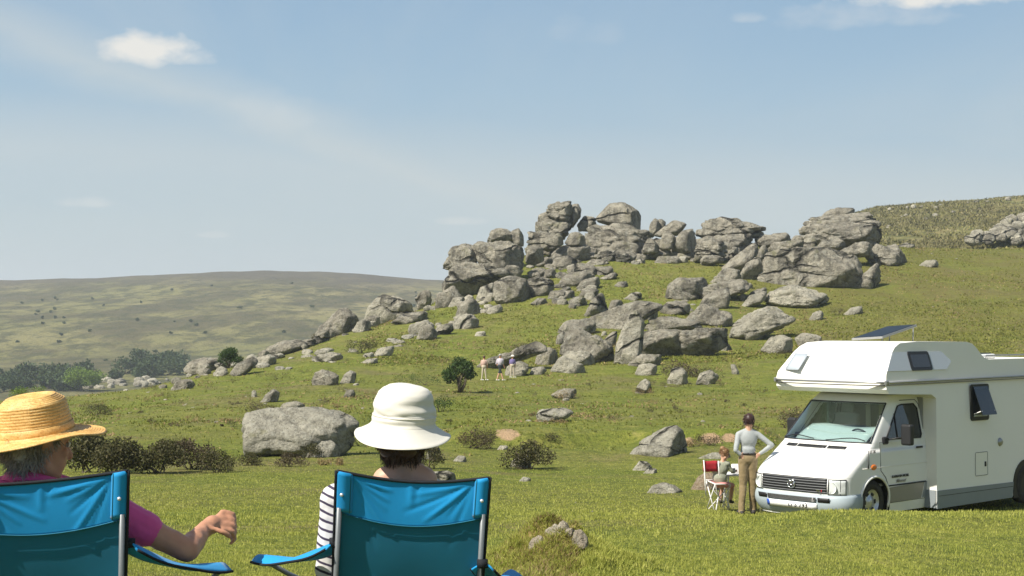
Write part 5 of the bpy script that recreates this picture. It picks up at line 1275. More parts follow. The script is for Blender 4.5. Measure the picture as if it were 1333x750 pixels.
def camp_chair(TL, TR, BL, BR, sag, seam, armL, armR, label, group, bulge, seed):
    """corners of the back as world points; armL / armR = (start, end) of the armrests"""
    ctr = (BL + BR) / 2; gz = -1.45
    root = empty('camping_chair', (ctr.x, ctr.y + .22, gz)); tag(root, label, 'chair', group)
    o = Vector(root.location); L = lambda p: Vector(p) - o
    rs = np.random.default_rng(seed)
    nu, nv = 72, 44
    def bp(u, v, off=0.0):
        p = lerp(lerp(TL, TR, u), lerp(BL, BR, u), v)
        s = math.sin(math.pi * u)
        p = p + Vector((0, 0, -sag * s * (1 - v) ** 2)) + Vector((0, .035 * s - bulge * s * math.sin(math.pi * min(1, v * 1.1)), 0))
        wr = .0035 * pn(u * 2 + seed, v * 2, .3)
        for (fu, fv, ang_, ln, wd, am) in folds:      # tension folds running from the corners
            ca, sa = math.cos(ang_), math.sin(ang_); du, dv = u - fu, (v - fv) * .9
            s1, s2 = du * ca + dv * sa, -du * sa + dv * ca
            if -.02 < s1 < ln: wr += am * math.exp(-(s2 / (wd * (.5 + s1))) ** 2) * math.sin(math.pi * min(1, max(0, (s1 + .02) / (ln + .02)))) ** .6
        fold = 0
        return p + Vector((0, -(wr + fold) * s ** .4 - off, 0))
    folds = [(.10, .02, a, rs.uniform(.25, .5), rs.uniform(.012, .022), rs.uniform(.003, .006) * rs.choice((-1, 1, 1))) for a in (.18, .42, .62, .85, 1.15)]
    folds += [(.90, .02, math.pi - a, rs.uniform(.25, .5), rs.uniform(.012, .022), rs.uniform(.003, .006) * rs.choice((-1, 1, 1))) for a in (.15, .35, .6, .9, 1.2)]
    folds += [(.48, .0, 1.5, .16, .03, .003), (.53, .0, 1.65, .12, .025, -.002), (.08, .55, .5, .4, .02, .003), (.92, .6, math.pi - .4, .4, .02, .003), (.3, .92, -.4, .4, .02, .003)]
    vs = seam
    f = lambda v: v + .035 * 0
    def sv(u): return vs + .05 * math.sin(math.pi * u)      # the seam hangs in a curve
    up = sheet_obj('back_panel', [[L(bp(j / nu, sv(j / nu) * i / 26)) for j in range(nu + 1)] for i in range(27)], M_CBLUE, root, .003)
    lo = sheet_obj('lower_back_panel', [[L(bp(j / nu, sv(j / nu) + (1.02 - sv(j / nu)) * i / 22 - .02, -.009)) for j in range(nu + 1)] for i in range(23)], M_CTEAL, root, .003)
    tube_obj('seam_binding', [L(bp(j / nu, sv(j / nu), .003)) for j in range(nu + 1)], .0022, M_CTEAL, up, 5)
    tube_obj('top_binding', [L(bp(j / nu, 0, .001)) for j in range(nu + 1)], .0062, M_CBIND, up, 6)
    for u in (0, 1):
        tube_obj('side_binding', [L(bp(u, i / 30, .001) + Vector((.004 * (1 if u else -1), 0, 0))) for i in range(31)], .0052, M_CBIND, up, 6)
        # pocket that takes the pole end
        sg = 1 if u else -1
        c0, c1 = (0.0, .105) if u == 0 else (.905, 1.0)
        pk = sheet_obj('pole_pocket', [[L(bp(lerp(c0, c1, j / 8), sv(0) * .98 * i / 10, .004 + .010 * math.sin(math.pi * j / 8))) for j in range(9)] for i in range(11)], M_CBLUE, root, .003)
        e = lerp(c0, c1, .86 if u == 0 else .14)
        tube_obj('pocket_seam', [L(bp(e, sv(0) * i / 8, .008)) for i in range(9)], .0022, M_CTEAL, pk, 4)
        lathe_obj('rivet', [(0, .005), (.005, .004), (.0065, 0)], M_RIVET, pk, 12, Matrix.Translation(L(bp(lerp(c0, c1, .35 if u == 0 else .6), sv(0) * .56, .016))) @ Matrix.Rotation(math.pi / 2, 4, 'X'))
        a = bp(u, sv(0) * .9, .004) + Vector((sg * -.012, 0, 0)); b = lerp(BL, BR, u) + Vector((sg * -.006, -.012, 0))
        d = (b - a).normalized()
        tube_obj('back_pole', [L(a), L(b), L(b + d * .14)], .0095, M_CPOLE, root, 10)
    # seat
    fwd = Vector((0, .46, .03)); 
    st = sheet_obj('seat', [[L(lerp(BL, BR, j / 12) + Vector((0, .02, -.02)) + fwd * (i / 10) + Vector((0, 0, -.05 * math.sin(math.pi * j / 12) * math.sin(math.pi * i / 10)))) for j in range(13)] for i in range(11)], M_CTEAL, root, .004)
    FL, FR = BL + fwd, BR + fwd
    # legs: crossed on each side, front and rear
    gl = [Vector((p.x + dx, p.y + dy, gz + .01)) for p, dx, dy in ((BL, -.04, -.08), (BR, .04, -.08), (FL, -.04, .06), (FR, .04, .06))]
    for a, b in ((BL, gl[1]), (BR, gl[0]), (FL, gl[3]), (FR, gl[2]), (BL, gl[2]), (FL, gl[0]), (BR, gl[3]), (FR, gl[1])):
        tube_obj('leg', [L(a), L(b)], .009, M_CPOLE, root, 8)
    for g in gl: lathe_obj('foot', [(0, .03), (.018, .03), (.022, 0), (0, 0)], M_CBIND, root, 12, Matrix.Translation(L(g) + Vector((0, 0, -.01))))
    for (a, b, sgn) in ((armL[0], armL[1], -1), (armR[0], armR[1], 1)):
        ax = (b - a); side = Vector((ax.y, -ax.x, 0)).normalized() * .042
        pts = []
        for i in range(15):
            t = i / 14; c = lerp(a, b, t) + Vector((0, 0, -.028 * math.sin(math.pi * t)))
            row = []
            for j in range(9):
                w = (j / 8 - .5) * 2; row.append(L(c + side * w * (1 + .15 * math.sin(math.pi * t)) + Vector((0, 0, -.022 * w * w + .004 * math.sin(9 * t + w * 3)))))
            pts.append(row)
        ar = sheet_obj('armrest', pts, M_CBLUE, root, .006)
        for j in (0, 8): tube_obj('armrest_binding', [r[j] for r in pts], .005, M_CBIND, ar, 5)
        tube_obj('armrest_knot', [L(a + Vector((0, 0, .012))), L(a + Vector((0, 0, -.016)))], .020, M_CBIND, ar, 10)
        fl = FL if sgn < 0 else FR
        tube_obj('arm_post', [L(b + Vector((0, 0, -.012))), L(lerp(b, fl, .35) + Vector((sgn * .012, .03, -.02))), L(fl)], .0095, M_CPOLE, root, 8)
    return root, L

GRP = 'blue camping chairs in the foreground'
# woman's chair
wTL, wTR = at(439, 613, 5.0), at(637, 622, 5.02)
wBL, wBR = at(432, 822, 5.20), at(622, 826, 5.22)
camp_chair(wTL, wTR, wBL, wBR, .030, .245, (at(436, 705, 5.10), at(339, 722, 5.42)), (at(628, 733, 5.10), at(668, 742, 5.40)),
           'blue folding camping chair holding the woman in the white sun hat', GRP, .035, 3)
mTL, mTR = at(-62, 634, 4.62), at(166, 613, 4.66)
mBL, mBR = at(-50, 850, 4.84), at(160, 848, 4.86)
_, _ = camp_chair(mTL, mTR, mBL, mBR, .012, .255, (at(-54, 712, 4.76), at(-140, 730, 5.05)), (at(168, 706, 4.76), at(292, 733, 5.10)),
           'blue folding camping chair holding the man in the straw hat', GRP, .03, 8)

def head_prims(c, yaw, s=1.0, skin=0, pitch=0, nose=True):
    """skull, jaw, nose, ears, neck root; yaw 0 = facing away from the camera (+y), positive = to the right"""
    R = Matrix.Rotation(-yaw, 3, 'Z') @ Matrix.Rotation(pitch, 3, 'X'); c = Vector(c)
    P = lambda x, y, z: c + R @ (Vector((x, y, z)) * s); e = (pitch, 0, -yaw)
    pr = [('e', P(0, -.008, .02), (.076 * s, .096 * s, .098 * s), e, skin), ('e', P(0, .032, -.045), (.062 * s, .066 * s, .075 * s), e, skin),
          ('c', P(0, .055, -.09), P(0, .06, -.095), .026 * s, .024 * s, skin), ('c', P(-.05, .005, -.07), P(-.022, .06, -.092), .024 * s, .02 * s, skin), ('c', P(.05, .005, -.07), P(.022, .06, -.092), .024 * s, .02 * s, skin)]
    if nose:
        pr += [('c', P(0, .088, .005), P(0, .108, -.033), .010 * s, .0145 * s, skin), ('c', P(-.03, .078, .022), P(.03, .078, .022), .013 * s, .013 * s, skin),
               ('c', P(-.02, .084, -.058), P(.02, .084, -.058), .008 * s, .008 * s, skin), ('e', P(-.042, .066, -.022), (.022 * s, .018 * s, .018 * s), e, skin), ('e', P(.042, .066, -.022), (.022 * s, .018 * s, .018 * s), e, skin)]
    for sx in (-1, 1):
        pr += [('e', P(sx * .079, -.004, -.008), (.012 * s, .022 * s, .034 * s), (0, sx * .2, -yaw + sx * .35), skin), ('e', P(sx * .084, -.016, .0), (.009 * s, .016 * s, .026 * s), (0, sx * .2, -yaw + sx * .5), skin)]
    return pr, P

def finger(base, dirs, lens, r, slot):
    out = []; p = Vector(base)
    for i, (d, l) in enumerate(zip(dirs, lens)):
        q = p + Vector(d).normalized() * l; out.append(('c', p, q, r * (1 - .08 * i), r * (1 - .08 * (i + 1)), slot)); p = q
    return out

# ---------------- the man
def build_man():
    hc = at(50, 577, 4.84); root = empty('person', (at(50, 700, 4.98).x, 4.98, -1.45))
    tag(root, 'seated man in a straw hat and pink shirt resting his hand forward', 'person')
    o = Vector(root.location); L = lambda p: Vector(p) - o
    yaw = math.radians(48)
    pr, HP = head_prims(L(hc), yaw, 1.04, 0, -.12)
    neck = at(42, 614, 4.87); chest = at(44, 690, 4.93); belly = at(50, 770, 4.98); pel = at(52, 840, 5.03)
    shR, shL = at(134, 662, 4.95), at(-48, 664, 4.90)
    elb = at(243, 716, 5.02); wri = at(263, 692, 5.20)
    elL = at(-82, 760, 5.0); wrL = at(-30, 770, 5.22)
    pr += [('c', L(hc) + Vector((0, -.012, -.05)), L(neck), .058, .062, 0),
           ('e', L(chest), (.185, .115, .20), (0, 0, 0), 1), ('e', L(belly), (.175, .135, .20), (0, 0, 0), 1), ('e', L(pel), (.18, .14, .12), (0, 0, 0), 2),
           ('c', L(shL), L(shR), .078, .078, 1), ('c', L(neck) + Vector((-.02, 0, -.03)), L(shR), .055, .07, 1), ('c', L(neck) + Vector((.02, 0, -.03)), L(shL), .055, .07, 1),
           ('c', L(neck) + Vector((0, -.005, -.02)), L(neck) + Vector((0, -.005, -.004)), .074, .070, 1)]
    # right arm: sleeve to just above the elbow, bare forearm, loosely closed hand
    slv = shR.lerp(elb, .50)
    pr += [('c', L(shR), L(slv), .066, .061, 1), ('c', L(shR.lerp(elb, .4)), L(elb), .046, .043, 0), ('c', L(elb), L(elb.lerp(wri, .45)), .043, .042, 0), ('c', L(elb.lerp(wri, .4)), L(wri), .042, .028, 0, )]
    palm = at(277, 682, 5.27); w = L(wri)
    f = (palm - wri).normalized(); rt = Vector((.75, -.35, -.55)).normalized()
    pr += [('c', w, L(palm), .029, .034, 0, (.3, -.9, .2, .75))]
    kn0 = at(284, 672, 5.30)
    for i in range(4):
        b = kn0 + Vector((.012 + .004 * i, -.019 * i + .02, -.019 * i + .012)) * 1.0
        pr += [('c', L(palm), L(b), .018, .0115, 0)]
        pr += finger(L(b), [(.75, .5, -.25), (.15, .35, -1), (-.75, -.1, -.7)], [.042, .030, .022], .0118 - .0010 * (i == 3), 0)
    tb = at(270, 686, 5.21)
    pr += finger(L(tb), [(.75, .05, -.25), (.9, .15, -.35), (.6, .4, -.5)], [.034, .028, .022], .0125, 0)
    # left arm (outside the picture) on the other armrest
    pr += [('c', L(shL), L(shL.lerp(elL, .6)), .072, .064, 1), ('c', L(shL.lerp(elL, .5)), L(elL), .046, .043, 0), ('c', L(elL), L(wrL), .042, .029, 0), ('e', L(wrL) + Vector((.02, .06, 0)), (.04, .055, .022), (0, 0, -.3), 0)]
    for i in range(4): pr += finger(L(wrL) + Vector((-.005 + .019 * i, .10, 0)), [(.1, 1, -.1), (.1, .7, -.7)], [.04, .035], .0095, 0)
    pr += finger(L(wrL) + Vector((.05, .04, 0)), [(.8, .6, 0), (.3, 1, -.2)], [.035, .03], .011, 0)
    # legs
    for sx, kx in ((-1, at(40, 0, 5.48).x), (1, at(196, 0, 5.46).x)):
        hip = Vector((pel.x + sx * .10, 5.04, pel.z - .01)); kn = Vector((kx, 5.46, pel.z + .085)); an = Vector((kx + .02, 5.56, -1.36))
        pr += [('c', L(hip), L(kn), .088, .066, 2), ('c', L(kn), L(an), .064, .045, 2), ('c', L(an) + Vector((0, -.03, -.045)), L(an) + Vector((.02, .16, -.055)), .04, .036, 3)]
    body = blob('body', pr, [M_SKIN, M_PINK, M_JEAN, M_BLACK], .0058, root, 5, disp=lambda C: .0035 * fbm(C * 16, 3) * (C[:, 2] < (neck.z - o.z - .03)))
    # collar
    cn = L(neck) + Vector((0, -.004, .002))
    sheet_obj('collar', [[cn + Vector((math.sin(a) * (.072 + .012 * i), -math.cos(a) * (.072 + .012 * i), .014 - .020 * i + .006 * math.cos(a))) for a in np.linspace(-2.5, 2.5, 31)] for i in range(3)], M_PINK, root, .003)
    # eyes, mouth
    for sx in (-1, 1): lathe_obj('eye', [(0, .011), (.006, .009), (.010, .004), (.011, 0)], M_EYE, root, 12, Matrix.Translation(HP(sx * .031, .083, .004)) @ Matrix.Rotation(-yaw, 4, 'Z') @ Matrix.Rotation(-math.pi / 2, 4, 'X'))
    # hair: grey, brushed down from under the hat to the nape
    rs = np.random.default_rng(5); roots, dirs = [], []
    for _ in range(5200):
        a = rs.uniform(0, 2 * math.pi); z = rs.uniform(-.085, .022)
        x, y = math.sin(a), math.cos(a)
        if y > .40 or (y > -.05 and z < -.005 and abs(x) > .6) or (y > .1 and z < .01): continue
        if z < -.055 and y > -.55: continue
        k = math.sqrt(max(.05, 1 - ((z - .02) / .105) ** 2)); p = HP(.081 * x * k, .101 * y * k - .008, z)
        roots.append(p); n = (p - HP(0, -.008, .0)); n.z = 0; n.normalize()
        dirs.append(n * .25 + Vector((0, 0, -1)) + Vector(rs.normal(size=3)) * .25)
    strands('hair', roots, dirs, M_HAIRG, root, .0021, 4, .2, (.028, .062), rs, .5)
    bpr = [('e', HP(0, -.018, .022), (.078, .090, .090), (0, 0, -yaw), 0), ('c', HP(-.04, -.07, -.035), HP(.04, -.07, -.035), .032, .032, 0)]
    blob('hair_base', bpr, [M_HAIRG], .008, root, 4)
    # straw hat: spiral braid rings, dented flat crown, brim dipping at the sides
    prof = []; R0 = .113
    def ring(r0, z0, r1, z1, n):
        for k in range(n * 3):
            t = k / (n * 3); b = .0030 * (k % 3 == 1) + .0016 * (k % 3 == 2); dx, dz = r1 - r0, z1 - z0; l = math.hypot(dx, dz)
            prof.append((max(0, r0 + dx * t + b * dz / l * -1), z0 + dz * t + b * dx / l))
    prof.append((0, .108)); ring(.004, .108, .070, .112, 9); ring(.070, .112, .100, .092, 5); ring(.100, .092, R0, .012, 10); ring(R0, .012, .128, .003, 3); ring(.128, .003, .212, -.006, 11)
    prof.append((.213, -.009)); prof += [(.17, -.006), (.128, -.001), (.110, .004), (.106, .05)]
    def dfm(v):
        r = math.hypot(v.x, v.y); a = math.atan2(v.y, v.x); q = max(0, (r - .12) / .09)
        z = v.z + q * q * (.014 * math.cos(2 * a + .4) + .003 * math.sin(5 * a + 1))
        k = 1 + (.07 - .04 * min(1, max(0, (r - .105) / .03))) * math.cos(2 * a - math.pi)
        return Vector((v.x * (2 - k), v.y * k, z))
    hp = L(at(47, 567, 4.85)); Mh = Matrix.Translation(hp) @ Matrix.Rotation(math.radians(7), 4, 'Y') @ Matrix.Rotation(math.radians(-9), 4, 'X') @ Matrix.Rotation(-yaw, 4, 'Z')
    Mh = Matrix.Translation(hp) @ Matrix.Rotation(math.radians(-6.5), 4, 'Y') @ Matrix.Rotation(math.radians(7), 4, 'X') @ Matrix.Rotation(-yaw, 4, 'Z') @ Matrix.Diagonal((1.05, 1.05, 1.18, 1))
    hat = lathe_obj('straw_hat', prof, M_STRAW, root, 96, Mh, dfm)
    lathe_obj('hat_band', [(R0 + .004, .008), (R0 + .0055, .010), (R0 + .003, .030), (R0 + .001, .031)], M_STRAW, hat, 96, Mh, dfm)
    bm = bmesh.new(); kb = Mh @ dfm(Vector((-.02, -.117, .018)))
    for q in ((-.030, .004), (.026, -.002), (.012, .012)):
        tube_bm(bm, [kb + Vector((0, -.006, 0)), kb + Vector((q[0] * .5, -.012, q[1] * .6)), kb + Vector((q[0], -.008, q[1]))], [.006, .007, .003], 8)
    bm_obj('hat_bow', bm, M_STRAW, hat, smooth=True)
build_man()

# ---------------- the woman in the white hat
def build_woman():
    hc = at(524, 568, 5.20); root = empty('person', (at(524, 700, 5.3).x, 5.3, -1.45))
    tag(root, 'seated woman in a white cotton sun hat and striped jersey', 'person')
    o = Vector(root.location); L = lambda p: Vector(p) - o
    yaw = math.radians(12)
    pr, HP = head_prims(L(hc), yaw, .97, 0, -.05)
    neck = at(527, 613, 5.22); chest = at(530, 690, 5.30); belly = at(530, 770, 5.36); pel = at(530, 815, 5.42)
    shL, shR = at(439, 650, 5.30), at(598, 655, 5.30)
    elL, elR = at(428, 742, 5.33), at(606, 745, 5.40); wrL, wrR = at(478, 765, 5.58), at(590, 765, 5.60)
    pr += [('c', L(hc) + Vector((0, -.012, -.05)), L(neck), .050, .054, 0), ('c', L(neck), L(neck) + Vector((-.07, .0, -.03)), .05, .045, 0), ('c', L(neck), L(neck) + Vector((.07, .0, -.03)), .05, .045, 0),
           ('e', L(chest), (.165, .105, .17), (0, 0, 0), 1), ('e', L(belly), (.155, .12, .16), (0, 0, 0), 1), ('e', L(pel), (.18, .14, .11), (0, 0, 0), 2),
           ('c', L(shL), L(shR), .062, .062, 1), ('c', L(neck) + Vector((.05, 0, -.052)), L(shR), .042, .060, 1), ('c', L(neck) + Vector((-.05, 0, -.052)), L(shL), .042, .060, 1)]
    for sh, el, wr in ((shL, elL, wrL), (shR, elR, wrR)):
        pr += [('c', L(sh), L(el), .062, .050, 1), ('c', L(el), L(wr), .046, .034, 1), ('c', L(wr), L(wr) + Vector((.01, .07, -.005)), .026, .030, 0, (0, 0, 1, .6))]
        b = L(wr) + Vector((-.025, .10, -.005))
        for i in range(4): pr += finger(b + Vector((.017 * i, -.004 * abs(i - 1.5), 0)), [(0, 1, -.1), (0, .6, -.8)], [.036, .032], .0088, 0)
        pr += finger(L(wr) + Vector((.03 if sh is shL else -.03, .05, 0)), [(.5 if sh is shL else -.5, 1, 0), (0, 1, -.3)], [.034, .028], .010, 0)
    for sx in (-1, 1):
        hip = Vector((pel.x + sx * .09, 5.43, pel.z)); kn = Vector((pel.x + sx * .12, 5.86, pel.z + .02)); an = Vector((pel.x + sx * .12, 5.95, -1.38))
        pr += [('c', L(hip), L(kn), .088, .064, 2), ('c', L(kn), L(an), .060, .042, 2), ('c', L(an) + Vector((0, -.03, -.03)), L(an) + Vector((0, .15, -.045)), .036, .032, 3)]
    blob('body', pr, [M_SKIN2, M_STRIPE, M_JEAN, M_BLACK], .0058, root, 5, disp=lambda C: .004 * fbm(C * 14, 3) * (C[:, 2] < (neck.z - o.z - .05)))
    for sx in (-1, 1): lathe_obj('eye', [(0, .011), (.006, .009), (.010, .004), (.011, 0)], M_EYE, root, 12, Matrix.Translation(HP(sx * .031, .083, .004)) @ Matrix.Rotation(-yaw, 4, 'Z') @ Matrix.Rotation(-math.pi / 2, 4, 'X'))
    rs = np.random.default_rng(9); roots, dirs = [], []
    for _ in range(5200):
        a = rs.uniform(0, 2 * math.pi); z = rs.uniform(-.075, .05); x, y = math.sin(a), math.cos(a)
        if y > .35: continue
        k = math.sqrt(max(.12, 1 - ((z - .02) / .112) ** 2)); p = HP(.083 * x * k, .103 * y * k - .008, z)
        roots.append(p); n = (p - HP(0, -.008, 0)); n.z = 0; n.normalize()
        dirs.append(n * .18 + Vector((0, 0, -1)) + Vector(rs.normal(size=3)) * .12)
    def hug(p):
        c0 = HP(0, .0, p.z - L(hc).z); d = Vector((p.x - c0.x, p.y - c0.y, 0)); lim = .078 if p.z < L(hc).z - .05 else .10
        return Vector((c0.x + d.x * min(1, lim / max(d.length, 1e-4)), c0.y + d.y * min(1, lim / max(d.length, 1e-4)), p.z))
    strands('hair', roots, dirs, M_HAIRB, root, .0022, 4, .3, (.025, .050), rs, .3, hug)
    blob('hair_base', [('e', HP(0, -.016, .02), (.080, .092, .092), (0, 0, -yaw), 0), ('c', HP(-.036, -.052, -.045), HP(.036, -.052, -.045), .036, .036, 0), ('c', HP(-.066, -.01, -.02), HP(.066, -.01, -.02), .018, .018, 0)], [M_HAIRB], .008, root, 4)
    # soft bucket hat, crumpled
    prof = [(0, .130), (.03, .130), (.058, .126), (.080, .117), (.095, .103), (.104, .085), (.111, .062), (.113, .045), (.112, .034), (.115, .022), (.113, .012), (.117, .004), (.128, -.006), (.142, -.016), (.157, -.026), (.170, -.033), (.172, -.036), (.168, -.038), (.150, -.030), (.130, -.014), (.110, .0), (.106, .04)]
    fine = []
    for (a, b) in zip(prof, prof[1:]):
        for k in range(3): fine.append((a[0] + (b[0] - a[0]) * k / 3, a[1] + (b[1] - a[1]) * k / 3))
    fine.append(prof[-1])
    def dfm(v):
        r = math.hypot(v.x, v.y); a = math.atan2(v.y, v.x); q = max(0, (r - .118) / .054)
        cr = pn(v.x * 14, v.y * 14, v.z * 40 + 3); cr2 = pn(v.x * 22 + 7, v.y * 22, v.z * 70)
        side = 1 - q if q < 1 else 0
        mid = math.exp(-((v.z - .050) / .032) ** 2)
        k = 1 + side * (.055 * cr * mid + .040 * cr2 * mid - .06 * math.exp(-((v.z - .058 - .018 * math.cos(a + .7)) / .010) ** 2) * max(0, math.cos(a + .9)) )
        ph = v.z * 210 + 5 * pn(v.x * 9, v.y * 9, 2.2) + 1.5 * math.cos(a * 1.5)
        k -= side * mid * .024 * max(0, math.sin(ph)) ** 3 * (.35 + .65 * max(0, math.cos(a + .9)))
        z = v.z + q * (.010 * math.cos(2 * a + .2) + .004 * math.sin(3 * a)) - .010 * q * (1 if math.sin(a) < 0 else 0) * abs(math.sin(a))
        if v.z > .10: z += .004 * cr
        return Vector((v.x * k, v.y * k * 1.06, z))
    hp = L(at(525, 554, 5.20)); Mh = Matrix.Translation(hp) @ Matrix.Rotation(math.radians(3.5), 4, 'Y') @ Matrix.Rotation(math.radians(4), 4, 'X') @ Matrix.Diagonal((1, 1, 1.14, 1))
    hat = lathe_obj('sun_hat', fine, M_CREAM, root, 110, Mh, dfm)
    for pr_ in (((.1135, .036), (.1150, .0345), (.1150, .031), (.1125, .030)), ((.1150, .007), (.1172, .0055), (.1172, .002), (.1155, .001))):
        lathe_obj('hat_seam', list(pr_), M_CREAM, hat, 90, Mh, dfm)
build_woman()
# ------------------------------------------------------------------ picnic table, standing woman, child, walkers
M_GTOP = fabric_mat('grey_top', (.34, .36, .36), (.28, .30, .30), trans=0)
M_KHAKI = fabric_mat('khaki', (.25, .185, .095), (.19, .14, .07), trans=0)
M_OLIVE = fabric_mat('child_top', (.30, .31, .235), (.25, .26, .19), trans=0)
M_PINKS = fabric_mat('pink_cloth', (.62, .27, .25), (.55, .2, .19), trans=0)
M_REDC = fabric_mat('red_canvas', (.36, .015, .022), (.28, .01, .016), trans=0)
M_WFRAME = pmat('white_frame', (.72, .70, .66), .4)
M_DARK = pmat('dark_shoe', (.03, .027, .024), .7)
M_PAPER = pmat('white_card', (.75, .75, .74), .6)

M_HAIRD = pmat('dark_hair', (.030, .016, .014), .45, .45, var=(60, .8, (.07, .03, .025)))
def build_stander():
    Y = 25.6; base = at(973, 659, Y); gz = zg(base.x, Y); k = (at(973, 539, Y).z - gz) / 1.66
    root = empty('person', (base.x, Y, gz)); tag(root, 'standing woman in grey top and khaki trousers, hands on hips', 'person')
    S = lambda x, y, z: Vector((x, y, z)) * k
    hc = S(.03, 0, 1.545); pr, HP = head_prims(hc, .25, .92 * k, 0, -.25)
    pr += [('c', hc + S(0, -.01, -.06), S(.02, -.005, 1.385), .048 * k, .052 * k, 0),
           ('e', S(.015, 0, 1.25), (.150 * k, .092 * k, .175 * k), (0, 0, 0), 1), ('e', S(.01, .0, 1.06), (.125 * k, .085 * k, .12 * k), (0, 0, 0), 1), ('e', S(.01, 0, .93), (.150 * k, .108 * k, .115 * k), (0, 0, 0), 2),
           ('c', S(-.135, 0, 1.325), S(.165, 0, 1.325), .052 * k, .052 * k, 1), ('c', S(-.03, 0, 1.38), S(-.13, 0, 1.33), .045 * k, .05 * k, 1), ('c', S(.06, 0, 1.38), S(.16, 0, 1.33), .045 * k, .05 * k, 1)]
    for sh, el, ha, s in ((S(-.145, 0, 1.32), S(-.205, -.10, 1.07), S(-.115, -.075, .985), -1), (S(.18, 0, 1.32), S(.40, -.05, 1.15), S(.165, -.045, .985), 1)):
        pr += [('c', sh, el, .050 * k, .040 * k, 1), ('c', el, ha.lerp(el, .18), .040 * k, .031 * k, 1), ('c', ha.lerp(el, .2), ha, .026 * k, .032 * k, 0, (0, 1, 0, .7))]
        for i in range(4): pr += finger(ha + S(-s * .01, -.01, -.012 + .014 * (i - 1.5)), [(-s * .8, .25, -.35), (-s * .5, .3, -.5)], [.035 * k, .03 * k], .0095 * k, 0)
        pr += finger(ha + S(0, -.015, .02), [(-s * .5, -.2, .6), (-s * .6, .1, .3)], [.03 * k, .025 * k], .0105 * k, 0)
    for s, fx, fy in ((-1, -.10, -.02), (1, .105, .10)):
        pr += [('c', S(s * .072 + .01, 0, .90), S(s * .078 + .01, .01 + fy * .3, .50), .092 * k, .066 * k, 2), ('c', S(s * .078 + .01, .01 + fy * .3, .50), S(fx, fy, .12), .064 * k, .055 * k, 2), ('c', S(fx, fy, .12), S(fx, fy, .07), .056 * k, .058 * k, 2),
               ('c', S(fx, fy - .05, .035), S(fx + s * .03, fy + .15, .03), .042 * k, .038 * k, 3)]
    blob('body', pr, [M_SKIN2, M_GTOP, M_KHAKI, M_DARK], .0125, root, 3, disp=lambda C: .006 * fbm(C * 11, 3) * (C[:, 2] < 1.3))
    rs = np.random.default_rng(4); roots, dirs = [], []
    for _ in range(1500):
        a = rs.uniform(0, 6.283); z = rs.uniform(-.05, .115); x, y = math.sin(a), math.cos(a)
        if y > .5 and z < .05: continue
        q = math.sqrt(max(.05, 1 - ((z - .02) / .11) ** 2)); p = HP(.08 * x * q, .10 * y * q, z); roots.append(p)
        dirs.append((p - hc).normalized() * .5 + Vector(rs.normal(size=3)) * .4 + Vector((0, 0, -.5)))
    strands('hair', roots, dirs, M_HAIRD, root, .005, 2, .4, (.03, .05), rs, .3)
    blob('hair_base', [('e', HP(0, -.015, .03), (.082 * k, .098 * k, .10 * k), (0, 0, 0), 0)], [M_HAIRD], .012, root, 2)
    tube_obj('belt', [S(.01 + .128 * math.sin(a), -.098 * math.cos(a), 1.0 + .012 * math.cos(a)) for a in np.linspace(0, 6.283, 25)], .014 * k, M_DARK, root, 6)
build_stander()

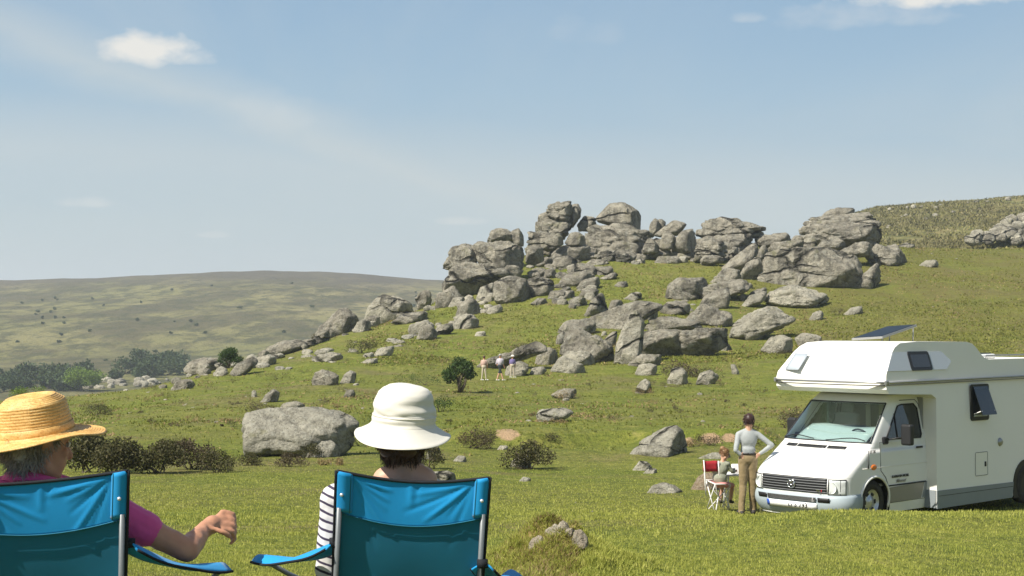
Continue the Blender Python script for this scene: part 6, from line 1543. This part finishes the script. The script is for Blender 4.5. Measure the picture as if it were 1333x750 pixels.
TY = 26.1
def build_child():
    b = at(944, 655, TY); gz = zg(b.x, TY); root = empty('person', (b.x, TY, gz)); k = 1.0
    tag(root, 'fair-haired child in a grey-green top sitting at the picnic table', 'person')
    W = lambda px, py, dy=0: at(px, py, TY + dy) - Vector((b.x, TY, gz))
    hc = W(943, 591); pr, HP = head_prims(hc, .9, .90, 0, -.45)
    pr += [('c', hc + Vector((-.01, 0, -.05)), W(940, 603), .036, .040, 0), ('e', W(938, 611), (.135, .095, .14), (0, .08, 0), 1), ('e', W(937, 622), (.135, .10, .125), (0, .05, 0), 1), ('c', W(929, 604), W(947, 604), .052, .052, 1), ('e', W(939, 630), (.115, .10, .065), (0, 0, 0), 2)]
    for sh, el, ha in ((W(931.5, 604), W(929, 614, -.03), W(936, 617, .22)), (W(947, 605), W(953, 614, .02), W(958, 613, .20))):
        pr += [('c', sh, el, .040, .032, 1), ('c', el, ha.lerp(el, .3), .031, .026, 1), ('c', ha.lerp(el, .35), ha, .022, .024, 0)]
        for i in range(4): pr += finger(ha + Vector((.012 * (i - 1.5), .01, 0)), [(.3, .8, -.2), (.2, .4, -.7)], [.022, .02], .0085, 0)
        pr += finger(ha + Vector((0, 0, .012)), [(.6, .5, .3), (.5, .6, 0)], [.02, .018], .009, 0)
    for x, dx in ((934, 0), (944, 3)):
        pr += [('c', W(x, 631), W(x + 6 + dx, 632, .30), .060, .050, 2), ('c', W(x + 3 + dx, 631.5, .2), W(x + 6 + dx, 632, .32), .048, .044, 0), ('c', W(x + 6 + dx, 632, .32), W(x + 4 + dx, 651, .34), .042, .030, 0), ('c', W(x + 4 + dx, 653, .32), W(x + 7 + dx, 653.5, .44), .030, .026, 3)]
    blob('body', pr, [M_SKIN2, M_OLIVE, M_PINKS, M_DARK], .010, root, 3, disp=lambda C: .004 * fbm(C * 14, 2))
    rs = np.random.default_rng(6); roots, dirs = [], []
    for _ in range(1200):
        a = rs.uniform(0, 6.283); z = rs.uniform(-.03, .10); x, y = math.sin(a), math.cos(a)
        if y > .4: continue
        q = math.sqrt(max(.05, 1 - ((z - .02) / .11) ** 2)); p = HP(.08 * x * q, .10 * y * q, z); roots.append(p); dirs.append((p - hc).normalized() * .5 + Vector(rs.normal(size=3)) * .4 + Vector((-.3, -.2, .2)))
    strands('hair', roots, dirs, M_HAIRL, root, .005, 2, .1, (.015, .035), rs, .4)
    blob('hair_base', [('e', HP(0, -.015, .03), (.072, .084, .086), (0, 0, 0), 0), ('e', HP(-.01, -.09, .085), (.045, .042, .04), (0, 0, 0), 0)], [M_HAIRL], .010, root, 2)
build_child()

def director_chair():
    Y = TY - .05; b = at(936, 652, Y); gz = zg(b.x, Y); root = empty('folding_chair', (b.x, Y, gz)); o = Vector((b.x, Y, gz))
    tag(root, 'white-framed folding chair with dark red back and pink seat beside the picnic table', 'chair')
    W = lambda px, py, dy=0: at(px, py, Y + dy) - o
    zf = lambda p: Vector((p.x, p.y, .02))
    # backrest stands behind the child, seen square on
    sheet_obj('backrest', [[W(915 + 19 * j / 6, 600 + 14 * i / 3 + .4 * math.sin(j), -.10 + .02 * j / 6 * 3 + .02 * math.sin(math.pi * j / 6)) for j in range(7)] for i in range(4)], M_REDC, root, .008)
    tube_obj('back_post', [W(916, 599, -.10), W(918, 628, -.08), W(919, 645, -.05)], .013, M_WFRAME, root, 8)
    tube_obj('back_post', [W(935, 600, -.04), W(937, 628, -.02)], .013, M_WFRAME, root, 8)
    sheet_obj('seat', [[W(919 + 20 * j / 6 + 12 * i / 4, 625 + 5 * i / 4 + 1.2 * math.sin(math.pi * j / 6), .34 * j / 6 - .25 * i / 4) for j in range(7)] for i in range(5)], M_PINKS, root, .01)
    A, B, C_, D_ = W(919, 625, .0), W(931, 630.5, -.26), W(951, 631, .10), W(939, 625, .36)
    for a, c in ((A, C_), (C_, A), (B, D_), (D_, B), (A, B), (B, A), (C_, D_), (D_, C_)):
        tube_obj('leg', [a, Vector((a.x + (c.x - a.x) * .9, a.y + (c.y - a.y) * .9, .012))], .011, M_WFRAME, root, 7)
    for a, c in ((A, B), (B, C_), (C_, D_), (D_, A)): tube_obj('seat_rail', [a, c], .012, M_WFRAME, root, 7)
director_chair()

def picnic_table():
    Y = TY + .42; b = at(966, 652, Y); gz = zg(b.x, Y); root = empty('camping_table', (b.x, Y, gz)); tag(root, 'small folding camping table with thin white legs', 'table')
    h = at(966, 617, Y).z - gz
    box_obj('table_top', (0, 0, h), (.62, .52, .03), M_PLATE, root, bevel=.006)
    for x in (-.28, .28):
        for y in (-.23, .23): tube_obj('leg', [(x, y, h), (x * 1.05, y * 1.05, .0)], .013, M_WFRAME, root, 8)
        tube_obj('brace', [(x, -.23, h * .35), (x, .23, h * .35)], .009, M_WFRAME, root, 6)
    o = Vector((b.x, Y, gz + h + .015))
    c = box_obj('cool_bag', o + Vector((-.07, .12, .075)), (.20, .14, .15), M_PAPER, None, bevel=.02, seg=2); tag(c, 'white box on the camping table', 'box')
    c = lathe_obj('cup', [(0, 0), (.035, 0), (.042, .09), (.038, .09), (.032, .008), (0, .008)], M_BLACK, None, 16); c.location = o + Vector((-.17, -.05, 0)); tag(c, 'black cup on the camping table', 'cup')
    c = box_obj('book', o + Vector((.06, -.12, .018)), (.22, .16, .036), M_PINKS, None, Euler((0, 0, .3)), .004); tag(c, 'pink book lying on the camping table', 'book')
picnic_table()

def walker(px, py, top, label, cols, pose, carry=0):
    Y = ground_hit(px, py); b = at(px, py, Y); gz = zg(b.x, Y); H = (top - 0) ; k = (py - top) * Y / F_PX / 1.72
    root = empty('person', (b.x, Y, gz)); tag(root, label, 'person', None)
    S = lambda x, y, z: Vector((x, y, z)) * k
    st = pose
    pr = [('e', S(.02, 0, 1.60), (.085 * k, .095 * k, .115 * k), (0, 0, 0), 0), ('c', S(.0, 0, 1.50), S(0, 0, 1.40), .055 * k, .06 * k, 0),
          ('e', S(0, 0, 1.22), (.19 * k, .13 * k, .24 * k), (0, 0, 0), 1), ('c', S(-.13, 0, 1.36), S(.13, 0, 1.36), .07 * k, .07 * k, 1), ('e', S(0, 0, .96), (.17 * k, .125 * k, .15 * k), (0, 0, 0), 2)]
    for s in (-1, 1):
        pr += [('c', S(s * .18, 0, 1.34), S(s * .22 + .05 * st, .02, 1.08), .055 * k, .046 * k, 1), ('c', S(s * .22 + .05 * st, .02, 1.08), S(s * .17 + .14 * abs(st), .05, .88), .043 * k, .034 * k, 0), ('e', S(s * .17 + .15 * abs(st), .05, .82), (.035 * k, .03 * k, .055 * k), (0, 0, 0), 0)]
        kx = s * .05 + s * st * .16; fx = s * .05 + s * st * .32
        pr += [('c', S(s * .07, 0, .90), S(kx, 0, .50), .085 * k, .062 * k, 2), ('c', S(kx, 0, .50), S(fx, 0, .08), .056 * k, .042 * k, 3), ('c', S(fx - .04, 0, .04), S(fx + .13, .02, .035), .04 * k, .036 * k, 4)]
    blob('body', pr, [M_SKIN] + cols, .022, root, 2)
    return root, k
M_W1, M_W2, M_W3 = pmat('pale_pink_shirt', (.50, .34, .28), .9), pmat('mauve_shirt', (.52, .47, .52), .9), pmat('purple_shirt', (.16, .13, .28), .9)
M_T1, M_T2 = pmat('pale_trousers', (.46, .40, .30), .9), pmat('dark_shorts', (.04, .045, .05), .9)
r, k = walker(630, 496, 464, 'walker in pale trousers and pale shirt following another on the slope', [M_W1, M_T1, M_T1, M_PLATE], .35)
blob('hair', [('e', (.0, -.02, 1.645 * k), (.095 * k, .105 * k, .095 * k), (0, 0, 0), 0)], [M_HAIRB], .02, r, 1)
r, k = walker(651, 496, 461.5, 'walker in dark shorts and mauve shirt striding across the slope', [M_W2, M_T2, M_SKIN2, M_PLATE], -.75)
blob('hair', [('e', (.0, -.02, 1.65 * k), (.09 * k, .10 * k, .09 * k), (0, 0, 0), 0)], [M_HAIRG], .02, r, 1)
r, k = walker(667, 492, 463, 'walker in purple with a white sun hat beyond the squarish rock', [M_W3, M_T1, M_T1, M_PLATE], .3)
lathe_obj('hat', [(0, .1), (.07, .09), (.10, .02), (.16, -.01), (.15, -.02), (0, -.02)], M_CREAM, r, 16, Matrix.Translation((.02, 0, 1.66 * k)))
# ------------------------------------------------------------------ plants
def leaf_mat(name, cols, scale=3.0, trans=.25):
    m, nt, b = new_mat(name); out = nt.nodes['Material Output']
    P = N(nt, 'ShaderNodeNewGeometry').outputs['Position']
    c = ramp_n(nt, noise_n(nt, P, scale, 5, .7), [(.28, cols[0]), (.5, cols[1]), (.74, cols[2])])
    b.inputs['Roughness'].default_value = .6; b.inputs['Specular IOR Level'].default_value = .25
    nt.links.new(c, b.inputs['Base Color'])
    tr = N(nt, 'ShaderNodeBsdfTranslucent'); nt.links.new(c, tr.inputs[0]); mx = N(nt, 'ShaderNodeMixShader'); mx.inputs[0].default_value = trans
    nt.links.new(b.outputs[0], mx.inputs[1]); nt.links.new(tr.outputs[0], mx.inputs[2]); nt.links.new(mx.outputs[0], out.inputs[0])
    return m
M_GORSE = leaf_mat('gorse', ((.030, .034, .012), (.072, .070, .024), (.165, .130, .062)), 7)
M_HEATH = leaf_mat('heather', ((.045, .036, .020), (.085, .066, .034), (.15, .118, .062)), 5)
M_HAWT = leaf_mat('hawthorn', ((.022, .045, .010), (.048, .085, .018), (.085, .13, .026)), 3)
M_BRIGHT = leaf_mat('bright_tree', ((.07, .12, .012), (.13, .20, .02), (.20, .27, .035)), 2)
M_VALLEY = leaf_mat('valley_trees', ((.022, .048, .022), (.05, .078, .026), (.082, .11, .040)), .3)
M_DRY = leaf_mat('dry_bracken', ((.15, .105, .045), (.28, .20, .09), (.42, .32, .16)), 4)
M_BLADE = leaf_mat('grass_blades', ((.19, .225, .042), (.36, .375, .072), (.56, .53, .17)), 9, .35)
M_BARK = pmat('bark', (.10, .078, .055), .9, .2, var=(12, .6, (.17, .14, .105)), bump=(30, .6, .02))

def leaves_mesh(name, lumps, n, size, rs, shell=.55, flat=.0):
    """lumps: (centre, (rx,ry,rz)); diamond leaves spread through the outer part of each lump"""
    vol = np.array([l[1][0] * l[1][1] * l[1][2] for l in lumps]) ** .67; cnt = np.maximum(6, (n * vol / vol.sum()).astype(int))
    C, Nn = [], []
    for (c, r), k in zip(lumps, cnt):
        d = rs.normal(size=(k, 3)); d /= np.linalg.norm(d, axis=1)[:, None]
        q = d * (1 - shell * rs.random((k, 1)) ** 1.6) * (1 + .18 * pnoise(d * 2.3 + np.array(c))[:, None])
        C.append(np.array(c) + q * np.array(r)); Nn.append(d)
    C = np.vstack(C); Nn = np.vstack(Nn); k = len(C)
    a = rs.normal(size=(k, 3)) + Nn * .6; a /= np.linalg.norm(a, axis=1)[:, None]
    b = np.cross(a, rs.normal(size=(k, 3))); b /= np.linalg.norm(b, axis=1)[:, None]
    s = size * rs.uniform(.6, 1.4, (k, 1))
    V = np.stack([C - a * s * .2, C + b * s * .38 + a * s * .35, C + a * s, C - b * s * .38 + a * s * .35], 1).reshape(-1, 3)
    return V, np.arange(k * 4).reshape(-1, 4)

def bush(px, py, wpx, hpx, label, name='gorse_bush', cat='bush', mat=None, group=None, n=2200, leaf=None, lumps=9, stems=5, seed=0, Y=None, trunk=0, squash=.8, over=1.0, dens=1.0):
    """px, py = foot of the plant in the photo; wpx, hpx = its size there"""
    rs = np.random.default_rng(seed or int(px * 13 + py)); Y = Y or ground_hit(px, py)
    b = at(px, py, Y); m = Y / F_PX; W, H = wpx * m, hpx * m
    gz = zg(b.x, Y + W * .2); base = Vector((b.x, Y + W * .2, gz - .03))
    root = empty(name, base); tag(root, label, cat, group)
    Hh = H + (b.z - gz) * 0
    L = [((0, 0, H * .52), (W * .30, W * .28 * squash, H * .36))] if hpx > 12 else []
    for i in range(lumps):
        x = rs.uniform(-.40, .40) * W; y = rs.uniform(-.35, .35) * W * squash; t = 1 - (abs(x) / (W * .62)) ** 2
        r = rs.uniform(.16, .27) * min(W, H * 1.6)
        z = rs.uniform(.35 + trunk * .6, .82) * H * max(.55, t)
        L.append(((x, y, max(z, r * .55)), (r * rs.uniform(1, 1.3), r * rs.uniform(1, 1.3), r * rs.uniform(.7, 1.0))))
    top = max(l[0][2] + l[1][2] for l in L); f = H / top
    L = [((c[0], c[1], c[2] * f), (r[0], r[1], r[2] * min(1.2, f))) for c, r in L]
    V, F = leaves_mesh('foliage', L, int(n * dens), leaf or max(.03, .055 * min(W, H)), rs)
    me = np_mesh('foliage', V, F); link('foliage', me, mat or M_GORSE, root)
    bm = bmesh.new()
    for i in range(stems):
        l = L[rs.integers(len(L))][0]; f0 = Vector((rs.uniform(-.12, .12) * W * (0.3 if trunk else 1), rs.uniform(-.1, .1) * W, 0)); e = Vector(l)
        mid = f0.lerp(e, .5) + Vector(rs.normal(size=3)) * .06 * H
        r0 = max(.012, (.045 if trunk else .022) * H); tube_bm(bm, [f0, f0.lerp(mid, .6), mid, e], [r0, r0 * .8, r0 * .6, r0 * .25], 6)
    bm_obj('trunk' if trunk else 'stems', bm, M_BARK, root, smooth=True)
    return root

GT = 'gorse bushes of the thicket'
bush(112, 616, 80, 58, "tall dark gorse bush at the straw-hatted man's end of the thicket", seed=1, n=5000)
bush(160, 617, 72, 50, 'gorse bush in the middle of the thicket, dense and rounded', seed=2, n=4200)
bush(205, 617, 66, 46, 'gorse bush with bare twisted stems in the thicket', seed=3, n=3600, stems=9)
bush(245, 612, 56, 42, 'brownish gorse bush towards the open end of the thicket', seed=4, n=3200, stems=8, mat=M_HEATH)
bush(280, 616, 44, 34, 'last small gorse bush at the open end of the thicket', seed=5, n=2400)
bush(228, 588, 60, 20, 'low gorse growing behind the thicket', seed=6, n=1800)
bush(322, 607, 40, 19, 'low gorse tuft beside the foot of the huge long boulder', seed=7, n=1500)
bush(378, 608, 46, 22, 'straggly heather before the huge long boulder', name='heather_clump', seed=8, n=1700, mat=M_HEATH)
bush(402, 596, 26, 22, 'dark twiggy gorse sprig against the huge long boulder', seed=9, n=1100, Y=45.2)
bush(430, 606, 40, 12, 'yellowish low tuft at the end of the huge long boulder', name='heather_clump', seed=10, n=900, mat=M_DRY)
bush(462, 582, 54, 24, 'dark heather tucked under the end of the huge long boulder', name='heather_clump', seed=11, n=1800, mat=M_GORSE)
bush(338, 541, 50, 20, 'dark heather behind the top of the huge long boulder', name='heather_clump', seed=12, n=1500, mat=M_HEATH)
bush(402, 529, 66, 11, 'thin strip of heather above the huge long boulder', name='heather_clump', seed=13, n=1200, mat=M_HEATH)
bush(123, 541, 36, 18, 'small rounded dark bush alone on the turf slope', seed=14, n=1800, mat=M_GORSE)
bush(138, 540, 12, 12, 'tiny satellite of the rounded dark bush on the turf slope', seed=15, n=400)
bush(612, 585, 60, 27, 'tawny tussock bush beside the patch of bare sandy soil', name='heather_clump', seed=16, n=2600, mat=M_HEATH)
bush(561, 612, 36, 34, 'speckled gorse growing over a pale rock on the flat', seed=17, n=1700)
bush(686, 612, 60, 40, 'small gorse bush growing round a grey stone', seed=18, n=3200, stems=8)
bush(715, 583, 46, 14, 'low gorse on the bank above the small gorse bush', seed=19, n=1000)
bush(598, 512, 36, 48, 'dark green hawthorn standing alone on the slope near the walkers', name='hawthorn_tree', cat='tree', mat=M_HAWT, seed=20, n=6000, trunk=.35, stems=5, lumps=20)
bush(545, 503, 74, 16, 'low spreading dark branches lying on the turf beside the lone hawthorn', seed=21, n=1300, mat=M_HAWT)
bush(574, 537, 30, 24, 'dark low bush just downhill of the lone hawthorn', seed=22, n=900, mat=M_HAWT)
bush(297, 480, 28, 28, 'round dark tree on the valley brow among pale rocks', name='brow_tree', cat='tree', mat=M_HAWT, seed=23, n=4000, trunk=.25, lumps=14, stems=3)
bush(106, 510, 50, 32, 'bright green round tree on the valley brow', name='brow_tree', cat='tree', mat=M_BRIGHT, seed=24, n=7000, trunk=.1, lumps=16, stems=3)
bush(38, 521, 56, 20, 'yellow-green bush on the valley brow beside the bright round tree', name='brow_tree', cat='tree', mat=M_BRIGHT, seed=25, n=1800)
bush(468, 462, 46, 20, 'dark heather clump between white rocks on the brow slope', name='heather_clump', seed=26, n=1500, mat=M_GORSE)
bush(442, 473, 30, 10, 'strip of heather above the flat white rock shelf', name='heather_clump', seed=27, n=600, mat=M_HEATH)
bush(880, 494, 66, 26, 'brown heather draped over the mound of white rocks', name='heather_clump', seed=28, n=1800, mat=M_HEATH)
bush(926, 493, 32, 18, 'dark heather at the shaded end of the white-rock mound', name='heather_clump', seed=29, n=700, mat=M_GORSE)
bush(846, 505, 26, 14, 'dark tuft beside the white stone in bracken', name='heather_clump', seed=30, n=600, mat=M_HEATH)
bush(733, 521, 56, 14, 'dry bracken around the lichened hummock rock', name='bracken_clump', seed=31, n=1000, mat=M_DRY)
bush(1038, 562, 46, 32, 'russet bracken bush behind the motorhome nose', name='bracken_clump', seed=32, n=1800, mat=M_HEATH)
bush(928, 582, 60, 16, 'dark growth on the earthy bank behind the picnic table', name='heather_clump', seed=33, n=1300, mat=M_HEATH)
bush(975, 583, 40, 20, 'dark growth on the bank behind the standing woman', name='heather_clump', seed=34, n=1000, mat=M_GORSE)
bush(905, 583, 30, 12, 'tan bracken on the earthy bank', name='bracken_clump', seed=35, n=700, mat=M_DRY)
bush(1052, 447, 44, 12, 'brown heather round the spotted boulder', name='heather_clump', seed=36, n=900, mat=M_HEATH)
bush(1090, 412, 28, 12, 'rust-brown tuft beside the pale low rock high above the motorhome', name='heather_clump', seed=37, n=600, mat=M_HEATH)
bush(680, 460, 90, 12, 'long strip of brown heather above the dark rock rib', name='heather_clump', seed=38, n=1500, mat=M_HEATH)
bush(415, 437, 24, 16, 'dark bush in the hollow of the sharp triangular boulder', seed=39, n=700, mat=M_GORSE)
bush(362, 494, 40, 10, 'brown heather beside a pale flat stone on the turf slope', name='heather_clump', seed=40, n=700, mat=M_HEATH)
bush(195, 507, 22, 8, 'small dark tuft on the valley brow', name='heather_clump', seed=41, n=400, mat=M_GORSE)
_hl = random.Random(5)
for i in range(90):
    px = _hl.uniform(180, 1000); py = _hl.uniform(395, 560)
    if px < 560 and py < 430 + (560 - px) * .22: py = _hl.uniform(490, 560)
    w = _hl.uniform(8, 26)
    bush(px, py, w, w * _hl.uniform(.3, .5), 'little low tuft of heath on the open slope', name='heather_tuft', cat='heather', group='heath tufts on the open slope', seed=100 + i, n=220, lumps=4, stems=2, mat=_hl.choice((M_HEATH, M_HEATH, M_GORSE, M_DRY)))
for i in range(44):
    px = _hl.choice((_hl.uniform(-40, 110), _hl.uniform(60, 240))); py = 520 - 14 * _hl.random() - max(0, px - 60) * .10; Y = 405 + (522 - py) * 4
    w = _hl.uniform(20, 40)
    bush(px, py, w, w * _hl.uniform(.55, .75), 'hazy blue-green tree of the valley wood', name='valley_tree', cat='tree', group='trees of the valley wood', seed=200 + i, n=700, lumps=8, stems=2, mat=M_VALLEY, Y=Y, trunk=.05, leaf=.75)
for i in range(50):
    px = _hl.uniform(20, 560); py = _hl.uniform(372, 470)
    Y = float(np.interp(py, [352, 380, 420, 466], [1100, 930, 720, 560])); w = _hl.uniform(2, 6)
    if px > 330 and py > 440: continue
    bush(px, py, w, w * .7, 'dark speck of thorn scrub on the far hillside', name='thorn_scrub', cat='bush', group='scrub on the far hillside', seed=300 + i, n=120, lumps=3, stems=1, mat=M_VALLEY, Y=Y, leaf=.5)

bush(838, 516, 44, 10, 'dry bracken at the foot of the white stone poking from bracken', name='bracken_clump', seed=42, n=700, mat=M_DRY)
bush(880, 505, 52, 11, 'brown heath in front of the ribbed white rock', name='heather_clump', seed=43, n=800, mat=M_HEATH)
bush(928, 505, 42, 11, 'brown heath in front of the white rock at the mound end', name='heather_clump', seed=44, n=700, mat=M_HEATH)
bush(1012, 462, 46, 11, 'brown turf fringe below the pale boulder above the motorhome', name='heather_clump', seed=45, n=800, mat=M_HEATH)
bush(720, 552, 50, 8, 'pale dry tuft along the foot of the oblong rock', name='bracken_clump', seed=46, n=600, mat=M_DRY)
# ------------------------------------------------------------------ grass and litter (uncountable)
def blades(name, n, y0, y1, h, w, mat, seed, u=(-.46, .46), lean=.5, cluster=0, mask=None, per=1):
    rs = np.random.default_rng(seed)
    Y = 1 / rs.uniform(1 / y1, 1 / y0, n); X = rs.uniform(u[0], u[1], n) * Y
    if mask is not None:
        k = mask(X, Y, rs); X, Y = X[k], Y[k]
    if per > 1:
        X = np.repeat(X, per) + rs.normal(size=len(X) * per) * cluster; Y = np.repeat(Y, per) + rs.normal(size=len(Y) * per) * cluster
    Z = Zg(X, Y); k = len(X)
    patch = 1 + .5 * pnoise(np.stack([X * .9, Y * .9, X * 0 + seed], 1))
    hh = rs.uniform(.5, 1.3, k) * h * np.clip(patch, .4, 1.7); a = rs.uniform(0, 2 * np.pi, k); ww = w * rs.uniform(.6, 1.4, k)
    B = np.stack([X, Y, Z - .005], 1); s = np.stack([np.cos(a), np.sin(a), 0 * a], 1) * ww[:, None]
    l = rs.uniform(0, 2 * np.pi, k); le = rs.uniform(0, lean, k) * hh
    T = B + np.stack([np.cos(l) * le, np.sin(l) * le, hh], 1)
    V = np.stack([B - s, B + s, T], 1).reshape(-1, 3)
    o = link(name, np_mesh(name, V, np.arange(k * 3).reshape(-1, 3)), mat); tag(o, kind='stuff'); return o
def on_mound(X, Y, rs):
    d = ((X - MOUND.x + .05) / .62) ** 2 + ((Y - MOUND.y - .15) / .8) ** 2
    return np.exp(-d * 1.3) > rs.random(len(X))
blades('grass_blades', 280000, 9.5, 26, .026, .0042, M_BLADE, 1, mask=lambda X, Y, rs: rs.random(len(X)) < 1 - sstep(15, 26, Y))
blades('grass_blades_beyond', 200000, 14, 70, .034, .010, M_BLADE, 2, (-.42, .42), mask=lambda X, Y, rs: rs.random(len(X)) < sstep(14, 24, Y) * (1 - .8 * sstep(45, 70, Y)))
blades('hummock_grass', 60000, 11.6, 14.2, .048, .0045, M_BLADE, 3, (-.02, .10), 1.2, mask=on_mound)
blades('hummock_dry_grass', 22000, 11.6, 14.2, .042, .0045, M_DRY, 6, (-.02, .045), 1.6, mask=on_mound)
def litter(X, Y, rs): return (fbm(np.stack([X * .16, Y * .16, X * 0 + 4], 1), 3) + .3 * rs.normal(size=len(X)) > .62) & (rs.random(len(X)) < sstep(45, 85, Y))
blades('bracken_litter', 60000, 42, 165, .10, .05, M_DRY, 4, (-.42, .42), 1.5, .22, litter, 3)
def tuss(X, Y, rs): return (fbm(np.stack([X * .25, Y * .25, X * 0 + 8], 1), 3) + .3 * rs.normal(size=len(X)) > .2) & (rs.random(len(X)) < sstep(45, 75, Y))
blades('slope_grass', 80000, 46, 185, .09, .04, leaf_mat('slope_grass', ((.10, .12, .020), (.185, .195, .032), (.31, .28, .075)), .8, .3), 5, (-.42, .42), 1.0, .15, tuss, 2)
def heath(X, Y, rs): return (X > 48) & (fbm(np.stack([X * .05, Y * .02, X * 0 + 3], 1), 3) + .3 * rs.normal(size=len(X)) > -.05)
blades('hill_heath', 34000, 215, 450, .50, .28, leaf_mat('hill_heather', ((.095, .09, .04), (.17, .155, .065), (.27, .22, .11)), .3, .2), 7, (.20, .42), 1.2, .6, heath, 2)
blades('hill_grass', 26000, 215, 450, .35, .25, leaf_mat('hill_grass', ((.13, .14, .04), (.22, .205, .065), (.31, .26, .10)), .2, .2), 8, (.20, .42), 1.2, .6, heath, 2)
def upper(X, Y, rs): return fbm(np.stack([X * .12, Y * .07, X * 0 + 11], 1), 4) + .25 * rs.normal(size=len(X)) > .0
blades('upper_slope_grass', 60000, 108, 215, .12, .075, bpy.data.materials['slope_grass'], 9, (-.10, .42), 1.2, .25, upper, 2)
blades('upper_slope_bracken', 26000, 108, 215, .12, .075, M_DRY, 10, (-.10, .42), 1.5, .3, lambda X, Y, rs: fbm(np.stack([X * .1, Y * .06, X * 0 + 31], 1), 4) + .3 * rs.normal(size=len(X)) > .35, 2)
# ------------------------------------------------------------------ summer haze over the valley
def build_haze():
    bm = bmesh.new(); add_box(bm, (0, 0, 20), (6500, 6500, 130))
    m = bpy.data.materials.new('haze'); m.use_nodes = True; nt = m.node_tree; nt.nodes.clear()
    out = N(nt, 'ShaderNodeOutputMaterial'); v = N(nt, 'ShaderNodeVolumePrincipled')
    v.inputs['Color'].default_value = (.80, .88, 1.0, 1); v.inputs['Density'].default_value = .00028; v.inputs['Anisotropy'].default_value = .2
    nt.links.new(v.outputs[0], out.inputs['Volume'])
    o = bm_obj('haze', bm, m); tag(o, kind='stuff')
build_haze()
